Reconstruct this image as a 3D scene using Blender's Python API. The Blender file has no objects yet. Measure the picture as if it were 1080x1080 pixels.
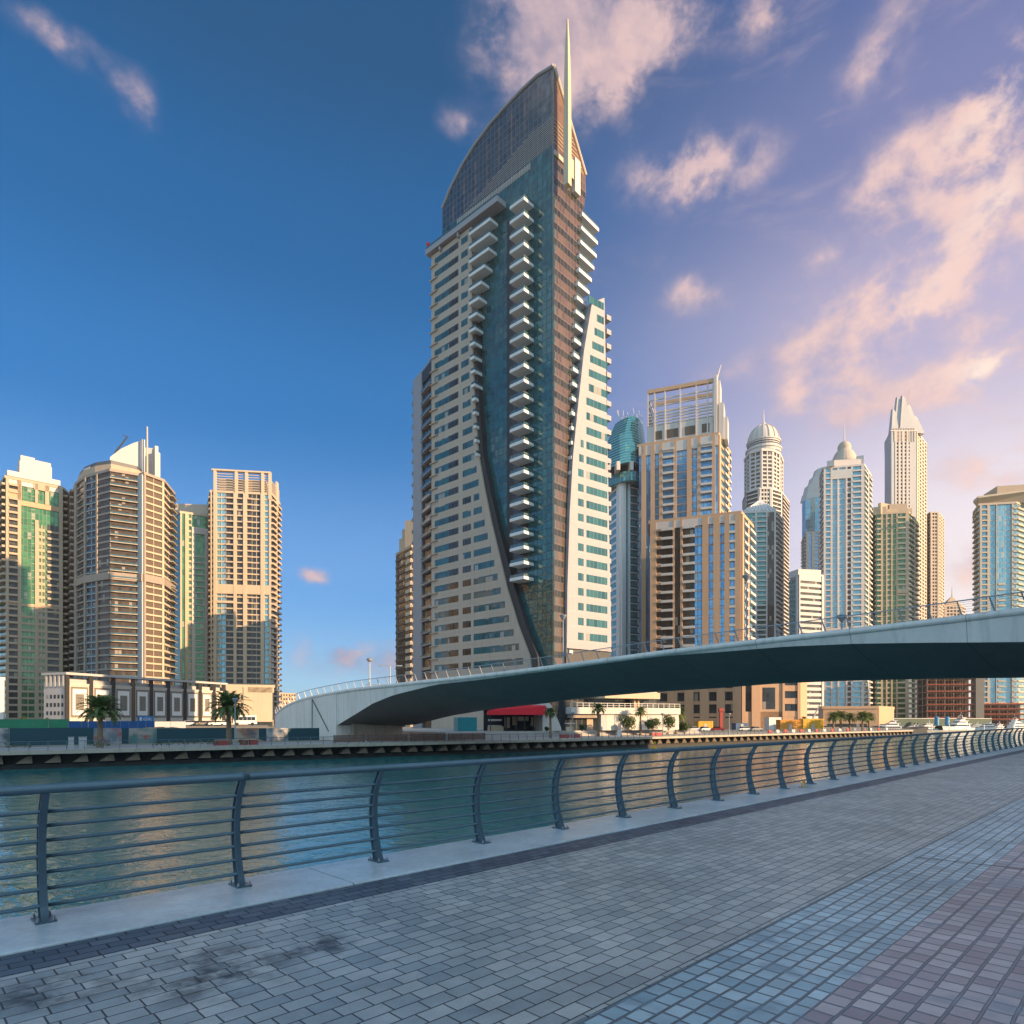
import bpy, bmesh, math, random
from mathutils import Vector, Matrix
rad = math.radians
random.seed(11)
S = bpy.context.scene
C = S.collection

# ------------------------------------------------------------------ camera
FPX, CX, HY, EZ = 690.0, 540.0, 758.0, 1.72      # focal length, centre and horizon of the photo (1080 px), eye height
cam = bpy.data.cameras.new("camera")
cam.sensor_width = 36.0
cam.lens = FPX / 1080 * 36.0
cam.shift_y = (HY - 540) / 1080
cam.clip_end = 30000
co = bpy.data.objects.new("camera", cam)
C.objects.link(co)
co.location = (0, 0, EZ)
co.rotation_euler = (rad(90), 0, 0)
S.camera = co

# ------------------------------------------------------------------ light
SUN_AZ, SUN_EL = 117.0, 14.0
EXPOSURE = 1.15
S.view_settings.view_transform = 'Standard'
S.view_settings.look = 'None'
S.view_settings.exposure = EXPOSURE
S.view_settings.gamma = 1
sl = bpy.data.lights.new("sun", 'SUN')
sl.energy = 4.8
sl.angle = rad(0.5)
sl.color = (1.0, 0.65, 0.35)
so = bpy.data.objects.new("sun", sl)
C.objects.link(so)
sd = Vector((math.sin(rad(SUN_AZ)) * math.cos(rad(SUN_EL)), math.cos(rad(SUN_AZ)) * math.cos(rad(SUN_EL)), math.sin(rad(SUN_EL))))
so.rotation_euler = sd.to_track_quat('Z', 'Y').to_euler()
so.location = (300, 0, 300)


class NT:
    """tiny node-tree writer"""
    def __init__(self, tree):
        self.t = tree
        self.n = tree.nodes
        self.l = tree.links

    def new(self, typ, **kw):
        n = self.n.new(typ)
        for k, v in kw.items():
            setattr(n, k, v)
        return n

    def put(self, sock, v):
        if isinstance(v, bpy.types.NodeSocket):
            self.l.new(v, sock)
        elif v is not None:
            if sock.type == 'RGBA' and len(v) == 3:
                v = (*v, 1)
            sock.default_value = v

    def math(self, op, a, b=None, c=None, clamp=False):
        n = self.new('ShaderNodeMath', operation=op, use_clamp=clamp)
        for i, v in enumerate((a, b, c)):
            if v is not None:
                self.put(n.inputs[i], v)
        return n.outputs[0]

    def vmath(self, op, a, b=None):
        n = self.new('ShaderNodeVectorMath', operation=op)
        self.put(n.inputs[0], a)
        if b is not None:
            self.put(n.inputs[1], b)
        return n.outputs['Value'] if op in ('DOT_PRODUCT', 'LENGTH', 'DISTANCE') else n.outputs[0]

    def mix(self, f, a, b, mode='MIX'):
        n = self.new('ShaderNodeMix', data_type='RGBA', blend_type=mode)
        n.clamp_factor = True
        self.put(n.inputs['Factor'], f)
        self.put(n.inputs[6], a)
        self.put(n.inputs[7], b)
        return n.outputs[2]

    def ramp(self, f, a, b, lo=0.0, hi=1.0, smooth=True):
        n = self.new('ShaderNodeMapRange', interpolation_type='SMOOTHSTEP' if smooth else 'LINEAR')
        self.put(n.inputs[0], f)
        for i, v in enumerate((a, b, lo, hi)):
            n.inputs[i + 1].default_value = v
        return n.outputs[0]

    def noise(self, vec, scale, detail=2, rough=.5, dist=0.0):
        n = self.new('ShaderNodeTexNoise')
        self.put(n.inputs['Vector'], vec)
        n.inputs['Scale'].default_value = scale
        n.inputs['Detail'].default_value = detail
        n.inputs['Roughness'].default_value = rough
        n.inputs['Distortion'].default_value = dist
        return n.outputs['Fac']


# ------------------------------------------------------------------ sky with clouds (all by world direction)
def make_world():
    w = bpy.data.worlds.new("World")
    S.world = w
    w.use_nodes = True
    t = NT(w.node_tree)
    bg = t.n['Background']
    bg.inputs[1].default_value = 0.12
    sky = t.new('ShaderNodeTexSky', sky_type='NISHITA')
    sky.sun_disc = False
    sky.sun_elevation = rad(SUN_EL)
    sky.sun_rotation = rad(SUN_AZ)
    sky.air_density = 1.0
    sky.dust_density = 0.6
    sky.ozone_density = 4.0
    hs = t.new('ShaderNodeHueSaturation')
    hs.inputs['Saturation'].default_value = 1.42
    hs.inputs['Value'].default_value = .72
    t.put(hs.inputs['Color'], sky.outputs[0])
    tc = t.new('ShaderNodeTexCoord')
    d = tc.outputs['Generated']
    sp = t.new('ShaderNodeSeparateXYZ')
    t.put(sp.inputs[0], d)
    x, y, z = sp.outputs
    az = t.math('ARCTAN2', x, y)
    hl = t.math('SQRT', t.math('ADD', t.math('MULTIPLY', x, x), t.math('MULTIPLY', y, y)))
    el = t.math('DIVIDE', z, t.math('MAXIMUM', hl, .02))
    cb = t.new('ShaderNodeCombineXYZ')
    t.put(cb.inputs[0], az)
    t.put(cb.inputs[1], el)
    P = cb.outputs[0]
    # air: deep blue away from the sun, lilac and peach towards it, paler near the horizon
    def grad(stops):
        r = t.new('ShaderNodeValToRGB')
        r.color_ramp.interpolation = 'EASE'
        while len(r.color_ramp.elements) < len(stops):
            r.color_ramp.elements.new(.5)
        for e_, (q_, c_) in zip(r.color_ramp.elements, stops):
            e_.position = q_ / 1.2
            e_.color = (*c_, 1)
        t.put(r.inputs[0], t.math('DIVIDE', el, 1.2))
        return r.outputs[0]
    blue = grad([(0, (1.5, 1.85, 2.6)), (.2, (.52, 1.2, 2.3)), (.45, (.07, .58, 1.45)), (.7, (.02, .38, .98)), (1.0, (.02, .25, .58))])
    warm = grad([(0, (3.9, 3.35, 3.15)), (.22, (3.5, 2.9, 2.9)), (.52, (2.1, 1.72, 2.1)), (.8, (.80, .80, 1.4)), (1.05, (.34, .48, 1.08))])
    side = t.ramp(az, -.12, .62)
    col = t.mix(side, blue, warm)
    col = t.mix(.22, col, t.mix(1.0, hs.outputs[0], (.5, 1.0, 1.05), 'MULTIPLY'))
    col = t.mix(1.0, col, (1.14, 1.18, 1.22), 'MULTIPLY')
    gl = t.math('MULTIPLY', t.ramp(az, .28, .68), t.ramp(el, .48, .02))
    col = t.mix(t.math('MULTIPLY', gl, .75), col, (4.1, 3.65, 3.35))
    # clouds: elliptical banks placed by azimuth / elevation, broken up by noise
    wv = t.new('ShaderNodeTexNoise')
    t.put(wv.inputs['Vector'], P)
    wv.inputs['Scale'].default_value = 7
    wv.inputs['Detail'].default_value = 3
    wob = t.vmath('MULTIPLY', t.vmath('SUBTRACT', wv.outputs['Color'], (.5, .5, .5)), (.05, .05, 0))
    Pw = t.vmath('ADD', P, wob)

    def bank(px, py, hw, hh, tilt, amp):
        a = math.atan((px - CX) / FPX)
        ca = math.cos(a)
        e = (HY - py) / FPX * ca
        m = t.new('ShaderNodeMapping', vector_type='TEXTURE')
        m.inputs['Location'].default_value = (a, e, 0)
        m.inputs['Rotation'].default_value = (0, 0, rad(tilt))
        m.inputs['Scale'].default_value = (1.2 * hw / FPX * ca * ca, 1.3 * hh / FPX * ca, 1)
        t.put(m.inputs['Vector'], Pw)
        g = t.new('ShaderNodeTexGradient', gradient_type='QUADRATIC_SPHERE')
        t.put(g.inputs[0], m.outputs[0])
        return t.math('MULTIPLY', g.outputs[1], amp)
    banks = [(590, 20, 160, 150, -60, 1.5), (640, 90, 110, 60, 62, 1.1), (730, 10, 210, 75, 0, .9), (815, 15, 70, 60, 0, 1.1),
             (735, 178, 125, 66, 0, 2.4), (930, 55, 75, 110, -25, 1.15), (1010, 140, 210, 75, 38, 1.55), (930, 190, 120, 60, 50, .9),
             (1075, 90, 90, 150, -20, 1.3), (960, 335, 190, 70, 14, 1.25), (1040, 390, 110, 42, 10, 2.2), (860, 345, 130, 50, 20, .8),
             (735, 308, 58, 42, 0, 1.5), (1060, 480, 170, 50, 0, 1.9), (900, 430, 130, 40, 10, 1.3), (1050, 590, 120, 60, 0, 1.5),
             (62, 45, 55, 38, -58, .95), (142, 105, 70, 46, -45, 1.15), (487, 130, 45, 34, 0, .9), (336, 612, 30, 13, 0, 2.2),
             (380, 690, 150, 45, 0, 1.3), (30, 15, 90, 35, 0, .7), (840, 410, 90, 40, 15, .8), (1000, 250, 170, 70, 25, .9), (880, 270, 120, 40, 20, .6), (760, 390, 120, 40, 20, .5), (960, 400, 160, 60, 5, 1.0), (1060, 200, 130, 90, 30, 1.4), (980, 300, 200, 80, 15, .9), (560, 60, 120, 70, -60, .8), (680, 60, 130, 60, 20, .7), (1070, 330, 120, 60, 0, 1.2)]
    tot = None
    for b in banks:
        v = bank(*b)
        tot = v if tot is None else t.math('ADD', tot, v)
    # bright loose cloud cover added behind the camera to fill the shaded sides
    back = t.math('MULTIPLY', t.ramp(y, .15, -.35), 1.5)
    tot = t.math('ADD', t.math('MULTIPLY', tot, .80), back)
    st = t.vmath('ADD', t.vmath('MULTIPLY', d, (1, 1, 1.25)), t.vmath('MULTIPLY', wob, (.25, .25, .25)))
    n1 = t.noise(st, 7.5, 12, .60, .1)
    n2 = t.noise(t.vmath('ADD', st, (.022, -.004, -.012)), 7.5, 12, .60, .1)
    n3 = t.noise(st, 24.0, 8, .62, .2)
    n1 = t.math('MULTIPLY_ADD', t.math('SUBTRACT', n3, .5), .38, n1)
    big = t.math('MULTIPLY_ADD', n1, 2.6, -.92)
    dens = t.math('MULTIPLY', tot, t.math('ADD', big, .12))
    dens = t.ramp(dens, .06, .68, 0, .90)
    shade = t.math('MULTIPLY_ADD', t.math('SUBTRACT', n1, n2), 3.2, .38, clamp=True)
    lit = t.math('MULTIPLY_ADD', t.ramp(az, -.3, .8), .5, .5)
    shade = t.math('MULTIPLY_ADD', t.ramp(tot, .2, 1.6), .35, shade, clamp=True)
    c_lo = t.mix(side, (.75, .85, 1.45), (2.3, 1.85, 2.15))
    c_hi = t.mix(lit, (2.0, 1.6, 1.95), (3.7, 2.55, 2.25))
    ccol = t.mix(shade, c_lo, c_hi)
    hot = t.math('MULTIPLY', t.ramp(tot, 1.1, 2.3), t.ramp(az, .4, .65))
    ccol = t.mix(hot, ccol, (4.3, 3.5, 2.9))
    ccol = t.mix(t.ramp(y, .1, -.3), ccol, (3.0, 4.6, 5.6))  # the added rear cover is tinted bluish, as cool fill light
    # thin high veil towards the sun
    vs = t.vmath('MULTIPLY', P, (2.2, 5.0, 1))
    veil = t.math('MULTIPLY', t.ramp(t.noise(vs, 2.4, 9, .62, .5), .48, .78), t.math('MULTIPLY', side, .42))
    dens = t.math('MAXIMUM', dens, veil)
    col = t.mix(dens, col, ccol)
    t.put(bg.inputs[0], col)


make_world()

# ------------------------------------------------------------------ geometry helpers


class MB:
    """collects faces; build() links them as ONE mesh object"""
    def __init__(self):
        self.v, self.f, self.m = [], [], []

    def poly(self, pts, m=0):
        i = len(self.v)
        self.v.extend(tuple(p) for p in pts)
        self.f.append(tuple(range(i, i + len(pts))))
        self.m.append(m)

    def box(self, T, u0, u1, w0, w1, z0, z1, m=0, m_end=None):
        i = len(self.v)
        for z in (z0, z1):
            for (u, w) in ((u0, w0), (u1, w0), (u1, w1), (u0, w1)):
                self.v.append(tuple(T(u, w, z)))
        for q in ((0, 3, 2, 1), (4, 5, 6, 7), (0, 1, 5, 4), (1, 2, 6, 5), (2, 3, 7, 6), (3, 0, 4, 7)):
            self.f.append(tuple(i + k for k in q))
            self.m.append(m)
        return self

    def prism(self, lo, hi, m=0, m_side=None):
        """two matching rings of 3-D points joined by a closed side"""
        i = len(self.v)
        n = len(lo)
        self.v.extend(tuple(p) for p in lo)
        self.v.extend(tuple(p) for p in hi)
        self.f.append(tuple(i + k for k in reversed(range(n))))
        self.f.append(tuple(i + n + k for k in range(n)))
        self.m += [m, m]
        for k in range(n):
            j = (k + 1) % n
            self.f.append((i + k, i + j, i + n + j, i + n + k))
            self.m.append(m if m_side is None else m_side)
        return self

    def tube(self, pts, r, n=6, m=0, caps=True):
        pts = [Vector(p) for p in pts]
        rs = r if isinstance(r, (list, tuple)) else [r] * len(pts)
        i0 = len(self.v)
        up = Vector((0, 0, 1))
        for k, p in enumerate(pts):
            a = pts[max(0, k - 1)]
            b = pts[min(len(pts) - 1, k + 1)]
            d = (b - a)
            d = d.normalized() if d.length else up
            s = d.cross(up)
            if s.length < 1e-3:
                s = d.cross(Vector((1, 0, 0)))
            s.normalize()
            q = s.cross(d)
            for j in range(n):
                an = 2 * math.pi * (j + .5) / n
                self.v.append(tuple(p + (s * math.cos(an) + q * math.sin(an)) * rs[k]))
        for k in range(len(pts) - 1):
            for j in range(n):
                a = i0 + k * n + j
                b = i0 + k * n + (j + 1) % n
                self.f.append((a, b, b + n, a + n))
                self.m.append(m)
        if caps:
            self.f.append(tuple(i0 + j for j in reversed(range(n))))
            e = i0 + (len(pts) - 1) * n
            self.f.append(tuple(e + j for j in range(n)))
            self.m += [m, m]
        return self

    def lathe(self, c, prof, n=20, m=0, sx=1.0, sy=1.0):
        """prof: (radius, z) from bottom to top about c"""
        i0 = len(self.v)
        for (r, z) in prof:
            for j in range(n):
                a = 2 * math.pi * j / n
                self.v.append((c[0] + r * sx * math.cos(a), c[1] + r * sy * math.sin(a), c[2] + z))
        for k in range(len(prof) - 1):
            for j in range(n):
                a = i0 + k * n + j
                b = i0 + k * n + (j + 1) % n
                self.f.append((a, b, b + n, a + n))
                self.m.append(m)
        self.f.append(tuple(i0 + j for j in reversed(range(n))))
        e = i0 + (len(prof) - 1) * n
        self.f.append(tuple(e + j for j in range(n)))
        self.m += [m, m]
        return self

    def mesh(self, name, mats, origin=(0, 0, 0), smooth=False, fix=True):
        me = bpy.data.meshes.new(name)
        ox, oy, oz = origin
        me.from_pydata([(a - ox, b - oy, c - oz) for a, b, c in self.v], [], self.f)
        mats = mats if isinstance(mats, (list, tuple)) else [mats]
        for mm in mats:
            me.materials.append(mm)
        if len(mats) > 1:
            me.polygons.foreach_set('material_index', self.m)
        if fix:
            bm = bmesh.new()
            bm.from_mesh(me)
            bmesh.ops.recalc_face_normals(bm, faces=bm.faces)
            bm.to_mesh(me)
            bm.free()
        uv = me.uv_layers.new(name='UVMap')
        buf = [0.0] * (2 * len(me.loops))
        vs = me.vertices
        for p in me.polygons:
            nx, ny, nz = p.normal
            h = math.hypot(nx, ny)
            for li in p.loop_indices:
                q = vs[me.loops[li].vertex_index].co
                if abs(nz) < .8 and h > 0:
                    buf[2 * li] = (-ny * q.x + nx * q.y) / h
                    buf[2 * li + 1] = q.z
                else:
                    buf[2 * li] = q.x
                    buf[2 * li + 1] = q.y
        uv.data.foreach_set('uv', buf)
        if smooth:
            me.polygons.foreach_set('use_smooth', [True] * len(me.polygons))
        me.update()
        return me


W3 = lambda x, y, z: (x, y, z)


class Frame:
    """vertical plane: u along it, w out of it towards the viewer, z up"""
    def __init__(self, p0, d):
        L = math.hypot(*d)
        self.p = p0
        self.d = (d[0] / L, d[1] / L)
        self.n = (self.d[1], -self.d[0])

    def __call__(self, u, w, z):
        return (self.p[0] + u * self.d[0] + w * self.n[0], self.p[1] + u * self.d[1] + w * self.n[1], z)

    def u_at(self, px, w=0.0):
        k = (px - CX) / FPX
        x0 = self.p[0] + w * self.n[0]
        y0 = self.p[1] + w * self.n[1]
        return (k * y0 - x0) / (self.d[0] - k * self.d[1])

    def hit(self, px, py, w=0.0):
        u = self.u_at(px, w)
        y = self(u, w, 0)[1]
        return u, EZ + (HY - py) / FPX * y


def P2(px, Y):
    return ((px - CX) / FPX * Y, Y)


def ZY(py, Y):
    return EZ + (HY - py) / FPX * Y


GROUPS = {}


def tag(o, label, cat, group=None, kind=None):
    if label:
        o['label'] = label
    if cat:
        o['category'] = cat
    if group:
        o['group'] = group
    if kind:
        o['kind'] = kind
    return o


def solo(name, mb, mats, label=None, cat=None, group=None, kind=None, origin=(0, 0, 0), smooth=False, fix=True):
    o = bpy.data.objects.new(name, mb.mesh(name, mats, origin, smooth, fix))
    o.location = origin
    C.objects.link(o)
    return tag(o, label, cat, group, kind)


class Thing:
    CAP = 100

    def __init__(self, name, label, cat, loc=(0, 0, 0), group=None):
        o = bpy.data.objects.new(name, None)
        o.location = loc
        o.empty_display_size = .2
        C.objects.link(o)
        tag(o, label, cat, group)
        self.o, self.loc = o, loc
        self.count, self.over = {}, {}

    def part(self, name, mb, mats, parent=None, smooth=False, label=None, fix=True):
        ob = bpy.data.objects.new(name, mb.mesh(name, mats, self.loc, smooth, fix))
        ob.parent = parent or self.o
        C.objects.link(ob)
        if label:
            ob['label'] = label
        return ob

    def rep(self, name, mb, offs, mats, smooth=False):
        """the same part at several offsets: the first hundred as objects, the rest as one part"""
        me = None
        for of in offs:
            c = self.count.get(name, 0)
            if c < self.CAP:
                if me is None:
                    me = mb.mesh(name, mats, self.loc, smooth)
                ob = bpy.data.objects.new(name, me)
                ob.location = of
                ob.parent = self.o
                C.objects.link(ob)
                self.count[name] = c + 1
            else:
                big, _ = self.over.setdefault((name, id(mats) if not isinstance(mats, (list, tuple)) else tuple(id(m) for m in mats)), (MB(), mats))
                i = len(big.v)
                big.v.extend((a + of[0], b + of[1], z + of[2]) for a, b, z in mb.v)
                big.f.extend(tuple(i + q for q in fc) for fc in mb.f)
                big.m.extend(mb.m)

    def done(self):
        for (name, _), (mb, mats) in self.over.items():
            ob = self.part(name, mb, mats)
            ob['kind'] = 'stuff'
        self.over = {}
        return self


def copy_tree(src, loc, rz=0.0, scale=1.0, label=None, group=None):
    r = src.copy()
    C.objects.link(r)
    r.location = loc
    r.rotation_euler = (0, 0, rz)
    r.scale = (scale,) * 3 if not isinstance(scale, tuple) else scale
    if label:
        r['label'] = label
    if group:
        r['group'] = group
    for ch in list(src.children):
        c = ch.copy()
        C.objects.link(c)
        c.parent = r
        for g in list(ch.children):
            q = g.copy()
            C.objects.link(q)
            q.parent = c
    return r


# ------------------------------------------------------------------ materials
def _mat(name):
    m = bpy.data.materials.new(name)
    m.use_nodes = True
    t = NT(m.node_tree)
    b = t.n['Principled BSDF']
    return m, t, b


def matt(name, col, rough=.75, metal=0.0, var=.16, scale=.6, fine=9.0, bump=0.0, spec=.4, streak=0.0):
    m, t, b = _mat(name)
    tc = t.new('ShaderNodeTexCoord')
    v = tc.outputs['Object']
    f = t.noise(v, scale, 4, .6)
    g = t.noise(v, fine, 2, .6)
    k = t.math('MULTIPLY_ADD', f, 2 * var, 1 - var)
    k = t.math('MULTIPLY', k, t.math('MULTIPLY_ADD', g, var, 1 - var / 2))
    if streak:
        sv = t.vmath('MULTIPLY', v, (1.6, 1.6, .06))
        s = t.ramp(t.noise(sv, 1.0, 3, .6), .45, .75, 1.0, 1 - streak)
        k = t.math('MULTIPLY', k, s)
    cmb = t.new('ShaderNodeCombineColor')
    for i in range(3):
        t.put(cmb.inputs[i], k)
    t.put(b.inputs['Base Color'], t.mix(1.0, (*col, 1), cmb.outputs[0], 'MULTIPLY'))
    b.inputs['Roughness'].default_value = rough
    b.inputs['Metallic'].default_value = metal
    b.inputs['Specular IOR Level'].default_value = spec
    if bump:
        bp = t.new('ShaderNodeBump')
        bp.inputs['Strength'].default_value = bump
        bp.inputs['Distance'].default_value = .02
        t.put(bp.inputs['Height'], g)
        t.put(b.inputs['Normal'], bp.outputs[0])
    return m


def pane(name, c1, c2, line, bw, rh, ms=.06, rough=.06, metal=.55, spec=.8, wob=.03, blinds=.0, off=0.0, alpha=1.0, bcol=(.45, .40, .33), ior=1.5, stint=None):
    """window glass or curtain wall: one pane per cell, each a little different"""
    m, t, b = _mat(name)
    tc = t.new('ShaderNodeTexCoord')
    br = t.new('ShaderNodeTexBrick')
    br.offset = off
    br.squash = 1
    t.put(br.inputs['Vector'], tc.outputs['UV'])
    for k, v in (('Color1', (*c1, 1)), ('Color2', (*c2, 1)), ('Mortar', (*line, 1)), ('Scale', 1.0), ('Mortar Size', ms),
                 ('Mortar Smooth', .0), ('Bias', 0.0), ('Brick Width', bw), ('Row Height', rh)):
        br.inputs[k].default_value = v
    col = br.outputs['Color']
    wn = t.new('ShaderNodeTexWhiteNoise', noise_dimensions='2D')
    fl = t.vmath('FLOOR', t.vmath('DIVIDE', tc.outputs['UV'], (bw, rh, 1)))
    t.put(wn.inputs['Vector'], fl)
    rg = b.inputs['Roughness']
    isg = t.math('SUBTRACT', 1.0, br.outputs['Fac'])
    if blinds:
        bl = t.math('MULTIPLY', t.math('GREATER_THAN', wn.outputs['Value'], 1 - blinds), isg)
        col = t.mix(t.math('MULTIPLY', bl, .6), col, bcol)
        t.put(b.inputs['Metallic'], t.math('MULTIPLY', t.math('MULTIPLY', isg, metal), t.math('SUBTRACT', 1.0, t.math('MULTIPLY', bl, .7))))
    else:
        t.put(b.inputs['Metallic'], t.math('MULTIPLY', isg, metal))
    t.put(b.inputs['Base Color'], col)
    t.put(rg, t.math('MULTIPLY_ADD', br.outputs['Fac'], .45, rough))
    b.inputs['Specular IOR Level'].default_value = spec
    if wob:
        h = t.noise(tc.outputs['UV'], .35, 2, .5)
        sp = t.new('ShaderNodeSeparateXYZ')
        t.put(sp.inputs[0], t.vmath('FRACTION', t.vmath('DIVIDE', tc.outputs['UV'], (bw, rh, 1))))
        tilt = t.math('MULTIPLY', sp.outputs[0], t.math('SUBTRACT', wn.outputs['Value'], .5))
        bp = t.new('ShaderNodeBump')
        bp.inputs['Strength'].default_value = 1.0
        bp.inputs['Distance'].default_value = wob
        t.put(bp.inputs['Height'], t.math('ADD', t.math('MULTIPLY', h, 1.2), tilt))
        t.put(b.inputs['Normal'], bp.outputs[0])
    b.inputs['Alpha'].default_value = alpha
    b.inputs['IOR'].default_value = ior
    if stint:
        b.inputs['Specular Tint'].default_value = (*stint, 1)
    return m


def leafy(name, a, c, trans=.25):
    m, t, b = _mat(name)
    tc = t.new('ShaderNodeTexCoord')
    f = t.noise(tc.outputs['Object'], 2.2, 3, .6)
    t.put(b.inputs['Base Color'], t.mix(t.ramp(f, .3, .7), (*a, 1), (*c, 1)))
    b.inputs['Roughness'].default_value = .6
    tr = t.new('ShaderNodeBsdfTranslucent')
    tr.inputs[0].default_value = (*[min(1, q * 1.4) for q in c], 1)
    mx = t.new('ShaderNodeMixShader')
    mx.inputs[0].default_value = trans
    out = t.n['Material Output']
    t.put(mx.inputs[1], b.outputs[0])
    t.put(mx.inputs[2], tr.outputs[0])
    t.put(out.inputs[0], mx.outputs[0])
    return m


RD = (.7126, .7015)          # direction of our railing
RM = (.7015, -.7126)         # from the railing towards the walkway
RP = (-3.979, 5.546)         # first post


def paving(name, c1, c2, mortar, bw, rh, ms, off=.5, freq=2, bump=.35, rough=.55, third=None, stain=0.0, uvwob=0.0, spec=.4, squash=1.0):
    m, t, b = _mat(name)
    tc = t.new('ShaderNodeTexCoord')
    o = t.vmath('SUBTRACT', tc.outputs['Object'], (RP[0], RP[1], 0))
    u = t.vmath('DOT_PRODUCT', o, (RD[0], RD[1], 0))
    v = t.vmath('DOT_PRODUCT', o, (RM[0], RM[1], 0))
    cb = t.new('ShaderNodeCombineXYZ')
    # every row slides by its own amount and wanders a little
    rn = t.new('ShaderNodeTexWhiteNoise', noise_dimensions='1D')
    t.put(rn.inputs['W'], t.math('FLOOR', t.math('DIVIDE', v, rh)))
    if uvwob:
        wn = t.noise(tc.outputs['Object'], 3.0, 2, .5)
        u = t.math('ADD', u, t.math('MULTIPLY_ADD', wn, uvwob, -uvwob / 2))
        wn2 = t.noise(t.vmath('ADD', tc.outputs['Object'], (7, 3, 0)), 2.2, 2, .5)
        v = t.math('ADD', v, t.math('MULTIPLY_ADD', wn2, uvwob * .6, -uvwob * .3))
    u = t.math('ADD', u, t.math('MULTIPLY', rn.outputs['Value'], bw * .45))
    t.put(cb.inputs[0], u)
    t.put(cb.inputs[1], v)
    br = t.new('ShaderNodeTexBrick')
    br.offset = off
    br.offset_frequency = freq
    br.squash = squash
    br.squash_frequency = 3
    t.put(br.inputs['Vector'], cb.outputs[0])
    for k, q in (('Color1', (*c1, 1)), ('Color2', (*c2, 1)), ('Mortar', (*mortar, 1)), ('Scale', 1.0), ('Mortar Size', ms),
                 ('Mortar Smooth', .4), ('Bias', 0.0), ('Brick Width', bw), ('Row Height', rh)):
        br.inputs[k].default_value = q
    col = br.outputs['Color']
    ob = tc.outputs['Object']
    n1 = t.noise(ob, .55, 4, .6)
    n2 = t.noise(ob, 5.0, 4, .7)
    n3 = t.noise(ob, 140.0, 2, .6)
    k = t.math('MULTIPLY_ADD', n1, 1.0, .5)
    k = t.math('MULTIPLY', k, t.math('MULTIPLY_ADD', n2, .6, .7))
    k = t.math('MULTIPLY', k, t.math('MULTIPLY_ADD', n3, .5, .75))
    cc = t.new('ShaderNodeCombineColor')
    for i in range(3):
        t.put(cc.inputs[i], k)
    col = t.mix(1.0, col, cc.outputs[0], 'MULTIPLY')
    if third:
        col = t.mix(t.math('MULTIPLY', t.ramp(t.noise(ob, 1.4, 3, .7), .52, .66), .75), col, (*third, 1))
    fac = br.outputs['Fac']
    if stain:
        # spill marks with an outline of their own, darkest at the joints
        sv = t.noise(ob, 2.6, 4, .65)
        mk = None
        for (sx, sy, sr) in ((-2.05, 4.45, .75), (-2.9, 4.15, .5), (-1.5, 4.9, .45)):
            dd = t.vmath('DISTANCE', ob, (sx, sy, 0))
            q = t.ramp(dd, sr, sr * .25)
            mk = q if mk is None else t.math('MAXIMUM', mk, q)
        mk = t.math('MULTIPLY', mk, t.ramp(sv, .40, .66))
        gen = t.math('MULTIPLY', t.ramp(t.noise(ob, .9, 5, .7), .60, .74), .35)
        mk = t.math('MAXIMUM', mk, gen)
        col = t.mix(t.math('MULTIPLY', mk, stain), col, (.018, .024, .03))
    t.put(b.inputs['Base Color'], col)
    t.put(b.inputs['Roughness'], t.math('MULTIPLY_ADD', n2, .3, rough - .15))
    b.inputs['Specular IOR Level'].default_value = spec
    h = t.math('SUBTRACT', t.math('MULTIPLY_ADD', n3, .12, t.math('MULTIPLY', n2, .35)), t.math('MULTIPLY', fac, 1.0))
    bp = t.new('ShaderNodeBump')
    bp.inputs['Strength'].default_value = bump
    bp.inputs['Distance'].default_value = .012
    t.put(bp.inputs['Height'], h)
    t.put(b.inputs['Normal'], bp.outputs[0])
    return m


def water_mat():
    m, t, b = _mat('canal_water')
    tc = t.new('ShaderNodeTexCoord')
    o = tc.outputs['Object']
    b.inputs['Base Color'].default_value = (.013, .20, .205, 1)
    b.inputs['Roughness'].default_value = .05
    b.inputs['IOR'].default_value = 1.7
    b.inputs['Specular IOR Level'].default_value = .6
    st = t.vmath('MULTIPLY', o, (1.0, 1.0, 1.0))
    a = t.noise(st, .9, 3, .55, .6)
    c = t.noise(st, 3.6, 3, .6, .3)
    h = t.math('ADD', t.math('MULTIPLY', a, 1.0), t.math('MULTIPLY', c, .22))
    bp = t.new('ShaderNodeBump')
    bp.inputs['Strength'].default_value = 1.0
    bp.inputs['Distance'].default_value = .08
    t.put(bp.inputs['Height'], h)
    t.put(b.inputs['Normal'], bp.outputs[0])
    return m


m_water = water_mat()
m_land = matt('sandy_ground', (.27, .23, .18), .9, var=.25, scale=.08)
m_prom = matt('far_paving', (.36, .34, .32), .7, scale=.3)
m_coping = matt('coping_concrete', (.40, .355, .29), .7, scale=.8, streak=.25)
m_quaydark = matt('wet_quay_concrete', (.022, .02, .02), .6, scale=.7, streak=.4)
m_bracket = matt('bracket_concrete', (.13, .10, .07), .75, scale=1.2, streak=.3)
m_curb = matt('kerb_concrete', (.50, .545, .57), .32, var=.45, scale=1.4, fine=16, bump=.12, spec=.5)
m_steel = matt('painted_blue_grey_steel', (.085, .135, .175), .33, metal=.25, var=.24, scale=3.0, fine=40, spec=.5)
m_bolt = matt('bolt_steel', (.35, .36, .38), .35, metal=.8)
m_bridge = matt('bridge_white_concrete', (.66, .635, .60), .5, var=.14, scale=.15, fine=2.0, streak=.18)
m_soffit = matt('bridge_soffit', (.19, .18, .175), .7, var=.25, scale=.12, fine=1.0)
m_galv = matt('galvanised_steel', (.30, .33, .36), .4, metal=.4, scale=2)
m_white = matt('white_paint', (.72, .71, .69), .5, var=.08, scale=.4, streak=.08)
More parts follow.
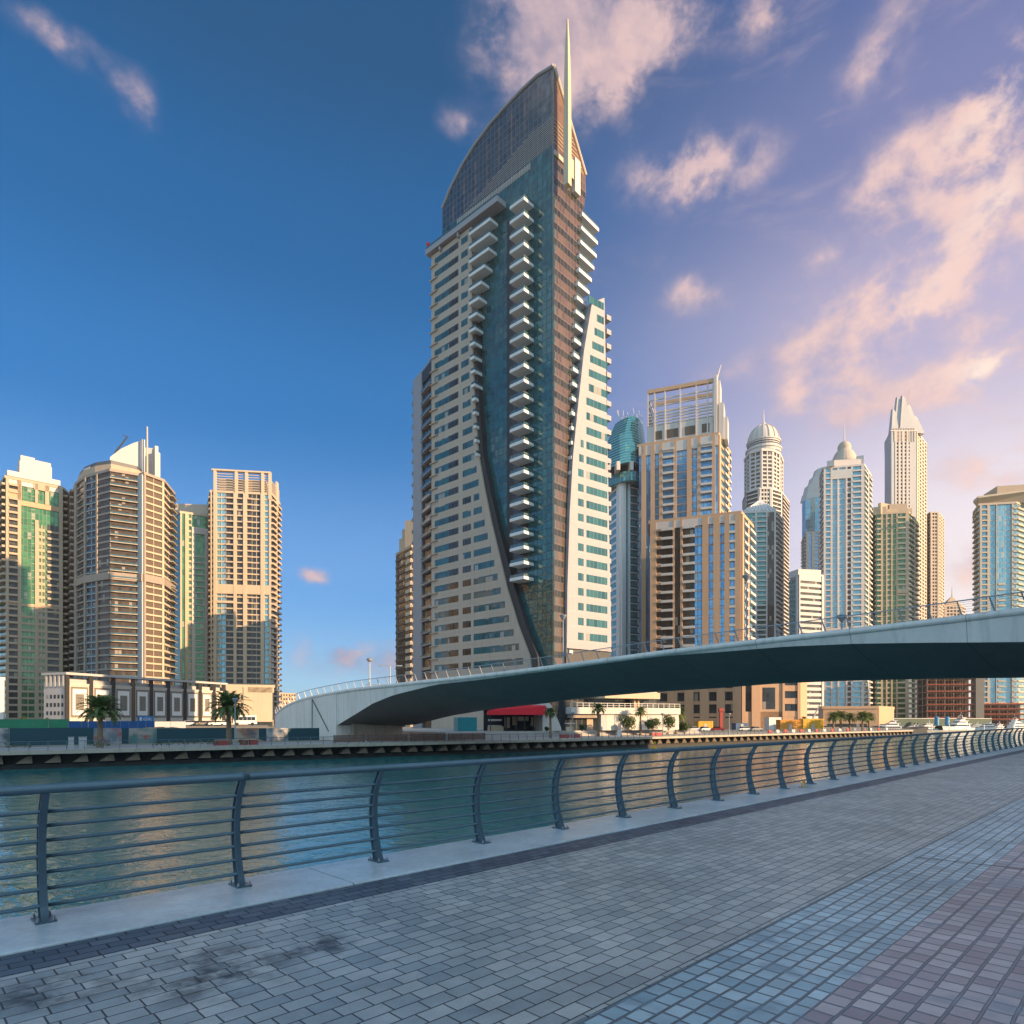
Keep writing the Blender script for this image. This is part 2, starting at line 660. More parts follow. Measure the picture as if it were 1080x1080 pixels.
m_dark = matt('dark_cladding', (.025, .027, .03), .5, scale=1)

# ================================================================== GROUND, WATER, QUAYS
Z_LAND, Z_WATER = -2.2, -4.4
Q = [(-300.0, -83.0), (-60.8, 77.7), (11.0, 126.0), (137.6, 225.0)]      # front edge of the far promenade
SHORE = [(150, 243), (174, 366), (820, 525), (9000, 2600)]


def flat(name, ring, z, mat, kind='structure'):
    mb = MB()
    mb.poly([(x, y, z) for x, y in ring])
    return solo(name, mb, mat, kind=kind)


flat('water', [(-12000, -12000), (12000, -12000), (12000, 14000), (-12000, 14000)], Z_WATER, m_water)
flat('ground', Q + SHORE + [(9000, 12000), (-12000, 12000), (-12000, -8000)], Z_LAND, m_land)


def offs(pts, d):
    """polyline moved d metres inland"""
    out = []
    for i, p in enumerate(pts):
        a = pts[max(0, i - 1)]
        b = pts[min(len(pts) - 1, i + 1)]
        dx, dy = b[0] - a[0], b[1] - a[1]
        L = math.hypot(dx, dy)
        out.append((p[0] - dy / L * d, p[1] + dx / L * d))
    return out


def qpt(px, off=0.0):
    """point on the quay line moved inland, in the direction of a picture column"""
    k = (px - CX) / FPX
    pts = offs(Q, off)
    for a, b in zip(pts, pts[1:]):
        dx, dy = b[0] - a[0], b[1] - a[1]
        den = dx - k * dy
        s = (k * a[1] - a[0]) / den
        if -0.02 <= s <= 1.02 and a[1] + s * dy > 0:
            return (a[0] + s * dx, a[1] + s * dy)
    return (a[0] + s * dx, a[1] + s * dy)


flat('far_promenade', Q + list(reversed(offs(Q, 13))), Z_LAND + .02, m_prom)


def walk(pts, step, s0=0.0, s1=1e9):
    """points and directions at equal steps along a polyline"""
    out = []
    t = s0
    acc = 0.0
    for a, b in zip(pts, pts[1:]):
        L = math.hypot(b[0] - a[0], b[1] - a[1])
        while t <= acc + L and t <= s1:
            f = (t - acc) / L
            out.append(((a[0] + (b[0] - a[0]) * f, a[1] + (b[1] - a[1]) * f), ((b[0] - a[0]) / L, (b[1] - a[1]) / L)))
            t += step
        acc += L
    return out


# far quay wall: coping, dark wet face, sloped brackets under the coping
qw = Thing('quay_wall', 'long pale coped quay wall with sloped brackets and dark wet face across the canal', 'quay wall')
mb = MB()
for k, (a, b) in enumerate(zip(Q, Q[1:])):
    f = Frame(a, (b[0] - a[0], b[1] - a[1]))
    L = math.hypot(b[0] - a[0], b[1] - a[1])
    mb.box(f, 0, L, -1.2, .35, Z_LAND - .42, Z_LAND + .03)
qw.part('coping', mb, m_coping)
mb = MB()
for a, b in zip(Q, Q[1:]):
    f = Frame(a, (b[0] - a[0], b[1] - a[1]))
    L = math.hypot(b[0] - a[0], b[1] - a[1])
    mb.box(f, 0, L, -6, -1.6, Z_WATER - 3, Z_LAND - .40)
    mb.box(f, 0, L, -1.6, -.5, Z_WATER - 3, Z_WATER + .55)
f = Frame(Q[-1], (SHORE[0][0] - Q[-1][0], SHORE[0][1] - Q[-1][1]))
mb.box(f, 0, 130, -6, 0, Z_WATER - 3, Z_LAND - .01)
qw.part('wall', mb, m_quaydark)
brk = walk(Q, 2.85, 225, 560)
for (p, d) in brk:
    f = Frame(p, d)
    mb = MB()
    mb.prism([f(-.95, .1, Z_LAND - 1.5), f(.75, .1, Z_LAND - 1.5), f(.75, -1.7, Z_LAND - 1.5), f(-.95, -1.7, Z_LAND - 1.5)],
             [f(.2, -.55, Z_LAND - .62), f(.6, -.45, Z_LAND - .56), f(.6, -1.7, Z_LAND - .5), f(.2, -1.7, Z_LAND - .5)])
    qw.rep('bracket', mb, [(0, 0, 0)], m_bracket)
qw.done()

# far promenade railing
fr = Thing('promenade_railing', 'low grey railing along the promenade edge on the far bank', 'railing')
qe = offs(Q, .35)
mb = MB()
mb.tube([(x, y, Z_LAND + 1.13) for x, y in qe], .045, 6)
fr.part('top_rail', mb, m_steel)
mb = MB()
for h in (.3, .5, .7, .9):
    mb.tube([(x, y, Z_LAND + h) for x, y in qe], .016, 4)
fr.part('lower_rails', mb, m_steel)
pm = []
for (p, d) in walk(qe, 1.9, 232, 560):
    f = Frame(p, d)
    mb = MB()
    prof = [(.02, 0), (.14, 0), (.09, .4), (.08, .7), (-.02, 1.1), (-.10, 1.1), (-.02, .7), (0, .4)]
    mb.prism([f(-.035, w, Z_LAND + .03 + z) for w, z in prof], [f(.035, w, Z_LAND + .03 + z) for w, z in prof])
    fr.rep('post', mb, [(0, 0, 0)], m_steel)
fr.done()

# ------------------------------------------------------------------ our side
def rp(u, v, z=0.0):
    return (RP[0] + u * RD[0] + v * RM[0], RP[1] + u * RD[1] + v * RM[1], z)


def strip(name, v0, v1, z, mat, u0=-60, u1=130):
    mb = MB()
    n = 24
    us = [u0 + (u1 - u0) * i / n for i in range(n + 1)]
    for a, b in zip(us, us[1:]):
        mb.poly([rp(a, v1, z), rp(b, v1, z), rp(b, v0, z), rp(a, v0, z)])
    return solo(name, mb, mat, kind='structure', fix=False)


m_pdark = paving('dark_setts', (.06, .08, .11), (.12, .14, .17), (.012, .013, .016), .2, .125, .008, bump=.5, rough=.5)
m_pgrey = paving('grey_pavers', (.275, .30, .31), (.46, .45, .43), (.045, .05, .054), .205, .135, .006, off=.42, bump=.75, rough=.42, stain=.92, uvwob=.008)
m_pblue = paving('blue_grey_cobbles', (.23, .35, .41), (.43, .54, .585), (.085, .12, .145), .155, .125, .011, bump=.9, rough=.38, uvwob=.03, third=(.17, .26, .32), spec=.5)
m_ppink = paving('reddish_cobbles', (.27, .215, .245), (.50, .42, .43), (.13, .155, .185), .16, .145, .012, bump=.9, rough=.42, uvwob=.035, third=(.22, .25, .30), spec=.5)
strip('ground_under_walkway', -.2, 130, -.02, m_land)
strip('dark_paving_band', .78, 1.28, 0, m_pdark)
strip('grey_paving', 1.28, 4.36, 0.004, m_pgrey)
strip('blue_cobble_band', 4.36, 5.22, 0, m_pblue)
strip('red_cobble_paving', 5.22, 40, 0, m_ppink)
mb = MB()
a, b = (5.0, 8.13), (5.84, 7.46)
d = ((b[0] - a[0]), (b[1] - a[1]))
f = Frame(a, d)
mb.poly([f(0, -.012, .004), f(14, -.012, .004), f(14, .012, .004), f(0, .012, .004)])
solo('expansion_joint', mb, m_dark, kind='structure', fix=False)
# kerb in long cast lengths, with open joints, and the quay wall below it
kerb = Thing('concrete_kerb', 'pale smooth concrete kerb under the near railing', 'kerb')
u = -58.0 + 1.36
joints = []
while u < 120:
    joints.append(u)
    u += 4.93
for ja, jb in zip(joints, joints[1:]):
    mb = MB()
    lo, hi = [], []
    for (v, z) in ((-.25, -.55), (-.25, .008), (-.235, .022), (.77, .022), (.782, .010), (.782, -.55)):
        lo.append(rp(ja + .010, v, z))
        hi.append(rp(jb - .010, v, z))
    mb.prism(lo, hi)
    kerb.part('kerb_block', mb, m_curb)
mb = MB()
fk = Frame((RP[0], RP[1]), RD)
mb.box(fk, -60, 125, -1.0, .15, Z_WATER - 3, -.5)
kerb.part('wall', mb, m_quaydark)

# near railing
rail = Thing('promenade_railing', 'blue grey railing with curved posts and seven bars beside the paved walkway', 'railing', rp(0, 0, 0))
SP = 1.646                                       # post spacing
CL = [(.055, .02, .150), (.010, .15, .128), (-.035, .32, .112), (-.062, .52, .104), (-.058, .70, .098), (-.022, .87, .090), (.045, 1.01, .082), (.115, 1.10, .078)]
f0 = lambda u, w, z: rp(u, w, z)


def curve_w(z):
    for (w0, z0, _), (w1, z1, _) in zip(CL, CL[1:]):
        if z0 <= z <= z1:
            return w0 + (w1 - w0) * (z - z0) / (z1 - z0)
    return CL[-1][0]


def smooth_cl(n=18):
    out = []
    for i in range(n + 1):
        z = .02 + (1.10 - .02) * i / n
        ws = [curve_w(max(.02, min(1.1, z + dz))) for dz in (-.05, 0, .05)]
        for (a0, z0, h0), (a1, z1, h1) in zip(CL, CL[1:]):
            if z0 <= z <= z1:
                h = h0 + (h1 - h0) * (z - z0) / (z1 - z0)
                break
        out.append((sum(ws) / 3, z, h))
    return out


post = MB()
cl = smooth_cl()
left = [(w - h / 2, z) for w, z, h in cl]
right = [(w + h / 2, z) for w, z, h in cl]
ring = left + right[::-1]
n = len(cl)
for (ua, ub, trim) in ((-.008, .008, .012), (-.028, .028, 0)):
    if trim:
        for i in range(n - 1):      # web plate
            L0, L1, R0, R1 = left[i], left[i + 1], right[i], right[i + 1]
            post.prism([f0(ua, L0[0] + trim, L0[1]), f0(ua, R0[0] - trim, R0[1]), f0(ua, R1[0] - trim, R1[1]), f0(ua, L1[0] + trim, L1[1])],
                       [f0(ub, L0[0] + trim, L0[1]), f0(ub, R0[0] - trim, R0[1]), f0(ub, R1[0] - trim, R1[1]), f0(ub, L1[0] + trim, L1[1])])
    else:
        for edge, s in ((left, 1), (right, -1)):   # the two flanges
            lo = [f0(ua, w, z) for w, z in edge] + [f0(ua, w + s * .014, z) for w, z in reversed(edge)]
            hi = [f0(ub, w, z) for w, z in edge] + [f0(ub, w + s * .014, z) for w, z in reversed(edge)]
            post.prism(lo, hi)
plate = MB()
plate.box(f0, -.075, .075, -.06, .17, .022, .038)
bolts = []
for (bu, bw) in ((-.055, -.04), (.055, -.04), (-.055, .15), (.055, .15)):
    q = MB()
    q.tube([rp(bu, bw, .038), rp(bu, bw, .062)], .013, 6)
    q.tube([rp(bu, bw, .06), rp(bu, bw, .074)], .007, 6)
    bolts.append(q)
me_post = post.mesh('post', m_steel, rail.loc)
me_plate = plate.mesh('base_plate', m_steel, rail.loc)
me_bolt = [q.mesh('bolt', m_bolt, rail.loc) for q in bolts]
for i in range(-3, 36):
    of = (i * SP * RD[0], i * SP * RD[1], 0)
    po = bpy.data.objects.new('post', me_post)
    po.location = of
    po.parent = rail.o
    C.objects.link(po)
    pl = bpy.data.objects.new('base_plate', me_plate)
    pl.parent = po
    C.objects.link(pl)
    if i < 9:
        for mbolt in me_bolt:
            bo = bpy.data.objects.new('bolt', mbolt)
            bo.parent = po
            C.objects.link(bo)
U0, U1 = -3.4 * SP, 35.3 * SP
mb = MB()
mb.tube([rp(U0, .125, 1.135), rp(U1, .125, 1.135)], .040, 14, caps=True)
rail.part('top_rail', mb, m_steel, smooth=True)
for z in (.135, .270, .405, .540, .675, .805, .930):
    mb = MB()
    w = curve_w(z)
    mb.tube([rp(U0, w - .01, z), rp(U1, w - .01, z)], .0165, 10)
    rail.part('bar', mb, m_steel, smooth=True)
for i in range(-1, 9):
    mb = MB()
    mb.tube([rp((i * 4 + 1.0) * SP - .05, .125, 1.135), rp((i * 4 + 1.0) * SP + .05, .125, 1.135)], .0425, 14)
    rail.part('rail_sleeve', mb, m_steel, smooth=True)

# mooring ring on the kerb
mr = Thing('mooring_ring', 'small yellow mooring ring on the kerb between two railing posts', 'mooring ring', rp(15.35, .30, .022))
c0 = rp(15.35, .30, .022)
mb = MB()
mb.tube([(c0[0] + .085 * math.cos(a) * RD[0], c0[1] + .085 * math.cos(a) * RD[1], c0[2] + .075 + .085 * math.sin(a)) for a in [rad(q) for q in range(-50, 231, 20)]], .018, 6)
mr.part('ring', mb, matt('yellow_paint', (.75, .38, .04), .5))
mb = MB()
mb.box(lambda x, y, z: (c0[0] + x, c0[1] + y, c0[2] + z), -.09, .09, -.06, .06, 0, .02)
mr.part('plate', mb, m_bolt)

# ================================================================== BRIDGE
BST = [(1700, 610, 27), (1420, 618, 33), (1240, 627, 42), (1080, 639.6, 52), (1000, 649.5, 56.5), (900, 661.5, 62.5), (800, 673, 69.5), (700, 685, 77.5),
       (600, 698.5, 86.5), (550, 705, 92), (500, 711, 98), (450, 716.5, 104), (400, 722, 111), (369, 725.8, 116.5), (340, 731, 122), (320, 735.5, 126.5), (304, 741.5, 131), (294, 748, 136), (289.5, 753.5, 142), (290, 756, 152)]
KNU = [(289, 775), (351, 766.5), (369, 755.5), (391, 742), (413, 733), (458, 722), (502, 717.3), (555, 710.5), (600, 705), (680, 693.5), (754, 688), (828, 682), (902, 679), (976, 678), (1080, 677.4), (1800, 672)]
FARB = [(280, 776), (440, 764), (475, 755), (511, 749), (573, 742), (618, 735.8), (689, 730), (760, 725.6), (821, 720.8), (895, 718), (976, 716), (1080, 714.8), (1900, 712)]


def lerp_t(tab, x):
    if x <= tab[0][0]:
        return tab[0][1]
    for (x0, y0), (x1, y1) in zip(tab, tab[1:]):
        if x <= x1:
            return y0 + (y1 - y0) * (x - x0) / (x1 - x0)
    return tab[-1][1]


near = [(*P2(px, Y), ZY(py, Y), px, Y) for px, py, Y in BST]


def resample(pts, n):
    """Catmull-Rom through the stations"""
    out = []
    for i in range(len(pts) - 1):
        p0, p1, p2, p3 = (Vector(pts[max(0, i - 1)][:3]), Vector(pts[i][:3]), Vector(pts[i + 1][:3]), Vector(pts[min(len(pts) - 1, i + 2)][:3]))
        for k in range(n):
            s = k / n
            out.append(.5 * ((2 * p1) + (-p0 + p2) * s + (2 * p0 - 5 * p1 + 4 * p2 - p3) * s * s + (-p0 + 3 * p1 - 3 * p2 + p3) * s ** 3))
    out.append(Vector(pts[-1][:3]))
    return out


nb = resample(near, 4)
BW = 17.0
secs = []
for i, p in enumerate(nb):
    a, b = nb[max(0, i - 1)], nb[min(len(nb) - 1, i + 1)]
    d = Vector((b.x - a.x, b.y - a.y, 0)).normalized()
    nrm = Vector((d.y, -d.x, 0))          # across, away from the viewer
    px = CX + FPX * p.x / p.y
    zk = min(p.z - .72, ZY(lerp_t(KNU, px), p.y + .4))
    zk = max(zk, Z_LAND - .3)
    q = p + nrm * (BW - 1.5)
    pxf = CX + FPX * q.x / q.y
    zf = min(p.z - .9, ZY(lerp_t(FARB, pxf), q.y)) if px > 345 else Z_LAND - .3
    zf = max(zf, Z_LAND - .3)
    secs.append((p, d, nrm, zk, zf, px))


def at_sec(s, u, z):
    p, d, nrm = s[0], s[1], s[2]
    return (p.x + nrm.x * u, p.y + nrm.y * u, z)


bridge = Thing('footbridge', 'long white curved bridge over the canal with dark underside', 'bridge', (P2(700, 80)[0], 80, Z_WATER))


def loft(mb, rings, closed=True, m=None):
    i0 = len(mb.v)
    n = len(rings[0])
    for r in rings:
        mb.v.extend(r)
    for k in range(len(rings) - 1):
        for j in range(n if closed else n - 1):
            j2 = (j + 1) % n
            mb.f.append((i0 + k * n + j, i0 + k * n + j2, i0 + (k + 1) * n + j2, i0 + (k + 1) * n + j))
            mb.m.append(0)
    if closed:
        mb.f.append(tuple(i0 + j for j in range(n)))
        e = i0 + (len(rings) - 1) * n
        mb.f.append(tuple(e + j for j in reversed(range(n))))
        mb.m += [0, 0]


# rounded edge rims
for side, nm in ((0, 'edge_beam'), (1, 'edge_beam')):
    rings = []
    for s in secs:
        zt = s[0].z
        prof = [(.9, -.06), (.45, 0), (.16, -.06), (0, -.22), (-.03, -.4), (.06, -.58), (.25, -.70), (.9, -.72)]
        rings.append([at_sec(s, u if side == 0 else BW - u, zt + z) for u, z in prof])
    mb = MB()
    loft(mb, rings)
    bridge.part(nm, mb, m_bridge, smooth=True)
# deck slab
rings = [[at_sec(s, .9, s[0].z - .25), at_sec(s, BW - .9, s[0].z - .25), at_sec(s, BW - .9, s[0].z - .70), at_sec(s, .9, s[0].z - .70)] for s in secs]
mb = MB()
loft(mb, rings)
bridge.part('deck', mb, m_prom)
# near fascia, soffit, far fascia
rings = [[at_sec(s, .22, s[0].z - .68), at_sec(s, .42, s[3])] for s in secs]
mb = MB()
loft(mb, rings, closed=False)
bridge.part('fascia', mb, m_bridge, smooth=True, fix=False)
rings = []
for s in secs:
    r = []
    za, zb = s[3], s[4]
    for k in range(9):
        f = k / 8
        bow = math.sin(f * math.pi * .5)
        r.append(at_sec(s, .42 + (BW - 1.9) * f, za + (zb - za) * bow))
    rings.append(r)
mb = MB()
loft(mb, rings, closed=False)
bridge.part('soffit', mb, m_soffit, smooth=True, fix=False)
rings = [[at_sec(s, BW - .22, s[0].z - .68), at_sec(s, BW - 1.48, s[4])] for s in secs]
mb = MB()
loft(mb, rings, closed=False)
bridge.part('fascia', mb, m_bridge, smooth=True, fix=False)
# abutment: end wall under the left end, thin joints and the slanting edge
mb = MB()
lo, hi = [], []
ab = [s for s in secs if s[5] < 356]
for s in ab:
    lo.append(at_sec(s, .15, Z_LAND - .3))
    hi.append(at_sec(s, .12, s[0].z - .6))
for s in reversed(ab):
    lo.append(at_sec(s, 3.5, Z_LAND - .3))
    hi.append(at_sec(s, 3.5, s[0].z - .8))
i0 = 0
n = len(lo)
mb.v = lo + hi
for k in range(n):
    j = (k + 1) % n
    mb.f.append((k, j, n + j, n + k))
    mb.m.append(0)
bridge.part('abutment', mb, m_bridge, fix=True)
mb = MB()
a = min(secs, key=lambda s: abs(s[5] - 327))
b = min(secs, key=lambda s: abs(s[5] - 350))
for s, e in ((a, b), (a, a)):
    p0 = at_sec(s, -.02, s[0].z - .75)
    p1 = at_sec(e, -.02, Z_LAND + (1.6 if e is b else 0))
    mb.tube([p0, p1], .07, 4)
bridge.part('joint', mb, m_dark)
mb = MB()       # recessed back wall under the span
s0 = min(secs, key=lambda s: abs(s[5] - 352))
s1 = min(secs, key=lambda s: abs(s[5] - 470))
lo = [at_sec(s0, 3.2, Z_LAND), at_sec(s0, BW - 2, Z_LAND), at_sec(s0, BW - 2, s0[0].z - 1), at_sec(s0, 3.2, s0[0].z - 1)]
dv = Vector(s0[1]) * 1.0
mb.prism(lo, [(x - dv.x, y - dv.y, z) for x, y, z in lo])
bridge.part('end_wall', mb, m_coping)
# casting joints: thin dark rings on the rim and seams across the underside
acc = 0.0
nxt = 2.0
for i in range(len(secs) - 1):
    p, q = secs[i], secs[i + 1]
    L = (q[0] - p[0]).length
    while nxt <= acc + L:
        f = (nxt - acc) / L
        c = p[0].lerp(q[0], f)
        d = p[1].lerp(q[1], f).normalized()
        s = (c, d, Vector((d.y, -d.x, 0)), p[3] + (q[3] - p[3]) * f, p[4] + (q[4] - p[4]) * f, 0)
        if c.y > 30:
            prof = [(.40, .004), (.14, .004), (-.012, -.21), (-.042, -.4), (.05, -.59), (.21, -.70), (.40, s[3] - c.z)]
            mb = MB()
            for (u0, z0), (u1, z1) in zip(prof, prof[1:]):
                for sg in (0,):
                    A_, B_ = at_sec(s, u0, c.z + z0), at_sec(s, u1, c.z + z1)
                    mb.poly([(A_[0] - d.x * .02, A_[1] - d.y * .02, A_[2]), (A_[0] + d.x * .02, A_[1] + d.y * .02, A_[2]),
                             (B_[0] + d.x * .02, B_[1] + d.y * .02, B_[2]), (B_[0] - d.x * .02, B_[1] - d.y * .02, B_[2])])
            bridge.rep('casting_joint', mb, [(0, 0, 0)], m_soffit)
            mb = MB()
            for k in range(8):
                pr = []
                for g in (k / 8, (k + 1) / 8):
                    pr.append(at_sec(s, .42 + (BW - 1.9) * g, s[3] + (s[4] - s[3]) * math.sin(g * math.pi * .5) - .012))
                A_, B_ = pr
                mb.poly([(A_[0] - d.x * .03, A_[1] - d.y * .03, A_[2]), (A_[0] + d.x * .03, A_[1] + d.y * .03, A_[2]),
                         (B_[0] + d.x * .03, B_[1] + d.y * .03, B_[2]), (B_[0] - d.x * .03, B_[1] - d.y * .03, B_[2])])
            bridge.rep('soffit_joint', mb, [(0, 0, 0)], m_dark)
        nxt += 9.5
    acc += L
# railing on both edges: leaning posts, hand rail, wires
for uo, sg in ((.42, 1), (BW - .42, -1)):
    mb = MB()
    mb.tube([at_sec(s, uo - sg * .34, s[0].z + 1.16) for s in secs], .055, 6)
    bridge.part('handrail', mb, m_galv)
    mb = MB()
    for h in (.22, .42, .62, .82, 1.0):
        mb.tube([at_sec(s, uo - sg * .30 * h, s[0].z + h) for s in secs], .014, 3, caps=False)
    bridge.part('railing_wires', mb, m_galv)
line = [(s[0].x, s[0].y) for s in secs]
acc = 0.0
nxt = 1.0
for i in range(len(secs) - 1):
    p, q = secs[i], secs[i + 1]
    L = (q[0] - p[0]).length
    while nxt <= acc + L:
        f = (nxt - acc) / L
        c = p[0].lerp(q[0], f)
        d = p[1].lerp(q[1], f).normalized()
        nn = Vector((d.y, -d.x, 0))
        if c.y > 30:
            T = lambda u, w, z: (c.x + d.x * u + nn.x * (.42 - w), c.y + d.y * u + nn.y * (.42 - w), c.z + z)
            mb = MB()
            mb.prism([T(-.05, -.06, -.05), T(.05, -.06, -.05), T(.05, .10, -.05), T(-.05, .10, -.05)],
                     [T(.23, .30, 1.14), T(.31, .30, 1.14), T(.31, .40, 1.14), T(.23, .40, 1.14)])
            bridge.rep('railing_post', mb, [(0, 0, 0)], m_galv)
            mb = MB()
            T2 = lambda u, w, z: (c.x + d.x * u + nn.x * (BW - .42 + w), c.y + d.y * u + nn.y * (BW - .42 + w), c.z + z)
            mb.prism([T2(-.05, -.06, -.05), T2(.05, -.06, -.05), T2(.05, .10, -.05), T2(-.05, .10, -.05)],
                     [T2(.23, .30, 1.14), T2(.31, .30, 1.14), T2(.31, .40, 1.14), T2(.23, .40, 1.14)])
            bridge.rep('railing_post', mb, [(0, 0, 0)], m_galv)
        nxt += 2.3
    acc += L
bridge.done()


def deck_pt(px, u=2.0):
    s = min(secs, key=lambda s: abs(s[5] - px) + (0 if s[0].y < 140 else 50))
    return at_sec(s, u, s[0].z - .25)


def lamp_cone(px, u, ytop, label):
    p = deck_pt(px, u)
    zt = ZY(ytop, p[1])
    t = Thing('street_lamp', label, 'street lamp', p)
    mb = MB()
    mb.tube([p, (p[0], p[1], zt - .8)], [.11, .07], 8)
    t.part('post', mb, m_galv)
    mb = MB()
    mb.lathe((p[0], p[1], zt - .85), [(.08, 0), (.16, .1), (.52, .62), (.55, .72), (.4, .8)], 14)
    t.part('lamp_head', mb, m_galv)


lamp_cone(756, 9, 606, 'tall street lamp with cone head on the bridge before the sandstone tower')
lamp_cone(557, 7, 648, 'slim street lamp on the bridge before the curved stone facade')
lamp_cone(857, 9, 648, 'small street lamp on the bridge before the white office block')


def lamp_arms(px, u, ytop, arm, label, head=False):
    p = deck_pt(px, u)
    zt = ZY(ytop, p[1])
    t = Thing('street_lamp', label, 'street lamp', p)
    mb = MB()
    mb.tube([p, (p[0], p[1], zt)], [.16, .09], 8)
    t.part('post', mb, m_galv)
    if head:
        mb = MB()
        mb.lathe((p[0], p[1], zt - .2), [(.2, 0), (.55, .3), (.6, .55), (.3, .75)], 12)
        t.part('lamp_head', mb, m_galv)
    else:
        mb = MB()
        mb.box(lambda x, y, z: (p[0] + x, p[1] + y, zt + z), -arm, arm, -.05, .05, -.08, .04)
        t.part('arm', mb, m_galv)
        for s in (-1, 1):
            mb = MB()
            mb.box(lambda x, y, z: (p[0] + s * (arm + .4) + x, p[1] + y, zt + z), -.5, .5, -.18, .18, -.14, .08)
            t.part('lamp_head', mb, m_galv)


lamp_arms(358, 6, 697, 0, 'thick round-headed mast at the left end of the bridge', True)
lamp_arms(366, 9, 702, 1.4, 'tall twin-armed street lamp beside the round-headed mast')
lamp_arms(349.5, 11, 722, 1.2, 'low twin-armed street lamp at the left end of the bridge')

# ================================================================== TOWERS
m_cream = matt('cream_render', (.50, .41, .30), .8, scale=.08, fine=.9, var=.10, streak=.12)
m_beige = matt('beige_render', (.42, .33, .24), .8, scale=.08, fine=.9, var=.10, streak=.12)
m_brown = matt('brown_grey_render', (.31, .26, .22), .8, scale=.08, fine=.9, var=.10, streak=.12)
m_sand = matt('sandstone_render', (.50, .32, .20), .8, scale=.06, fine=.8, var=.09, streak=.10)
m_palepink = matt('pale_stone', (.55, .49, .46), .8, scale=.06, fine=.8, var=.08)
m_offwhite = matt('offwhite_render', (.52, .495, .47), .75, scale=.06, fine=.8, var=.08, streak=.1)
m_greyw = matt('light_grey_render', (.42, .42, .43), .75, scale=.06, fine=.8, var=.08)
m_goldst = matt('warm_stone', (.46, .385, .31), .8, scale=.06, fine=.8, var=.08)
m_roofdk = matt('dark_roof_edge', (.07, .08, .09), .5)
m_shadowbr = matt('brown_facing_and_shade', (.10, .075, .055), .6)  # brown facing; also paints the stepped tower's shaded left side
g_green = pane('green_glass', (.02, .13, .05), (.07, .25, .10), (.04, .05, .03), 1.6, 3.4, .10, metal=.3, blinds=.06)
g_dark = pane('dark_glass', (.02, .026, .032), (.06, .07, .075), (.03, .03, .03), 1.5, 3.4, .10, metal=.08, spec=.35, blinds=.08)
g_brown = pane('bronze_dark_glass', (.04, .03, .022), (.10, .07, .045), (.03, .03, .03), 1.5, 3.4, .10, metal=.08, spec=.35, blinds=.08)
g_blue = pane('blue_glass', (.08, .27, .50), (.18, .42, .66), (.10, .12, .14), 1.5, 3.4, .09, metal=.4, blinds=.04)
g_teal = pane('teal_glass', (.03, .16, .17), (.07, .26, .26), (.05, .10, .10), 1.5, 3.4, .09, metal=.55)
g_sky = pane('pale_blue_glass', (.10, .30, .40), (.18, .42, .50), (.3, .3, .3), 1.5, 3.4, .10, metal=.5, blinds=.08)  # glass colour lightened to suggest haze over the far towers
g_rail = pane('balcony_glass', (.035, .10, .12), (.07, .16, .18), (.12, .12, .12), 1.2, 1.2, .04, metal=.35, wob=0)


def mset(wall, glass, slab=None, par=None):
    return dict(wall=wall, glass=glass, slab=slab or wall, par=par or wall)


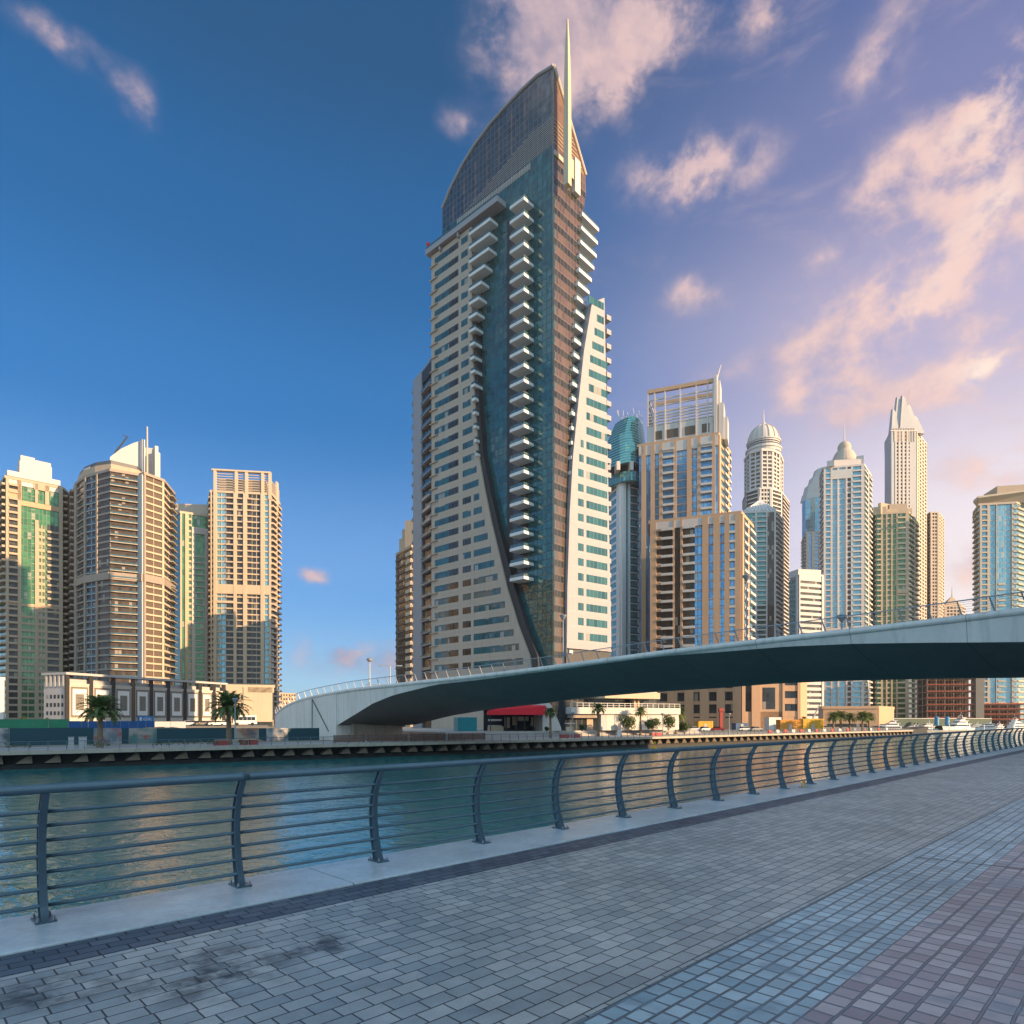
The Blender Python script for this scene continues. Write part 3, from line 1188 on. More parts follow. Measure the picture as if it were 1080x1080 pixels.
def facade(t, fr, L, z0, z1, fh, bays, ms):
    for b in bays:
        typ, a0, a1 = b[0], b[1], b[2]
        o = b[3] if len(b) > 3 else {}
        u0, u1 = a0 * L, a1 * L
        za, zb = z0 + o.get('lo', 0) * (z1 - z0), z0 + o.get('hi', 1) * (z1 - z0)
        k0 = math.ceil((za - z0) / fh - 1e-6)
        k1 = int((zb - z0) / fh + 1e-6)
        fl = [(0, 0, k * fh) for k in range(k1 - 1, k0 - 1, -1)]
        wl = o.get('wall', ms['wall'])
        if typ == 'P':
            mb = MB().box(fr, u0, u1, -.3, o.get('w', .85), za, zb)
            t.part('pier', mb, wl)
        elif typ == 'G':
            mb = MB().box(fr, u0, u1, -.3, o.get('w', .12), za, zb)
            t.part('glass_strip', mb, o.get('glass', ms['glass']))
        elif typ == 'W':
            hs = o.get('hs', .36) * fh
            w = o.get('w', .5)
            mb = MB().box(fr, u0, u1, -.3, w, z0, z0 + hs)
            if o.get('glass'):
                t.part('glass_strip', MB().box(fr, u0, u1, -.3, .08, za, zb), o['glass'])
            n = o.get('n', 0)
            pw = o.get('pw', .28)
            for i in range(n + 1) if n else ():
                uu = u0 + (u1 - u0) * i / n
                mb.box(fr, max(u0, uu - pw / 2 * (u1 - u0) / n), min(u1, uu + pw / 2 * (u1 - u0) / n), -.3, w - .02, z0 + hs, z0 + fh)
            t.rep(o.get('name', 'floor_band'), mb, fl, wl)
        elif typ == 'B':
            dp = o.get('dp', 1.3)
            ph = o.get('ph', .75)
            mb = MB().box(fr, u0, u1, -.3, dp, z0 - .05, z0 + o.get('st', .24))
            zt = z0 + o.get('st', .24)
            mb.box(fr, u0, u1, dp - .14, dp - .04, zt, zt + ph, 1)
            mb.box(fr, u0 + .02, u0 + .12, 0, dp - .14, zt, zt + ph, 1)
            mb.box(fr, u1 - .12, u1 - .02, 0, dp - .14, zt, zt + ph, 1)
            if o.get('back'):
                t.part('recess_wall', MB().box(fr, u0, u1, -.3, .06, za, zb), o['back'])
            for dv in range(1, o.get('n', 1)):
                uu = u0 + (u1 - u0) * dv / o['n']
                mb.box(fr, uu - .12, uu + .12, 0, dp - .16, zt, z0 + fh - .06, 0)
            t.rep('balcony', mb, fl, [o.get('slab', ms['slab']), o.get('par', ms['par'])])
        elif typ == 'L':                      # ledge at one height
            mb = MB().box(fr, u0, u1, -.3, o.get('w', .8), za, za + o.get('h', 1.0))
            t.part('ledge', mb, wl)
        elif typ == 'X':                      # blank panel over part of the height
            mb = MB().box(fr, u0, u1, -.3, o.get('w', .4), za, zb)
            t.part('wall_panel', mb, wl)


def tower(name, label, cat, foot, ytop, fh, ms, faces, ref=None, depth=28, zb=Z_LAND, group=None, roof=True):
    pts = [P2(px, Y) for px, Y in foot]
    r = foot[ref] if ref is not None else min(foot, key=lambda q: q[1])
    zt = ZY(ytop, r[1])
    a, b = pts[0], pts[-1]
    ka, kb = 1 + depth / math.hypot(*a), 1 + depth / math.hypot(*b)
    ring = pts + [(b[0] * kb, b[1] * kb), (a[0] * ka, a[1] * ka)]
    c = (sum(p[0] for p in ring) / len(ring), sum(p[1] for p in ring) / len(ring), zb)
    t = Thing(name, label, cat, c, group)
    nfl = int((zt - zb) / fh)
    fh = (zt - zb) / nfl
    mb = MB().prism([(x, y, zb) for x, y in ring], [(x, y, zt - .2) for x, y in ring])
    t.part('body', mb, ms['glass'])
    frs = []
    for i, fc in enumerate(faces):
        p, q = pts[i], pts[i + 1]
        L = math.hypot(q[0] - p[0], q[1] - p[1])
        fr = Frame(p, (q[0] - p[0], q[1] - p[1]))
        frs.append((fr, L))
        facade(t, fr, L, zb, zt, fh, fc, ms)
    if roof:
        def grow(k):
            return [(c[0] + (x - c[0]) * k, c[1] + (y - c[1]) * k) for x, y in ring]
        g = grow(1.035)
        mb = MB().prism([(x, y, zt - .2) for x, y in g], [(x, y, zt + 1.1) for x, y in g])
        t.part('roof', mb, ms['wall'])
    t.fr, t.zt, t.fh, t.ring, t.c, t.pts = frs, zt, fh, ring, c, pts
    return t


def block(px0, px1, Y0, Y1, y0, y1, dep, ref=None):
    """a box whose front runs between two picture columns; returns (mesh builder, frame, length, z0, z1)"""
    p, q = P2(px0, Y0), P2(px1, Y1)
    fr = Frame(p, (q[0] - p[0], q[1] - p[1]))
    L = math.hypot(q[0] - p[0], q[1] - p[1])
    Y = ref or min(Y0, Y1)
    return MB().box(fr, 0, L, -dep, 0, ZY(y0, Y), ZY(y1, Y)), fr, L, ZY(y0, Y), ZY(y1, Y)


# ---- left bank, tower with the green glass field
A = tower('apartment_tower', 'beige apartment tower with green glass field and white stepped crown', 'tower',
          [(0, 338), (6, 326), (66, 342), (78, 360)], 504, 3.4, mset(m_beige, g_green, m_beige, m_beige),
          [[('B', 0, 1, dict(dp=1.6))],
           [('P', 0, .05), ('B', .05, .2, dict(back=g_dark)), ('P', .2, .26), ('W', .26, .5, dict(hs=.12, lo=.48, wall=g_green, w=.15)),
            ('W', .26, .5, dict(hs=.3, hi=.48, n=2, pw=.12)), ('P', .5, .56, dict(hi=.85)), ('W', .56, .68, dict(hs=.42, n=2, pw=.3, hi=.85)), ('P', .68, .72, dict(hi=.5)), ('B', .72, .93, dict(back=g_dark, hi=.84, dp=1.0)),
            ('P', .93, 1.0), ('L', .0, 1.0, dict(lo=.49, h=1.4, w=.55)), ('X', .2, 1, dict(lo=.9, hi=.92, wall=m_sand, w=.6)), ('X', 0.0, .2, dict(lo=.92, hi=.96, wall=m_sand, w=.65)),
            ('P', .2, .27, dict(lo=.92)), ('P', .5, .55, dict(lo=.92)), ('P', .68, .75, dict(lo=.92)), ('P', .48, .76, dict(lo=.975)), ('X', .0, 1, dict(lo=.98, hi=1, w=.45, wall=m_offwhite))],
           [('B', .05, .45, dict(dp=1.9)), ('P', .45, .55), ('B', .55, 1, dict(dp=1.9))]])
fr_, L_ = A.fr[1]
for (x0, x1, y0, y1, d) in ((8, 64, 504, 498.5, 16), (21, 55, 498.5, 486, 13), (22, 37, 486, 480, 11), (37.2, 54, 486, 482, 11)):
    A.part('crown', MB().box(fr_, fr_.u_at(x0), fr_.u_at(x1), -d, -1.0, ZY(y0, 331), ZY(y1, 331)), m_offwhite)
A.done()

# ---- rounded brown tower with fins
g_bl2 = g_dark
B = tower('apartment_tower', 'rounded brown apartment tower with white fins and an antenna on its roof', 'tower',
          [(77.5, 352), (80, 336), (90, 326), (104, 321), (116, 317), (146, 323), (151, 321), (172, 331), (183, 350)], 497, 3.4,
          mset(m_brown, g_dark, m_brown, m_greyw),
          [[('B', 0, 1, dict(dp=2.6, par=m_brown))],
           [('W', 0, 1, dict(hs=.2)), ('P', 0, .2)],
           [('P', 0, .12), ('B', .12, .9, dict(dp=.5, par=g_rail, slab=m_greyw, n=2)), ('P', .9, 1)],
           [('W', 0, 1, dict(hs=.26, glass=g_brown, w=.4))],
           [('B', 0, .98, dict(dp=1.5, par=g_rail, slab=m_cream, back=g_brown)), ('W', .5, 1, dict(hs=.22, w=.7))],
           [('P', 0, 1, dict(w=.6, wall=m_greyw))],
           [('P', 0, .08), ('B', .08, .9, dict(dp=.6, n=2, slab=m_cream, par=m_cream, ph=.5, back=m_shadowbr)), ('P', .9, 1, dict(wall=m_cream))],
           [('W', 0, 1, dict(hs=.3, wall=m_cream)), ('B', .55, 1, dict(dp=2.0, slab=m_cream, par=g_rail))]], ref=4)
for i, (fr_, L_) in enumerate(B.fr):
    if 1 <= i <= 7:
        B.part('ledge', MB().box(fr_, -.1, L_ + .1, -.4, 1.0, B.zt * .585 - 2, B.zt * .585 + 1.6), m_brown)
# top storey ring and drum
mid = B.pts[2:7]
mb = MB()
cx_, cy_ = P2(118, 338)
prof = [(a[0], a[1]) for a in [P2(82, 338), P2(88, 329), P2(100, 323), P2(117, 320), P2(146, 328), P2(160, 340)]]
mb.prism([(x, y, ZY(499, 320)) for x, y in prof], [(x, y, ZY(489, 320)) for x, y in prof])
B.part('crown_band', mb, m_beige)
mb = MB()
mb.prism([(cx_ + (x - cx_) * .95, cy_ + (y - cy_) * .95, ZY(489, 320)) for x, y in prof], [(cx_ + (x - cx_) * .95, cy_ + (y - cy_) * .95, ZY(484.5, 320)) for x, y in prof])
B.part('drum', mb, m_roofdk)
# raised lettering on the crown band, too small to read in the photograph
fr_ = Frame(P2(88, 329), (P2(100, 323)[0] - P2(88, 329)[0], P2(100, 323)[1] - P2(88, 329)[1]))
mb = MB()
u = .4
for k in range(11):
    wd = random.uniform(.3, .6)
    zc = ZY(493.5, 326)
    mb.box(fr_, u, u + .12, 0, .1, zc - .4, zc + .4)
    mb.box(fr_, u + .12, u + wd, 0, .1, zc + random.choice((-.4, -.05, .28)), zc + .4)
    u += wd + .12
B.part('lettering', mb, m_white)
fr_ = Frame(P2(117, 326), (P2(152, 334)[0] - P2(117, 326)[0], P2(152, 334)[1] - P2(117, 326)[1]))
pts = [fr_.hit(px, py) for px, py in ((116, 482), (128, 473), (140, 467.5), (152, 463.5), (152, 500), (116, 500))]
mb = MB().prism([fr_(u, 0, z) for u, z in pts], [fr_(u, -1.2, z) for u, z in pts])
B.part('roof_screen', mb, m_greyw)
for (x0, x1, yt, Y) in ((150, 153, 463, 331), (163.5, 167, 470, 336), (167.2, 169, 477, 338)):
    B.part('roof_fin', block(x0, x1, Y, Y + 1, 505, yt, 7)[0], m_offwhite)
B.part('roof_fin', block(153, 163, 345, 346, 505, 472, 2)[0], m_greyw)
mb = MB()
p = P2(155.3, 330)
mb.tube([(p[0], p[1], ZY(505, 330)), (p[0], p[1], ZY(450, 330))], [.45, .3], 8)
B.part('antenna', mb, m_cream)
mb = MB()
p = P2(121, 340)
q = P2(134.5, 338)
r_ = P2(129.5, 338)
mb.tube([(p[0], p[1], ZY(478, 340)), (q[0], q[1], ZY(462, 340)), (r_[0], r_[1], ZY(460.5, 340))], [.5, .35, .25], 6)
B.part('cleaning_crane', mb, m_roofdk)
B.done()

# ---- narrow green and cream tower
Ct = tower('apartment_tower', 'narrow cream tower with green glass edge between two larger towers', 'tower',
           [(182, 398), (190, 384), (222, 392)], 541, 3.5, mset(m_cream, g_green, m_cream, m_offwhite),
           [[('W', 0, 1, dict(hs=.2, wall=g_green, w=.1)), ('P', 0, .1)],
            [('P', 0, .06), ('G', .06, .16), ('P', .16, .26), ('W', .26, .38, dict(hs=.35, n=1)), ('P', .38, .48, dict(wall=m_offwhite, w=.9, hi=.93)),
             ('B', .48, .8, dict(dp=.7, slab=m_offwhite, par=m_offwhite, ph=.5, hi=.84)), ('P', .8, .9, dict(wall=m_offwhite, w=1.0, hi=.93)), ('W', .9, 1, dict(hs=.4)),
             ('X', .38, .9, dict(lo=.91, hi=.94, w=1.1, wall=m_offwhite)), ('X', .38, .9, dict(lo=.13, hi=.16, w=1.0, wall=m_offwhite))]], depth=24)
Ct.part('crown', block(183, 222, 394, 396, 542, 531, 18)[0], m_goldst)
Ct.done()

# ---- cream finned tower with open pergola top
D = tower('apartment_tower', 'cream apartment tower with tall fins and an open pergola on top', 'tower',
          [(221, 392), (222.5, 381), (286, 386), (294.5, 404)], 519, 3.35, mset(m_cream, g_dark, m_cream, m_goldst),
          [[('B', 0, 1, dict(dp=1.2))],
           [('P', 0, .02), ('P', .05, .10, dict(w=1.3)), ('W', .10, .25, dict(hs=.25, n=2, pw=.08, glass=g_sky)), ('B', .25, .38, dict(dp=1.1, ph=.55)), ('P', .38, .43, dict(w=1.3)), ('B', .43, .54, dict(dp=.9, ph=.5)), ('P', .54, .60, dict(w=1.3)),
            ('B', .60, .68, dict(dp=1.1, ph=.55)), ('W', .68, .83, dict(hs=.22, n=2, pw=.08)), ('P', .83, .89, dict(w=1.3)), ('W', .89, .96, dict(hs=.25, glass=g_sky)), ('P', .97, 1.0, dict(w=1.0)),
            ('X', 0.10, 1, dict(lo=.565, hi=.605, w=1.15)), ('X', .1, .4, dict(lo=.525, hi=.535, w=1.35)), ('W', .02, .05, dict(hs=.5))],
           [('B', 0, .5, dict(dp=1.5)), ('P', .5, .58), ('B', .58, 1, dict(dp=1.7))]], ref=1)
fr_, L_ = D.fr[1]
zt0, zt1 = ZY(519, 381), ZY(496.5, 381)
for a in (.05, .40, .57, .84, .96):
    D.part('pergola_post', MB().box(fr_, a * L_, (a + .045) * L_, -.4, 1.2, zt0 - 3, zt1), m_cream)
for k in range(8):
    z = zt0 + (zt1 - zt0) * (k + .6) / 8.6
    D.part('pergola_slat', MB().box(fr_, .05 * L_, L_, -.2, .25, z - .2, z + .2), m_goldst)
D.part('pergola_beam', MB().box(fr_, .02 * L_, L_ * 1.0, -1.5, 1.3, zt1 + .003, zt1 + .9), m_cream)
D.part('crown', MB().box(fr_, .1 * L_, .9 * L_, -12, -3, zt0, zt1 - 3), m_goldst)
fr2, L2 = D.fr[2]
for k in range(6):
    z = zt0 + (zt1 - zt0) * (k + .6) / 8.6
    D.part('pergola_slat', MB().box(fr2, .2, L2, -.2, .3, z - .3, z + .3), m_cream)
D.part('pergola_post', MB().box(fr2, L2 * .55, L2 * .75, -.2, .8, zt0 - 8, ZY(509, 398)), m_cream)
D.done()

# ---- podium block with framed lattice panels
pm0, pm1 = P2(70, 235), P2(237, 306)
E_ = Thing('podium_building', 'long white podium block with lattice windows, dark columns and flat roof frame', 'building', (pm0[0], pm0[1], Z_LAND))
fr_ = Frame(pm0, (pm1[0] - pm0[0], pm1[1] - pm0[1]))
L_ = math.hypot(pm1[0] - pm0[0], pm1[1] - pm0[1])
zt = ZY(711.5, 235)
zr = ZY(709, 235)
m_podw = matt('podium_render', (.55, .50, .44), .8, scale=.1, fine=1.2, var=.08, streak=.12)
m_lattice = pane('lattice_screen', (.03, .027, .025), (.09, .08, .07), (.22, .20, .17), .6, .6, .13, metal=0, rough=.5, wob=0)
E_.part('wall', MB().box(fr_, 0, L_, -11, 0, Z_LAND, zt - 3.4), m_podw)
E_.part('upper_wall', MB().box(fr_, 1, L_, -9, -1.5, zt - 3.4, zt - 1.4), m_greyw)
lf0 = fr_(0, -11.4, 0)
lf = Frame(lf0, (pm0[0] - lf0[0], pm0[1] - lf0[1]))
LL = 11.4
E_.part('side_wall', MB().box(lf, 0, LL - .3, -.5, .15, Z_LAND, zt - 2.6), m_greyw)
for r_i in range(4):
    for c_i in range(5):
        u = LL * (.12 + c_i * .17)
        z = Z_LAND + 2.2 + r_i * 3.0
        E_.part('window', MB().box(lf, u, u + LL * .085, -.2, .2, z, z + 1.4), g_dark)
for c_i in range(5):
    E_.part('roof_post', MB().box(lf, LL * (.1 + c_i * .19), LL * (.1 + c_i * .19) + .9, -.6, .5, zt - 4.2, zt), m_offwhite)
# roof frame
E_.part('roof_slab', MB().prism([lf(-.5, .7, zt), fr_(-.7, .9, zt), fr_(L_ + 1, .9, zt), fr_(L_ + 1, -5, zt), fr_(5, -5, zt), fr_(5, -11.9, zt)],
                               [lf(-.5, .7, zr), fr_(-.7, .9, zr), fr_(L_ + 1, .9, zr), fr_(L_ + 1, -5, zr), fr_(5, -5, zr), fr_(5, -11.9, zr)]), m_greyw)
cols = [0.015, .17, .315, .44, .555, .655, .745, .835, .92, .985]
u_of = lambda px: fr_.u_at(px)
cpx = [71, 96, 119.5, 140.5, 159.5, 177.5, 195, 211, 225.5, 236]
for px in cpx:
    u = u_of(px)
    hw = .75 + .35 * (u / L_)
    E_.part('column', MB().box(fr_, u - hw, u + hw, -.3, .14, Z_LAND, zt - .003), m_shadowbr if px == 140.5 else m_dark)
for a, b in zip(cpx, cpx[1:]):
    ua, ub = u_of(a) + 1.2, u_of(b) - 1.2
    z0, z1 = Z_LAND + 5.2, zt - 5.0
    E_.part('lattice_panel', MB().box(fr_, ua, ub, -.2, .10, z0 - .8, z1 + .8), m_lattice)
    um, hw = (ua + ub) / 2, (ub - ua) * .40
    zm, hz = (z0 + z1) / 2, (z1 - z0) / 2
    fm = MB()
    for (x0, x1, y0, y1) in ((um - hw, um - hw * .62, zm - hz, zm + hz), (um + hw * .62, um + hw, zm - hz, zm + hz),
                             (um - hw * .62, um + hw * .62, zm - hz, zm - hz * .62), (um - hw * .62, um + hw * .62, zm + hz * .62, zm + hz)):
        fm.box(fr_, x0, x1, -.1, .18, y0, y1)
    w_ = E_.part('window', MB().box(fr_, um - hw * .62, um + hw * .62, -.1, .16, zm - hz * .62, zm + hz * .62), m_lattice)
    E_.part('window_frame', fm, m_white, parent=w_)
    E_.part('shop_front', MB().box(fr_, ua, ub, -.2, .08, Z_LAND, Z_LAND + 2.8), g_dark)
    E_.part('cornice', MB().box(fr_, ua - .4, ub + .4, -.2, .2, zt - 3.6, zt - 3.0), m_podw)
# blue fascia sign with a leaf-like emblem and white lettering
u0, u1 = u_of(142.5), u_of(159)
sg = Thing('shop_sign', 'small bright blue shop sign with white lettering low on the podium front', 'sign', fr_((u0 + u1) / 2, 1.4, Z_LAND + 3))
sg.part('panel', MB().box(fr_, u0, u1, 1.36, 1.6, Z_LAND + 2.6, Z_LAND + 5.0), matt('sign_blue', (.01, .20, .50), .4))
mb = MB()
ce = fr_(u0 + 1.2, 1.63, Z_LAND + 3.8)
ring = [(u0 + 1.2 + .6 * math.cos(a), Z_LAND + 3.8 + .75 * math.sin(a)) for a in [rad(q) for q in range(20, 330, 24)]]
mb.prism([fr_(u, 1.6, z) for u, z in ring], [fr_(u, 1.66, z) for u, z in ring])
sg.part('emblem', mb, m_white)


def lettering(th, text, fr, u, w, z, h, mat, width=None):
    cu = bpy.data.curves.new('lettering', 'FONT')
    cu.body = text
    cu.size = h * 1.4
    cu.extrude = .03
    ob = bpy.data.objects.new('tmp_letters', cu)
    C.objects.link(ob)
    dg = bpy.context.evaluated_depsgraph_get()
    me = bpy.data.meshes.new_from_object(ob.evaluated_get(dg))
    bpy.data.objects.remove(ob)
    xs = [v.co.x for v in me.vertices]
    k = width / (max(xs) - min(xs)) if width else 1
    for v in me.vertices:
        p = fr(u + v.co.x * k, w + v.co.z, z + v.co.y)
        v.co = (p[0] - th.loc[0], p[1] - th.loc[1], p[2] - th.loc[2])
    me.materials.clear()
    me.materials.append(mat)
    o = bpy.data.objects.new('lettering', me)
    o.parent = th.o
    C.objects.link(o)


lettering(sg, 'GOAL', fr_, u0 + 2.3, 1.64, Z_LAND + 3.2, 1.2, m_white, width=(u1 - u0) - 3.2)

# ---- low cream building at the foot of the pergola tower, white slip at the far left, far low block
Lc = tower('low_building', 'low cream building at the foot of the pergola tower', 'building', [(232, 330), (233, 322), (289, 330)], 724, 3.6,
           mset(m_cream, g_dark), [[('X', 0, 1)], [('X', 0, 1, dict(lo=.86)), ('W', 0, .42, dict(hs=.45, n=7, pw=.5)), ('P', .42, .5), ('X', .5, .97, dict(lo=.12)), ('G', .5, .97, dict(hi=.12))]], ref=1).done()
Lw = tower('low_building', 'narrow white building slip at the left edge of the view', 'building', [(-60, 265), (4.5, 272)], 717, 3.6,
           mset(m_white, g_dark), [[('W', 0, .9, dict(hs=.5, n=8, pw=.6)), ('P', .9, 1)]], ref=1).done()
Lf = tower('low_building', 'distant low tan block left of the bridge abutment', 'building', [(289, 620), (312, 640)], 731.5, 3.6,
           mset(m_beige, g_dark), [[('W', 0, 1, dict(hs=.5, n=8, pw=.5))]], ref=0).done()

# ---- stepped dark tower left of the main tower
G_ = tower('office_tower', 'stepped dark tower with cream floor bands left of the tall curved tower', 'tower',
           [(418, 322), (434, 306), (452, 318)], 577, 3.5, mset(m_beige, g_brown, m_cream, m_cream),
           [[('W', 0, .62, dict(hs=.30, lo=.30, wall=m_shadowbr)), ('X', .0, .15, dict(lo=.3, w=.2, wall=m_shadowbr)), ('G', 0, .66, dict(hi=.3, glass=g_dark)), ('W', .66, 1, dict(hs=.5, wall=m_cream))],  # left face bands painted darker, as the side turned from the sun
            [('W', 0, 1, dict(hs=.36, wall=m_goldst))]], ref=1)
for (x0, x1, yt) in ((421, 440, 566), (424, 440, 556), (427, 438, 548)):
    G_.part('crown', block(x0, x1, 316 - (440 - x1), 312, 580, yt, 10)[0], m_beige)
G_.done()

# ================================================================== MAIN TOWER
m_stone = matt('travertine', (.42, .345, .28), .75, scale=.12, fine=1.5, var=.10, streak=.10)
m_wpanel = matt('white_stone_panel', (.295, .295, .32), .6, scale=.08, fine=1.0, var=.06, streak=.06)  # white stone darkened in colour to offset the full sun on the wing
m_balc = matt('white_balcony', (.66, .65, .64), .6, scale=.1, fine=1.0, var=.06, streak=.1)  # separate lighter white, lifted in colour for balconies in shade
FH = 3.87
g_curt = pane('teal_curtain_wall', (.003, .045, .055), (.012, .105, .120), (.002, .010, .013), 1.55, FH / 2, .10, rough=.03, metal=0, spec=.5, wob=.035, ior=1.85, stint=(.62, .95, 1.0))
g_bronze = pane('bronze_curtain_wall', (.07, .045, .032), (.125, .078, .052), (.025, .015, .01), 1.3, FH / 2, .09, rough=.12, metal=0, spec=.5, ior=1.9, wob=.03)
g_win = pane('teal_window', (.008, .065, .085), (.025, .125, .145), (.02, .04, .05), 1.4, FH, .06, rough=.05, metal=0, spec=.5, ior=1.65, blinds=.08)
g_winb = pane('dark_window', (.03, .035, .035), (.07, .07, .06), (.03, .03, .03), 1.4, FH, .06, rough=.08, metal=.4)
g_crown = pane('crown_glass', (.008, .030, .042), (.03, .055, .07), (.10, .08, .06), 1.55, FH / 2, .07, rough=.05, metal=0, spec=.5, ior=2.2, wob=.03, alpha=.80, blinds=.0, bcol=(.62, .30, .10))
g_crownb = pane('crown_bronze', (.22, .12, .07), (.32, .18, .10), (.06, .035, .02), 1.3, FH / 2, .08, rough=.14, metal=.4, wob=.03)
P0 = P2(584, 165)
FL = Frame(P0, (.73, -.683))       # left face, u negative away from the prow
FR = Frame(P0, (.66, .75))         # right face, u positive away from the prow
MT = Thing('residential_tower', 'very tall curved glass tower with pointed crown, spire and stone wings', 'tower', (P0[0] - 8, P0[1] + 22, Z_LAND))
ZC = ZY(152, 165)                  # foot of the crown
ZPK = ZY(70.5, 165)
curve = [(466.5, 221), (475, 200), (486.7, 176.7), (500, 155), (516.7, 132.5), (533, 114), (550, 96.5), (566.7, 81)]
cv = [FL.hit(px, py) for px, py in curve] + [(0.0, ZPK)]
uL = cv[0][0]
uLc = FL.u_at(466.5)


def slab(mb, fr, pts, w0, w1, m=0, ms=None):
    mb.prism([fr(u, w0, z) for u, z in pts], [fr(u, w1, z) for u, z in pts], m, ms)
    return mb


# core
rt = [(0, Z_LAND), (0, ZPK)]
fr_r = [FR.hit(px, py) for px, py in ((617.5, 186), (618, 204), (613, 240), (606, 330), (601, 430), (599, 560), (598, 700))]
uRt = fr_r[0][0]
core = MB()
q = [FL(uLc + .4, -.5, 0), FL(-.3, -.5, 0), FR(6.0, -.5, 0), FR(6.0, -26, 0), FL(uLc + .4, -22, 0)]
core.prism([(x, y, Z_LAND) for x, y, _ in q], [(x, y, ZC - .5) for x, y, _ in q])
MT.part('core', core, g_winb)
core = MB()
uU = FR.u_at(612)
q = [FR(5.8, -.55, 0), FR(uU, -.55, 0), FR(uU, -20, 0), FR(5.8, -20, 0)]
z_up = ZY(300, 175)
core.prism([(x, y, z_up) for x, y, _ in q], [(x, y, ZC - .5) for x, y, _ in q])
MT.part('core', core, g_winb)
# left curtain wall up to the crown
MT.part('curtain_wall', slab(MB(), FL, [(uLc, Z_LAND), (0, Z_LAND), (0, ZC), (uLc, ZC)], -.45, 0), g_curt)
# bronze facet
rb = [(0, Z_LAND), (fr_r[-1][0], Z_LAND)] + [(u, z) for u, z in reversed(fr_r[1:])] + [(uRt, ZC), (0, ZC)]
rb = [p for p in rb if p[1] <= ZC]
zR = fr_r[0][1]
MT.part('bronze_facet', slab(MB(), FR, rb, -.45, 0), g_bronze)
for k in range(2, 38):
    z = Z_LAND + k * FH
    if z > ZC - 2:
        break
    ue = 1e9
    for (ua, za), (ub, zb2) in zip(fr_r[1:], fr_r[2:]):
        if zb2 <= z <= za:
            ue = ub + (ua - ub) * (z - zb2) / (za - zb2)
    ue = min(ue, uRt)
    MT.rep('spandrel_glass', MB().box(FR, .05, ue, -.1, .05, z, z + FH * .42), [(0, 0, 0)], g_winb)
# crown: glass screen on the left face with the curved top, bronze on the right face
ci = [p for p in cv]
MT.part('crown_glass', slab(MB(), FL, [(ci[0][0], ZC + .003), (0, ZC + .003)] + list(reversed(ci)), -.35, 0), g_crown)
MT.part('crown_facet', slab(MB(), FR, [(0, ZC + .003), (uRt, ZC + .003), (uRt, zR), (0, ZPK)], -.35, 0), g_crownb)
mb = MB()
mb.tube([FL(u, .1, z + .25) for u, z in cv], .42, 8)
MT.part('crown_edge', mb, m_wpanel)
mb = MB()
mb.tube([FR(0, .1, ZPK + .25), FR(uRt, .1, zR + .25)], .42, 8)
MT.part('crown_edge', mb, m_goldst)
# steelwork behind the crown glass
mb = MB()
for i in range(9):
    u = uLc * (i + .5) / 9
    zt_ = next((z0 + (z1 - z0) * (u - u0) / (u1 - u0) for (u0, z0), (u1, z1) in zip(cv, cv[1:]) if u0 <= u <= u1), ZC + 3)
    mb.box(FL, u - .3, u + .3, -2.2, -1.6, ZC - 1, zt_ - .6)
    if i % 2:
        mb.tube([FL(u, -2.0, ZC), FL(u + 3.4, -2.0, min(zt_, ZC + 9))], .22, 5)
for z in (ZC + 3.5, ZC + 7.5, ZC + 11.5, ZC + 15):
    us = [u0 + (u1 - u0) * (z - z0) / (z1 - z0) for (u0, z0), (u1, z1) in zip(cv, cv[1:]) if z0 <= z <= z1]
    if us:
        mb.box(FL, us[0] + .5, -.6, -2.3, -1.7, z - .25, z + .25)
MT.part('crown_steel', mb, m_goldst)
mb = MB()
q = [FL(uLc + 3, -9, 0), FL(-9, -9, 0), FR(8, -7, 0), FR(uRt - 2, -7, 0), FL(uLc + 3, -18, 0)]
mb.prism([(x, y, ZC - .5) for x, y, _ in q], [(x, y, ZC + 3.0) for x, y, _ in q])
MT.part('plant_room', mb, m_dark)
# louvre bands
LB = [FL.hit(px, py, .2) for px, py in ((500, 203.5), (583, 121))]
zl0, zl1 = ZC + .3, LB[1][1]
nl = 14
for k in range(nl):
    z = zl0 + (zl1 - zl0) * (k + .5) / nl
    f = (k + .5) / nl
    ua = uLc * (.80 - .62 * f)
    MT.part('louvre', MB().box(FL, ua, -.1, .02, .08, z - .035, z + .035), m_palepink)
    if k % 2 == 0:
        MT.part('louvre', MB().box(FR, .12, uRt * (.95 - .42 * f), .02, .12, z - .07, z + .07), m_goldst)
ub0, ub1 = FL.u_at(482, .2), FL.u_at(558.5, .2)
za_, zb_ = FL.hit(558.5, 172, .2)[1], FL.hit(558.5, 178, .2)[1]
mb = MB()
for k in range(5):
    z = zb_ + (za_ - zb_) * (k + .5) / 5
    mb.box(FL, ub0, ub1, .02, .1, z - .05, z + .05)
n_ = 30
for k in range(n_ + 1):
    u = ub0 + (ub1 - ub0) * k / n_
    mb.box(FL, u - .08, u + .08, .02, .12, zb_ - .1, za_ + .1)
MT.part('louvre_strip', mb, m_palepink)
zb2 = FR.hit(584.5, 160, .1)[1]
MT.part('ledge', MB().box(FR, .1, uRt * .72, .0, .35, zb2 - .7, zb2 + .5), m_goldst)
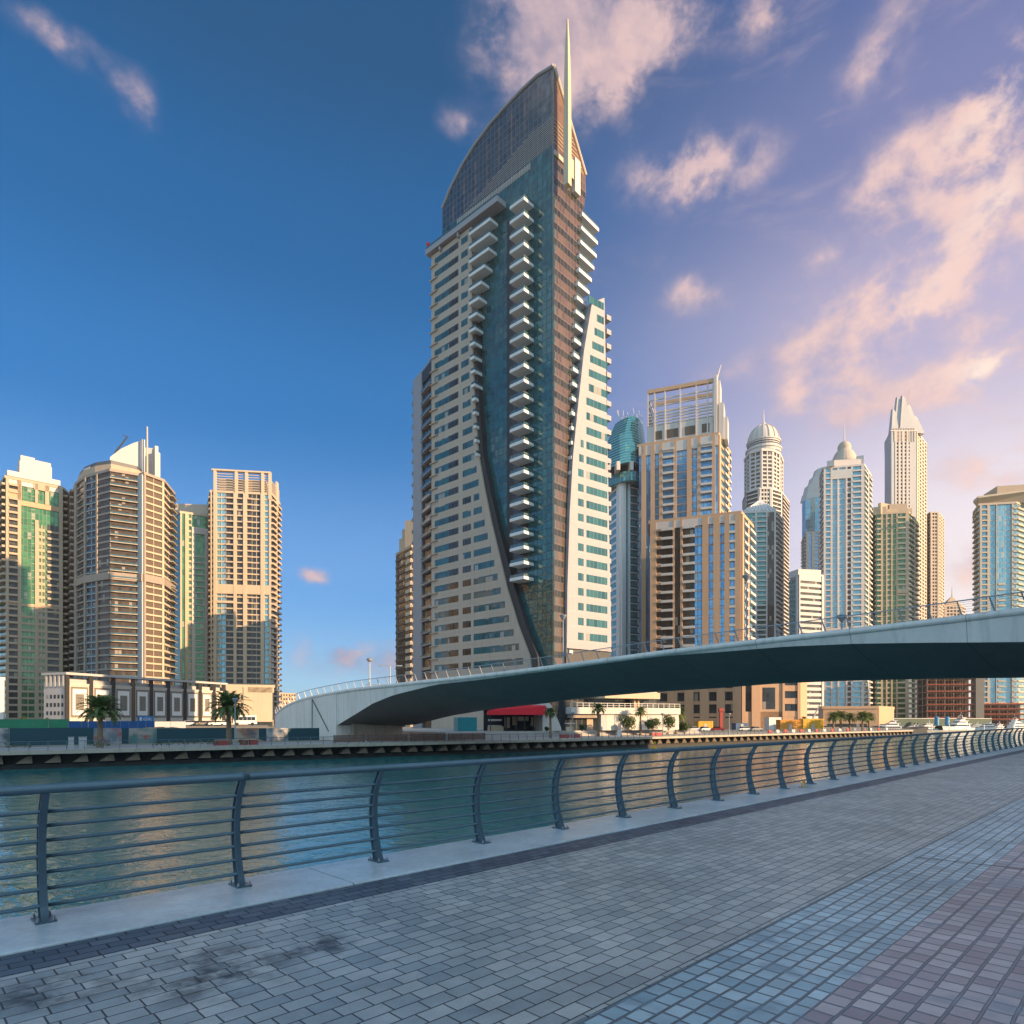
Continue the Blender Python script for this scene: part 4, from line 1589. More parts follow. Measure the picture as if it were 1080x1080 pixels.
# spire with its bracket
fs = Frame(P2(599, 163), (.9, .4))
sp_ = P2(598.5, 164)
z_b, z_t = ZY(196, 164), ZY(20, 164)
mb = MB()
rr = []
for (z, hw) in ((z_b, 1.05), (ZY(130, 164), 1.0), (ZY(80, 164), .85), (ZY(45, 164), .6), (z_t, .2)):
    rr.append([(sp_[0] + dx * hw, sp_[1] + dy * hw, z) for dx, dy in ((-1, -.2), (.1, -1), (1, .2), (-.1, 1))])
loft(mb, rr)
MT.part('spire', mb, m_cream)
MT.part('spire_bracket', MB().box(FR, FR.u_at(602.5), FR.u_at(608), .0, 1.3, ZY(202, 170), ZY(166, 170)), m_palepink)
MT.part('spire_bracket', MB().box(FR, FR.u_at(597), FR.u_at(602), .0, 1.0, ZY(190, 170), ZY(170, 170)), m_goldst)

# left stone wing
WW = 2.2
outl = [(455, 715), (455, 266), (497.5, 238.5), (497.5, 300), (497.3, 340), (500, 414), (504, 477), (510.5, 514), (518, 551), (526, 584), (535, 621.5), (546, 658.5), (558.5, 692), (566, 715)]
wg = [FL.hit(px, py, WW) for px, py in outl]
uw0 = FL.u_at(455, WW)
wg[0] = (uw0, Z_LAND)
wg[1] = (uw0, wg[2][1])
zwt = wg[2][1]
wg[-1] = (wg[-1][0], Z_LAND)
wall_ = MT.part('stone_wing', slab(MB(), FL, wg, -.2, WW), m_stone)
edge = wg[2:]


def wing_edge(z):
    for (u0, z0), (u1, z1) in zip(edge, edge[1:]):
        if z1 <= z <= z0:
            return u0 + (u1 - u0) * (z - z0) / (z1 - z0 if z1 != z0 else 1)
    return edge[0][0] if z > edge[0][1] else edge[-1][0]


# dark reveal along the curve
rv = [(u + .02, z) for u, z in edge[2:]] + [(u + 1.0 + 1.2 * min(1, i / 6), z) for i, (u, z) in reversed(list(enumerate(edge[2:])))]
MT.part('reveal', slab(MB(), FL, rv, -.2, WW - .5), m_dark)
# stone panel joints
nf = int((zwt - Z_LAND) / FH)
ul0, ul1 = FL.u_at(458.5, WW), FL.u_at(483.5, WW)
ur0 = FL.u_at(486.5, WW)
for k in range(1, nf + 1):
    z = zwt - k * FH + .55
    if z < 3:
        break
    zt_ = z + FH * .46
    MT.rep('window', MB().box(FL, ul0, ul0 + (ul1 - ul0) * .62, WW - .1, WW + .03, z, zt_), [(0, 0, 0)], g_win)
    MT.rep('window', MB().box(FL, ul0 + (ul1 - ul0) * .62, ul1, WW - .1, WW + .035, z, zt_), [(0, 0, 0)], g_winb)
    ue = wing_edge(z + .8) - 1.6
    us = ur0 if k < 12 else FL.u_at(488, WW)
    if k > 19:
        um = us + 3.4
        MT.rep('window', MB().box(FL, us, um, WW - .1, WW + .03, z, zt_), [(0, 0, 0)], g_winb if k % 3 else g_win)
        MT.rep('window', MB().box(FL, um + 1.1, ue - .8, WW - .1, WW + .03, z, zt_), [(0, 0, 0)], g_win)
    else:
        MT.rep('window', MB().box(FL, us, ue, WW - .1, WW + .03, z, zt_), [(0, 0, 0)], g_win)
    # small sills that stick out at the outer corner
    MT.rep('corner_slab', MB().box(FL, uw0 - .5, uw0 + 3.0, WW - .3, WW + .45, z - .42, z - .18), [(0, 0, 0)], m_stone)
    MT.rep('wall_joint', MB().box(FL, uw0 + .2, ue + .4, WW - .1, WW + .012, z - FH * .28, z - FH * .28 + .05), [(0, 0, 0)], m_brown)
# thick white ledge on top of the wing, running into the top balcony
MT.part('wing_ledge', MB().box(FL, uw0 - 1.4, FL.u_at(525, WW + 1), -.1, WW + 1.2, zwt + .4, zwt + 1.9), m_wpanel)
for a in (.25, .7):
    uu = uw0 + (edge[0][0] - uw0) * a
    MT.part('ledge_bracket', MB().box(FL, uu, uu + .5, WW - .2, WW + .9, zwt - .9, zwt + .395), m_wpanel)
mb = MB()
mb.box(FL, uw0 - 1.2, FL.u_at(525, WW + 1) - .2, WW + .95, WW + 1.05, zwt + 1.9, zwt + 2.7)
MT.part('balcony_glass', mb, g_rail)
# inner balcony column along the wing
rightpx = [(225, 525), (250, 524), (275, 517), (300, 513), (320, 510), (350, 508), (400, 509), (440, 510), (470, 511), (490, 512)]
for k in range(0, 17):
    z = zwt + .4 - (k + 1) * FH + .2
    un = FL.u_at(lerp_t(rightpx, HY - (z - EZ) / 172 * FPX), .1)
    ue = wing_edge(z + .5) - .2
    mb = MB().box(FL, ue, un, -.1, WW + .9, z + .2, z + 1.0)
    mb.box(FL, ue, un - .1, WW + .7, WW + .78, z + 1.0, z + 1.75, 1)
    mb.box(FL, un - .2, un - .1, .1, WW + .7, z + 1.0, z + 1.75, 1)
    MT.rep('balcony', mb, [(0, 0, 0)], [m_balc, g_rail])
MT.part('recess_panel', MB().box(FL, edge[0][0], FL.u_at(509, 0), -.1, .06, wing_edge and ZY(480, 172), zwt + .3), g_winb)
# middle balcony column
dp = 3.8
ua, ub = FL.u_at(537.5, dp), FL.u_at(552.5, dp)
ztop = FL.hit(552.5, 206.5, dp)[1]
nb_ = 0
for k in range(0, 27):
    z = ztop - 1.1 - k * FH
    if z < FL.hit(552, 612, dp)[1]:
        break
    mb = MB().box(FL, ua, ub, -.1, dp, z + .22, z + 1.0)
    mb.box(FL, ua + .1, ub - .1, dp - .2, dp - .12, z + 1.0, z + 1.8, 1)
    mb.box(FL, ub - .2, ub - .12, .1, dp - .2, z + 1.0, z + 1.8, 1)
    MT.rep('balcony', mb, [(0, 0, 0)], [m_balc, g_rail])
zl = z + FH
MT.part('recess_panel', MB().box(FL, FL.u_at(534.5, .1), FL.u_at(541, .1), -.1, .05, zl - 2, ztop + .6), m_dark)  # flat dark panel, its colour standing in for a shaded recess
MT.part('recess_panel', MB().box(FL, FL.u_at(541, .1), FL.u_at(556, .1), -.1, .045, zl - 2, ztop), g_winb)
# right balcony column between facet and white wing
xl = [(230, 611), (300, 607), (340, 604), (430, 600), (560, 598.5), (690, 597.5)]
xr = [(230, 631.5), (262, 629), (300, 622.5), (330, 618), (380, 612), (430, 609), (530, 606), (690, 604)]
for k in range(0, 31):
    z = ZY(243, 178) - k * FH
    if z < 3:
        break
    py = HY - (z - EZ) / 174 * FPX
    a_, b_ = FR.u_at(lerp_t(xl, py), 0), FR.u_at(lerp_t(xr, py), .9)
    mb = MB().box(FR, a_, b_, -5, 1.0, z, z + .9)
    mb.box(FR, a_, b_ - .1, .75, .82, z + .9, z + 1.7, 1)
    MT.rep('balcony', mb, [(0, 0, 0)], [m_balc, g_rail])

# white right wing
us_ = FR.u_at(597.5)
pw = FR(us_, 0, 0)
FW = Frame((pw[0], pw[1]), (.80, .60))
ol = [(597.5, 715), (597.5, 692), (598.5, 620), (601, 540), (604.5, 480), (609.5, 430), (616, 370), (624.5, 319), (637.5, 314), (645.5, 700), (645.5, 715)]
wp = [FW.hit(px, py, 1.2) for px, py in ol]
uwr = FW.u_at(641.5, 1.2)
uwt = FW.u_at(637.5, 1.2)
zbot = ZY(687, 176)
wp2 = [(wp[1][0], zbot)] + wp[1:8] + [(uwt, wp[8][1]), (FW.u_at(645, 1.2), zbot)]
MT.part('white_wing', slab(MB(), FW, wp2, -3.0, 1.2), m_wpanel)
MT.part('white_wing_base', slab(MB(), FW, [(wp[1][0] + .4, Z_LAND), (FW.u_at(644, .6), Z_LAND), (FW.u_at(644, .6), zbot - .003), (wp[1][0] + .4, zbot - .003)], -3.0, .6), m_dark)
ed = wp[1:8]


def wedge(z):
    for (u0, z0), (u1, z1) in zip(ed, ed[1:]):
        if z0 <= z <= z1:
            return u0 + (u1 - u0) * (z - z0) / (z1 - z0)
    return ed[0][0]


zwr = wp[8][1]
for k in range(0, 25):
    z = zwr - 3.5 - k * FH
    if z < zbot + 1.0:
        break
    zt_ = z + FH * .5
    py = HY - (z - EZ) / 180 * FPX
    uend = FW.u_at(640.5 if k > 3 else 636.8, 1.2)
    um = wedge(z + 2) + 2.0
    big0 = max(FW.u_at(618.5 if py > 440 else 621.0, 1.2), um + .2)
    if big0 < uend - .5:
        MT.rep('window', MB().box(FW, big0, uend, 1.1, 1.23, z, zt_), [(0, 0, 0)], g_win)
    if py > 430:
        s0 = max(FW.u_at(609.5, 1.2), um)
        s1 = FW.u_at(615.5, 1.2)
        if s1 - s0 > .6:
            MT.rep('window', MB().box(FW, s0, s1, 1.1, 1.23, z, zt_), [(0, 0, 0)], g_win)
    MT.rep('wall_joint', MB().box(FW, wedge(z - .4) + .3, uend, 1.1, 1.212, z - .45, z - .40), [(0, 0, 0)], m_palepink)
    # glass corner beyond the last window
    MT.rep('corner_balcony', MB().box(FW, FW.u_at(641, 1.2), FW.u_at(645.5, 1.2), -4, .9, z - 1.6, z - .3), [(0, 0, 0)], m_wpanel)
# small red beacon mast at the top of the left wing
mb = MB()
b0 = FL(uw0 - .6, WW + .8, zwt + 1.9)
mb.tube([b0, (b0[0], b0[1], b0[2] + 1.2)], .12, 6)
mb.lathe((b0[0], b0[1], b0[2] + 1.0), [(.3, 0), (.55, .4), (.5, .9), (.2, 1.2)], 10)
MT.part('beacon', mb, matt('beacon_red', (.70, .03, .04), .4))
# foot of the glass between the wings: lower entrance band
MT.part('entrance_canopy', MB().box(FL, FL.u_at(540, 1), -1.5, .0, 2.2, 3.2, 3.7), m_dark)
MT.done()

# narrow white slab behind the left wing
SB = tower('slab_tower', 'narrow white slab with a dark balcony slot behind the curved stone wing', 'tower',
           [(436.5, 222), (446.5, 215), (462, 204)], 404, 3.9, mset(m_wpanel, g_winb, m_wpanel, m_wpanel),
           [[('X', .08, 1, dict(w=.6)), ('B', 0, .08, dict(dp=.9))],
            [('B', .05, .75, dict(dp=1.2, hi=.97, par=g_rail)), ('X', 0, 1, dict(lo=.965, wall=m_dark))]], ref=0, depth=14)
mb = MB()
for k, (a, b) in enumerate(((0, 1), (1, 3), (2, 1.5), (3, 2))):
    p = SB.fr[0][0](a * 1.6 + .5, -2, SB.zt)
    mb.tube([(p[0], p[1], SB.zt), (p[0] + .3, p[1], SB.zt + b)], .12, 5)
SB.part('roof_masts', mb, m_dark)
SB.done()

# ================================================================== RIGHT-HAND SKYLINE
# ---- teal-topped tower behind the main tower
g_teal2 = pane('bright_teal_glass', (.06, .26, .27), (.12, .36, .36), (.2, .3, .3), 1.5, 3.4, .09, metal=.4)
I_ = tower('residential_tower', 'slim white tower with rounded teal glass top right of the tall glass tower', 'tower',
           [(639, 322), (655, 304), (688, 312)], 505, 3.5, mset(m_white, g_teal2, m_white, m_white),
           [[('W', 0, 1, dict(hs=.35, w=.2)), ('P', 0, .2), ('P', .8, 1)],
            [('P', 0, .12), ('G', .12, .2), ('P', .2, .26), ('B', .26, .52, dict(dp=1.1, par=g_rail, slab=m_white)), ('P', .52, .58), ('W', .58, .78, dict(hs=.3, glass=g_green)), ('P', .78, .84), ('W', .84, 1, dict(hs=.4))]], ref=1)
def round_ring(px0, px1, Y, bulge, back, n=8):
    a, b = P2(px0, Y + bulge), P2(px1, Y + bulge)
    out = []
    for k in range(n + 1):
        f = k / n
        x = a[0] + (b[0] - a[0]) * f
        y = a[1] + (b[1] - a[1]) * f - bulge * math.sin(math.pi * f)
        out.append((x, y))
    return out + [(b[0], b[1] + back), (a[0], a[1] + back)]
def cyl(t, name, rings, mat):
    mb = MB()
    loft(mb, [[(x, y, z) for x, y in r] for r, z in rings])
    return t.part(name, mb, mat)
r0 = round_ring(640.5, 683, 300, 9, 16)
r1 = round_ring(641.5, 680, 302, 9, 15)
r2 = round_ring(649, 678, 304, 8, 13)
cyl(I_, 'glass_drum', [(r0, ZY(508, 302)), (r0, ZY(498, 302))], g_teal2)
mb = MB()
for x0 in (642, 652, 666, 680):
    p = P2(x0, 300)
    mb.box(lambda x, y, z: (p[0] + x, p[1] + y, z), -.8, .8, -1, 6, ZY(498, 302), ZY(489, 302))
I_.part('crown_column', mb, m_offwhite)
cyl(I_, 'plant_floor', [(round_ring(643, 681, 304, 8, 12), ZY(498, 302)), (round_ring(643, 681, 304, 8, 12), ZY(488.9, 302))], m_dark)
g_lou = pane('teal_louvred_glass', (.06, .27, .27), (.09, .34, .33), (.30, .48, .46), 40, 1.3, .14, metal=.5, wob=0)
cyl(I_, 'glass_drum', [(r0, ZY(489, 302)), (r1, ZY(455, 302)), (r2, ZY(436.5, 302))], g_lou)
mb = MB()
for k in range(14):
    x0 = 651 + k * 2.0
    p = P2(x0, 306 + (k % 3) * 2)
    hh = random.uniform(2, 5)
    mb.tube([(p[0], p[1], ZY(437, 302)), (p[0] + random.uniform(-.6, .6), p[1], ZY(437, 302) + hh)], .16, 4)
I_.part('roof_masts', mb, m_offwhite)
I_.done()

# ---- sandstone tower with open lattice top, and its lower front block
Jd = (.93, -.367)
pc = P2(757, 285)
fj = Frame(pc, Jd)
lft = fj.u_at(674)
pl = fj(lft, 0, 0)
J = tower('hotel_tower', 'tall sandstone tower with white shoulders and open lattice frame on top', 'tower',
          [(674, pl[1]), (757, 285), (769.5, 305)], 459, 3.45, mset(m_sand, g_blue, m_offwhite, m_offwhite),
          [[('P', 0, .06, dict(wall=m_offwhite, lo=.97)), ('P', .035, .095), ('P', .155, .21), ('P', .265, .31), ('B', .31, .46, dict(dp=1.2, ph=.7)), ('P', .45, .49), ('P', .62, .68), ('P', .75, .79),
            ('B', .79, .93, dict(dp=1.2, ph=.7)), ('P', .93, .97), ('X', 0, 1, dict(lo=.965, w=.7, wall=m_offwhite)), ('W', .21, .265, dict(hs=.12, w=.15)), ('W', .49, .62, dict(hs=.10, w=.15)), ('W', .68, .75, dict(hs=.12, w=.15))],
           [('P', 0, .12), ('W', .12, .4, dict(hs=.3)), ('B', .4, .72, dict(dp=1.4)), ('P', .72, .82), ('B', .82, 1, dict(dp=1.0))]], ref=1, depth=26)
fr_, L_ = J.fr[0]
uu = lambda px: fr_.u_at(px)
zs0, zs1 = J.zt - 1, fr_.hit(752, 438)[1]
J.part('crown', MB().box(fr_, uu(682), uu(752), -14, -1.2, zs0, zs1), m_offwhite)
for (x0, x1) in ((690, 698), (703, 715), (722, 733), (740, 748)):
    J.part('louvre_panel', MB().box(fr_, uu(x0), uu(x1), -1.3, -1.05, zs0 + 3.6, zs1 - 2.6), m_shadowbr)
zl1 = fr_.hit(751, 402)[1]
for x0 in (683, 690, 701, 717, 734, 746, 752):
    J.part('lattice_post', MB().box(fr_, uu(x0) - .3, uu(x0) + .3, -1.9, -.8, zs1 - (0 if x0 in (683, 752) else 14), zl1), m_palepink)
for f in (0, .09, .18, .27, .36, .56, .76):
    z = zs1 + (zl1 - zs1) * f + .5
    J.part('lattice_rail', MB().box(fr_, uu(683), uu(752), -1.7, -1.1, z - .25, z + .25), m_palepink)
    J.part('lattice_rail', MB().box(fr_, uu(684), uu(750), -13.7, -13.2, z - .25, z + .25), m_palepink)
    J.part('lattice_rail', MB().box(fr_, uu(683) + .1, uu(683) + .6, -13.2, -1.71, z - .25, z + .25), m_palepink)
J.part('lattice_beam', MB().box(fr_, uu(682.5), uu(752.5), -2.2, -.7, zl1, zl1 + 1.6), m_sand)
J.part('lattice_beam', MB().box(fr_, uu(683), uu(752.5), -14, -13, zl1, zl1 + 1.4), m_sand)
for (x0, x1, yt, w0, w1) in ((752.6, 756, 396, -8, -.5), (755, 759, 400, -12, -3), (758, 763, 425, -12, -2), (762, 767, 440, -12, -3)):
    J.part('stepped_fin', MB().box(fr_, uu(x0), uu(x1), w0, w1, zs0, ZY(yt, 287)), m_offwhite)
mb = MB()
q = fr_(uu(755), -4, 0)
mb.tube([(q[0], q[1], ZY(398, 287)), (q[0] + 1.2, q[1], ZY(388, 287)), (q[0] + 2.0, q[1], ZY(382, 287))], [.5, .3, .15], 5)
J.part('roof_finial', mb, m_offwhite)
J.done()
pc = P2(781, 250)
fj = Frame(pc, Jd)
pl = fj(fj.u_at(686), 0, 0)
JF = tower('hotel_tower', 'lower sandstone block with balconies in front of the tall lattice-topped tower', 'tower',
           [(686, pl[1]), (781, 250), (793.5, 268)], 542, 3.45, mset(m_sand, g_blue, m_offwhite, m_offwhite),
           [[('P', 0, .07), ('W', .07, .125, dict(hs=.4, glass=g_brown)), ('B', .125, .26, dict(dp=1.2, ph=.7, back=g_brown)), ('P', .26, .28), ('G', .285, .345, dict(glass=g_brown)), ('P', .345, .37), ('B', .37, .505, dict(dp=1.2, ph=.7, back=g_brown)), ('P', .59, .655), ('P', .71, .78), ('P', .83, .885), ('P', .94, 1.0, dict(wall=m_sand)),
             ('X', 0, 1, dict(lo=.965, w=.7, wall=m_palepink)), ('W', .505, .59, dict(hs=.1, w=.15)), ('W', .655, .71, dict(hs=.1, w=.15)), ('W', .78, .83, dict(hs=.1, w=.15)), ('W', .885, .94, dict(hs=.1, w=.15)), ('B', .88, .945, dict(dp=.9, ph=.7))],
            [('P', 0, .1), ('B', .12, .45, dict(dp=1.3)), ('P', .45, .55), ('B', .55, 1, dict(dp=1.5))]], ref=1, depth=18).done()

# podium of the sandstone hotel seen under the bridge
pc = P2(843, 236)
JP = tower('hotel_podium', 'sandstone hotel podium with tall dark windows under the bridge', 'building',
           [(668, 262), (782, 240), (843, 238), (850, 262)], 702, 4.2, mset(m_sand, g_dark, m_sand, m_sand),
           [[('P', 0, .09), ('P', .17, .23), ('P', .34, .43), ('P', .5, .58), ('P', .64, .72), ('P', .79, .86), ('P', .93, 1), ('X', 0, 1, dict(hi=.18)), ('W', .23, .93, dict(hs=.28, w=.35))],
            [('P', 0, .06), ('P', .17, .28), ('X', .28, .7), ('P', .7, .74), ('W', .74, .96, dict(hs=.45)), ('P', .96, 1), ('X', 0, 1, dict(hi=.28)), ('P', .28, .32)],
            [('X', 0, 1)]], ref=2, depth=20)
fr_, L_ = JP.fr[1]
JP.part('glass_strip', MB().box(fr_, .36 * L_, .58 * L_, .3, .45, ZY(748, 238), ZY(725, 238)), g_dark)
JP.done()

# ---- domed tower
K = tower('residential_tower', 'tall tower with ribbed dome and spire behind the white pyramid-topped tower', 'tower',
          [(783.5, 600), (788, 575), (801, 566), (813, 566), (824, 574), (832, 602)], 516, 3.5, mset(m_offwhite, g_dark, m_offwhite, m_palepink),
          [[('W', 0, 1, dict(hs=.5))], [('B', .1, .9, dict(dp=.9, ph=.7)), ('P', .9, 1)],
           [('P', 0, .12), ('W', .12, .9, dict(hs=.4, n=3, pw=.3)), ('P', .9, 1, dict(w=.9))], [('P', 0, .1), ('B', .1, .9, dict(dp=1.0, ph=.8)), ('P', .9, 1, dict(w=.9))],
           [('B', .1, .9, dict(dp=1.2))]], ref=2, depth=20)
Z0 = K.zt
kc = P2(805.3, 596)
up = [P2(785.5, 596), P2(791, 580), P2(803, 573), P2(815, 574), P2(822, 582), P2(825.5, 600)]
zu = ZY(474, 573)
mb = MB().prism([(x, y, Z0) for x, y in up + [P2(824, 620), P2(787, 620)]], [(x, y, zu) for x, y in up + [P2(824, 620), P2(787, 620)]])
K.part('upper_shaft', mb, g_dark)
for a, b in zip(up, up[1:]):
    f = Frame(a, (b[0] - a[0], b[1] - a[1]))
    L = math.hypot(b[0] - a[0], b[1] - a[1])
    for (u0, u1) in ((0, .1), (.45, .55), (.9, 1)):
        K.part('pier', MB().box(f, u0 * L, u1 * L, -.3, .6, Z0, zu), m_offwhite)
    for k in range(int((zu - Z0) / 3.5)):
        K.rep('floor_band', MB().box(f, 0, L, -.3, .45, Z0 + k * 3.5, Z0 + k * 3.5 + 1.3), [(0, 0, 0)], m_palepink)
    K.part('ledge', MB().box(f, -.3, L + .3, -.5, 1.4, Z0 + .2, Z0 + 2.6), m_goldst)
    K.part('ledge', MB().box(f, -.3, L + .3, -.5, 1.0, zu - 1.5, zu + .6), m_palepink)
R_ = 17.6 / FPX * 596
zd = ZY(474, 580)
s_ = 580 / FPX
mb = MB()
mb.lathe((kc[0], kc[1], zu - 1), [(R_ * .98, 0), (R_ * .98, 9 * s_), (R_ * 1.04, 9.4 * s_), (R_ * 1.04, 11 * s_), (R_ * .92, 11.2 * s_), (R_ * .92, 18 * s_), (R_ * .98, 18.3 * s_), (R_ * .98, 19.6 * s_)], 28)
K.part('drum', mb, m_offwhite)
mb = MB()
dome = [(R_ * .90 * math.cos(rad(a)), 19.6 * s_ + R_ * 1.05 * math.sin(rad(a))) for a in range(0, 88, 8)]
mb.lathe((kc[0], kc[1], zu - 1), dome, 28)
K.part('dome', mb, m_palepink)
for k in range(16):
    a = 2 * math.pi * k / 16
    mb = MB()
    mb.tube([(kc[0] + r * 1.015 * math.cos(a), kc[1] + r * 1.015 * math.sin(a), zu - 1 + z) for r, z in dome], .42, 4)
    K.part('dome_rib', mb, m_goldst)
for hh in (2.5, 5, 13.2, 15.4):
    mb = MB()
    mb.lathe((kc[0], kc[1], zu - 1 + hh * s_), [(R_ * (.99 if hh < 10 else .935), 0), (R_ * (.99 if hh < 10 else .935), 1.1 * s_)], 28)
    K.part('window_band', mb, g_dark)
mb = MB()
zz = zu - 1 + 19.6 * s_ + R_ * 1.04
mb.lathe((kc[0], kc[1], zz - .5), [(2.4, 0), (2.2, 2), (.8, 3), (.6, 8), (.2, 15)], 8)
K.part('spire', mb, m_palepink)
K.done()

# ---- white tower with the open pyramid
Lt = tower('residential_tower', 'white tower with ribbed pyramid roof in front of the domed tower', 'tower',
           [(780, 492), (784, 475), (818, 472), (825.5, 492)], 540, 3.5, mset(m_offwhite, g_teal, m_offwhite, m_offwhite),
           [[('W', 0, 1, dict(hs=.4))],
            [('G', 0, .26, dict(lo=.86)), ('P', .0, .05), ('P', .22, .27, dict(hi=.97)), ('B', .06, .22, dict(dp=.9, ph=.7, hi=.86)), ('W', .27, .36, dict(hs=.3)), ('P', .36, .42), ('B', .42, .7, dict(dp=1.2, ph=.8)), ('P', .7, .74), ('G', .74, .95, dict(glass=g_dark, w=.3)), ('P', .95, 1)],
            [('B', 0, .9, dict(dp=1.2)), ('P', .9, 1)]], ref=2, depth=20)
ap = (Lt.c[0] - 1, Lt.c[1], ZY(524, 480))
g = [(x, y) for x, y in Lt.ring]
mb = MB()
mb.prism([(x, y, Lt.zt + 1.1) for x, y in g], [(ap[0] + (x - ap[0]) * .12, ap[1] + (y - ap[1]) * .12, ap[2]) for x, y in g])
Lt.part('pyramid_roof', mb, m_offwhite)
for k in range(9):
    f = k / 8
    bx, by = P2(784 + 34 * f, 475 - 3 * f)
    mb = MB().tube([(bx, by - .5, Lt.zt + 1.3), (ap[0] + (f - .5) * 2, ap[1] - 1.5, ap[2] + .4)], .45, 4)
    Lt.part('roof_rib', mb, m_white)
mb = MB().tube([(ap[0], ap[1], ap[2]), (ap[0], ap[1], ap[2] + 5)], [.6, .2], 6)
Lt.part('finial', mb, m_offwhite)
Lt.done()

# ---- white office block
Mo = tower('office_block', 'white office block with close horizontal window bands beside the blue crowned tower', 'office block',
           [(832.5, 420), (842, 398), (868, 404)], 606, 3.5, mset(m_offwhite, g_dark, m_offwhite, m_offwhite),
           [[('G', 0, 1, dict(glass=g_teal)), ('P', .86, 1), ('W', 0, .1, dict(hs=.5))], [('W', 0, 1, dict(hs=.55)), ('P', 0, .04), ('X', .0, 1, dict(lo=.97)), ('P', .92, 1)]], ref=1, depth=20)
Mo.part('crown', block(842, 866, 403, 406, 607, 600, 10)[0], m_offwhite)
Mo.done()

# ---- round shouldered tower behind
N_ = tower('residential_tower', 'pale blue round-shouldered tower peeping out behind the white office block', 'tower',
           [(846, 700), (850, 672), (876, 672)], 562, 3.6, mset(m_goldst, g_blue, m_offwhite, m_goldst),
           [[('B', 0, 1, dict(dp=1.5))], [('P', 0, .1), ('G', .1, .22), ('P', .22, .34), ('B', .34, .52, dict(dp=.6)), ('P', .52, .6), ('W', .6, 1, dict(hs=.4, n=2))]], ref=1)
cyl(N_, 'glass_shoulder', [(round_ring(849.5, 880, 672, 8, 8), N_.zt - 1), (round_ring(849.5, 880, 672, 8, 8), ZY(524, 672))], g_sky)
for (x0, x1, yb, yt, w) in ((850, 878, 524, 516, 14), (852, 876, 516, 508, 12), (856, 876, 508, 500, 10), (860, 874, 500, 492, 8)):
    cyl(N_, 'shoulder_step', [(round_ring(x0, x1, 676, 7, w), ZY(yb, 676)), (round_ring(x0 + 2, x1, 676, 7, w), ZY(yt, 676))], m_offwhite)
N_.done()

# ---- white and blue tower with a small dome
O_ = tower('residential_tower', 'white tower with central blue glass strip, small dome and needle on top', 'tower',
           [(865, 452), (868.5, 436), (911, 430), (918.5, 450)], 491, 3.5, mset(m_palepink, g_sky, m_offwhite, m_offwhite),
           [[('W', 0, 1, dict(hs=.4))],
            [('P', 0, .05), ('B', .05, .17, dict(dp=.9, ph=.7)), ('P', .17, .22, dict(w=.9)), ('W', .22, .34, dict(hs=.14, w=.15)), ('P', .34, .37), ('W', .37, .55, dict(hs=.18, n=1, w=.2)), ('P', .55, .59, dict(w=.9)), ('W', .59, .68, dict(hs=.3, glass=g_dark)), ('P', .68, .72, dict(w=.9)), ('B', .72, .93, dict(dp=1.1, ph=.8)), ('P', .93, 1),
             ('X', 0, 1, dict(lo=.36, hi=.375, w=1.0)), ('X', .17, .72, dict(lo=.955, hi=.99, w=1.0, wall=m_offwhite))],
            [('B', 0, .45, dict(dp=1.1)), ('P', .45, .55), ('B', .55, 1, dict(dp=1.2))]], ref=2, depth=22)
oc = O_.c
for (x0, x1, yb, yt) in ((872, 880, 491, 485), (880, 908, 491, 484), (903, 911, 491, 480)):
    O_.part('crown_step', block(x0, x1, 434, 432, yb, yt, 14)[0], m_palepink)
c_ = P2(890.5, 446)
sO = 440 / FPX
mb = MB()
mb.lathe((c_[0], c_[1], ZY(486, 440)), [(13.5 * sO, 0), (13.5 * sO, 2 * sO), (12.5 * sO, 4 * sO), (11 * sO, 8 * sO), (9 * sO, 12 * sO), (6.8 * sO, 14.5 * sO), (6.6 * sO, 15 * sO), (6.6 * sO, 19 * sO), (5.2 * sO, 22 * sO), (2.5 * sO, 24 * sO), (.3, 25 * sO)], 24)
O_.part('dome', mb, m_goldst)
mb = MB()
mb.tube([(c_[0], c_[1], ZY(462, 440)), (c_[0], c_[1], ZY(440, 440))], [.55, .15], 6)
O_.part('spire', mb, m_palepink)
O_.done()

# ---- green and beige tower with stepped top
Pt = tower('residential_tower', 'beige tower with green glass strips left of the pointed tower', 'tower',
           [(917, 470), (924, 452), (958, 448), (968, 470)], 541, 3.45, mset(m_beige, g_green, m_cream, m_cream),
           [[('B', 0, .5, dict(dp=1.0)), ('W', .5, 1, dict(hs=.4))],
            [('B', .02, .14, dict(dp=1.0)), ('P', .14, .2), ('W', .2, .30, dict(hs=.15, w=.1)), ('P', .30, .34), ('W', .34, .46, dict(hs=.3)), ('P', .46, .5), ('W', .5, .62, dict(hs=.15, w=.1)), ('P', .62, .66), ('B', .66, .9, dict(dp=1.2)), ('P', .9, 1), ('X', .66, 1, dict(lo=.62, hi=.64, w=1.3))],
            [('B', .1, .5, dict(dp=1.2)), ('P', .5, .6), ('B', .6, 1, dict(dp=1.3))]], ref=2, depth=22)
for (x0, x1, yt) in ((921, 935, 534), (933, 962, 536), (938, 957, 531), (926, 929, 530)):
    Pt.part('crown_step', block(x0, x1, 452, 450, 542, yt, 12)[0], m_beige)
Pt.done()

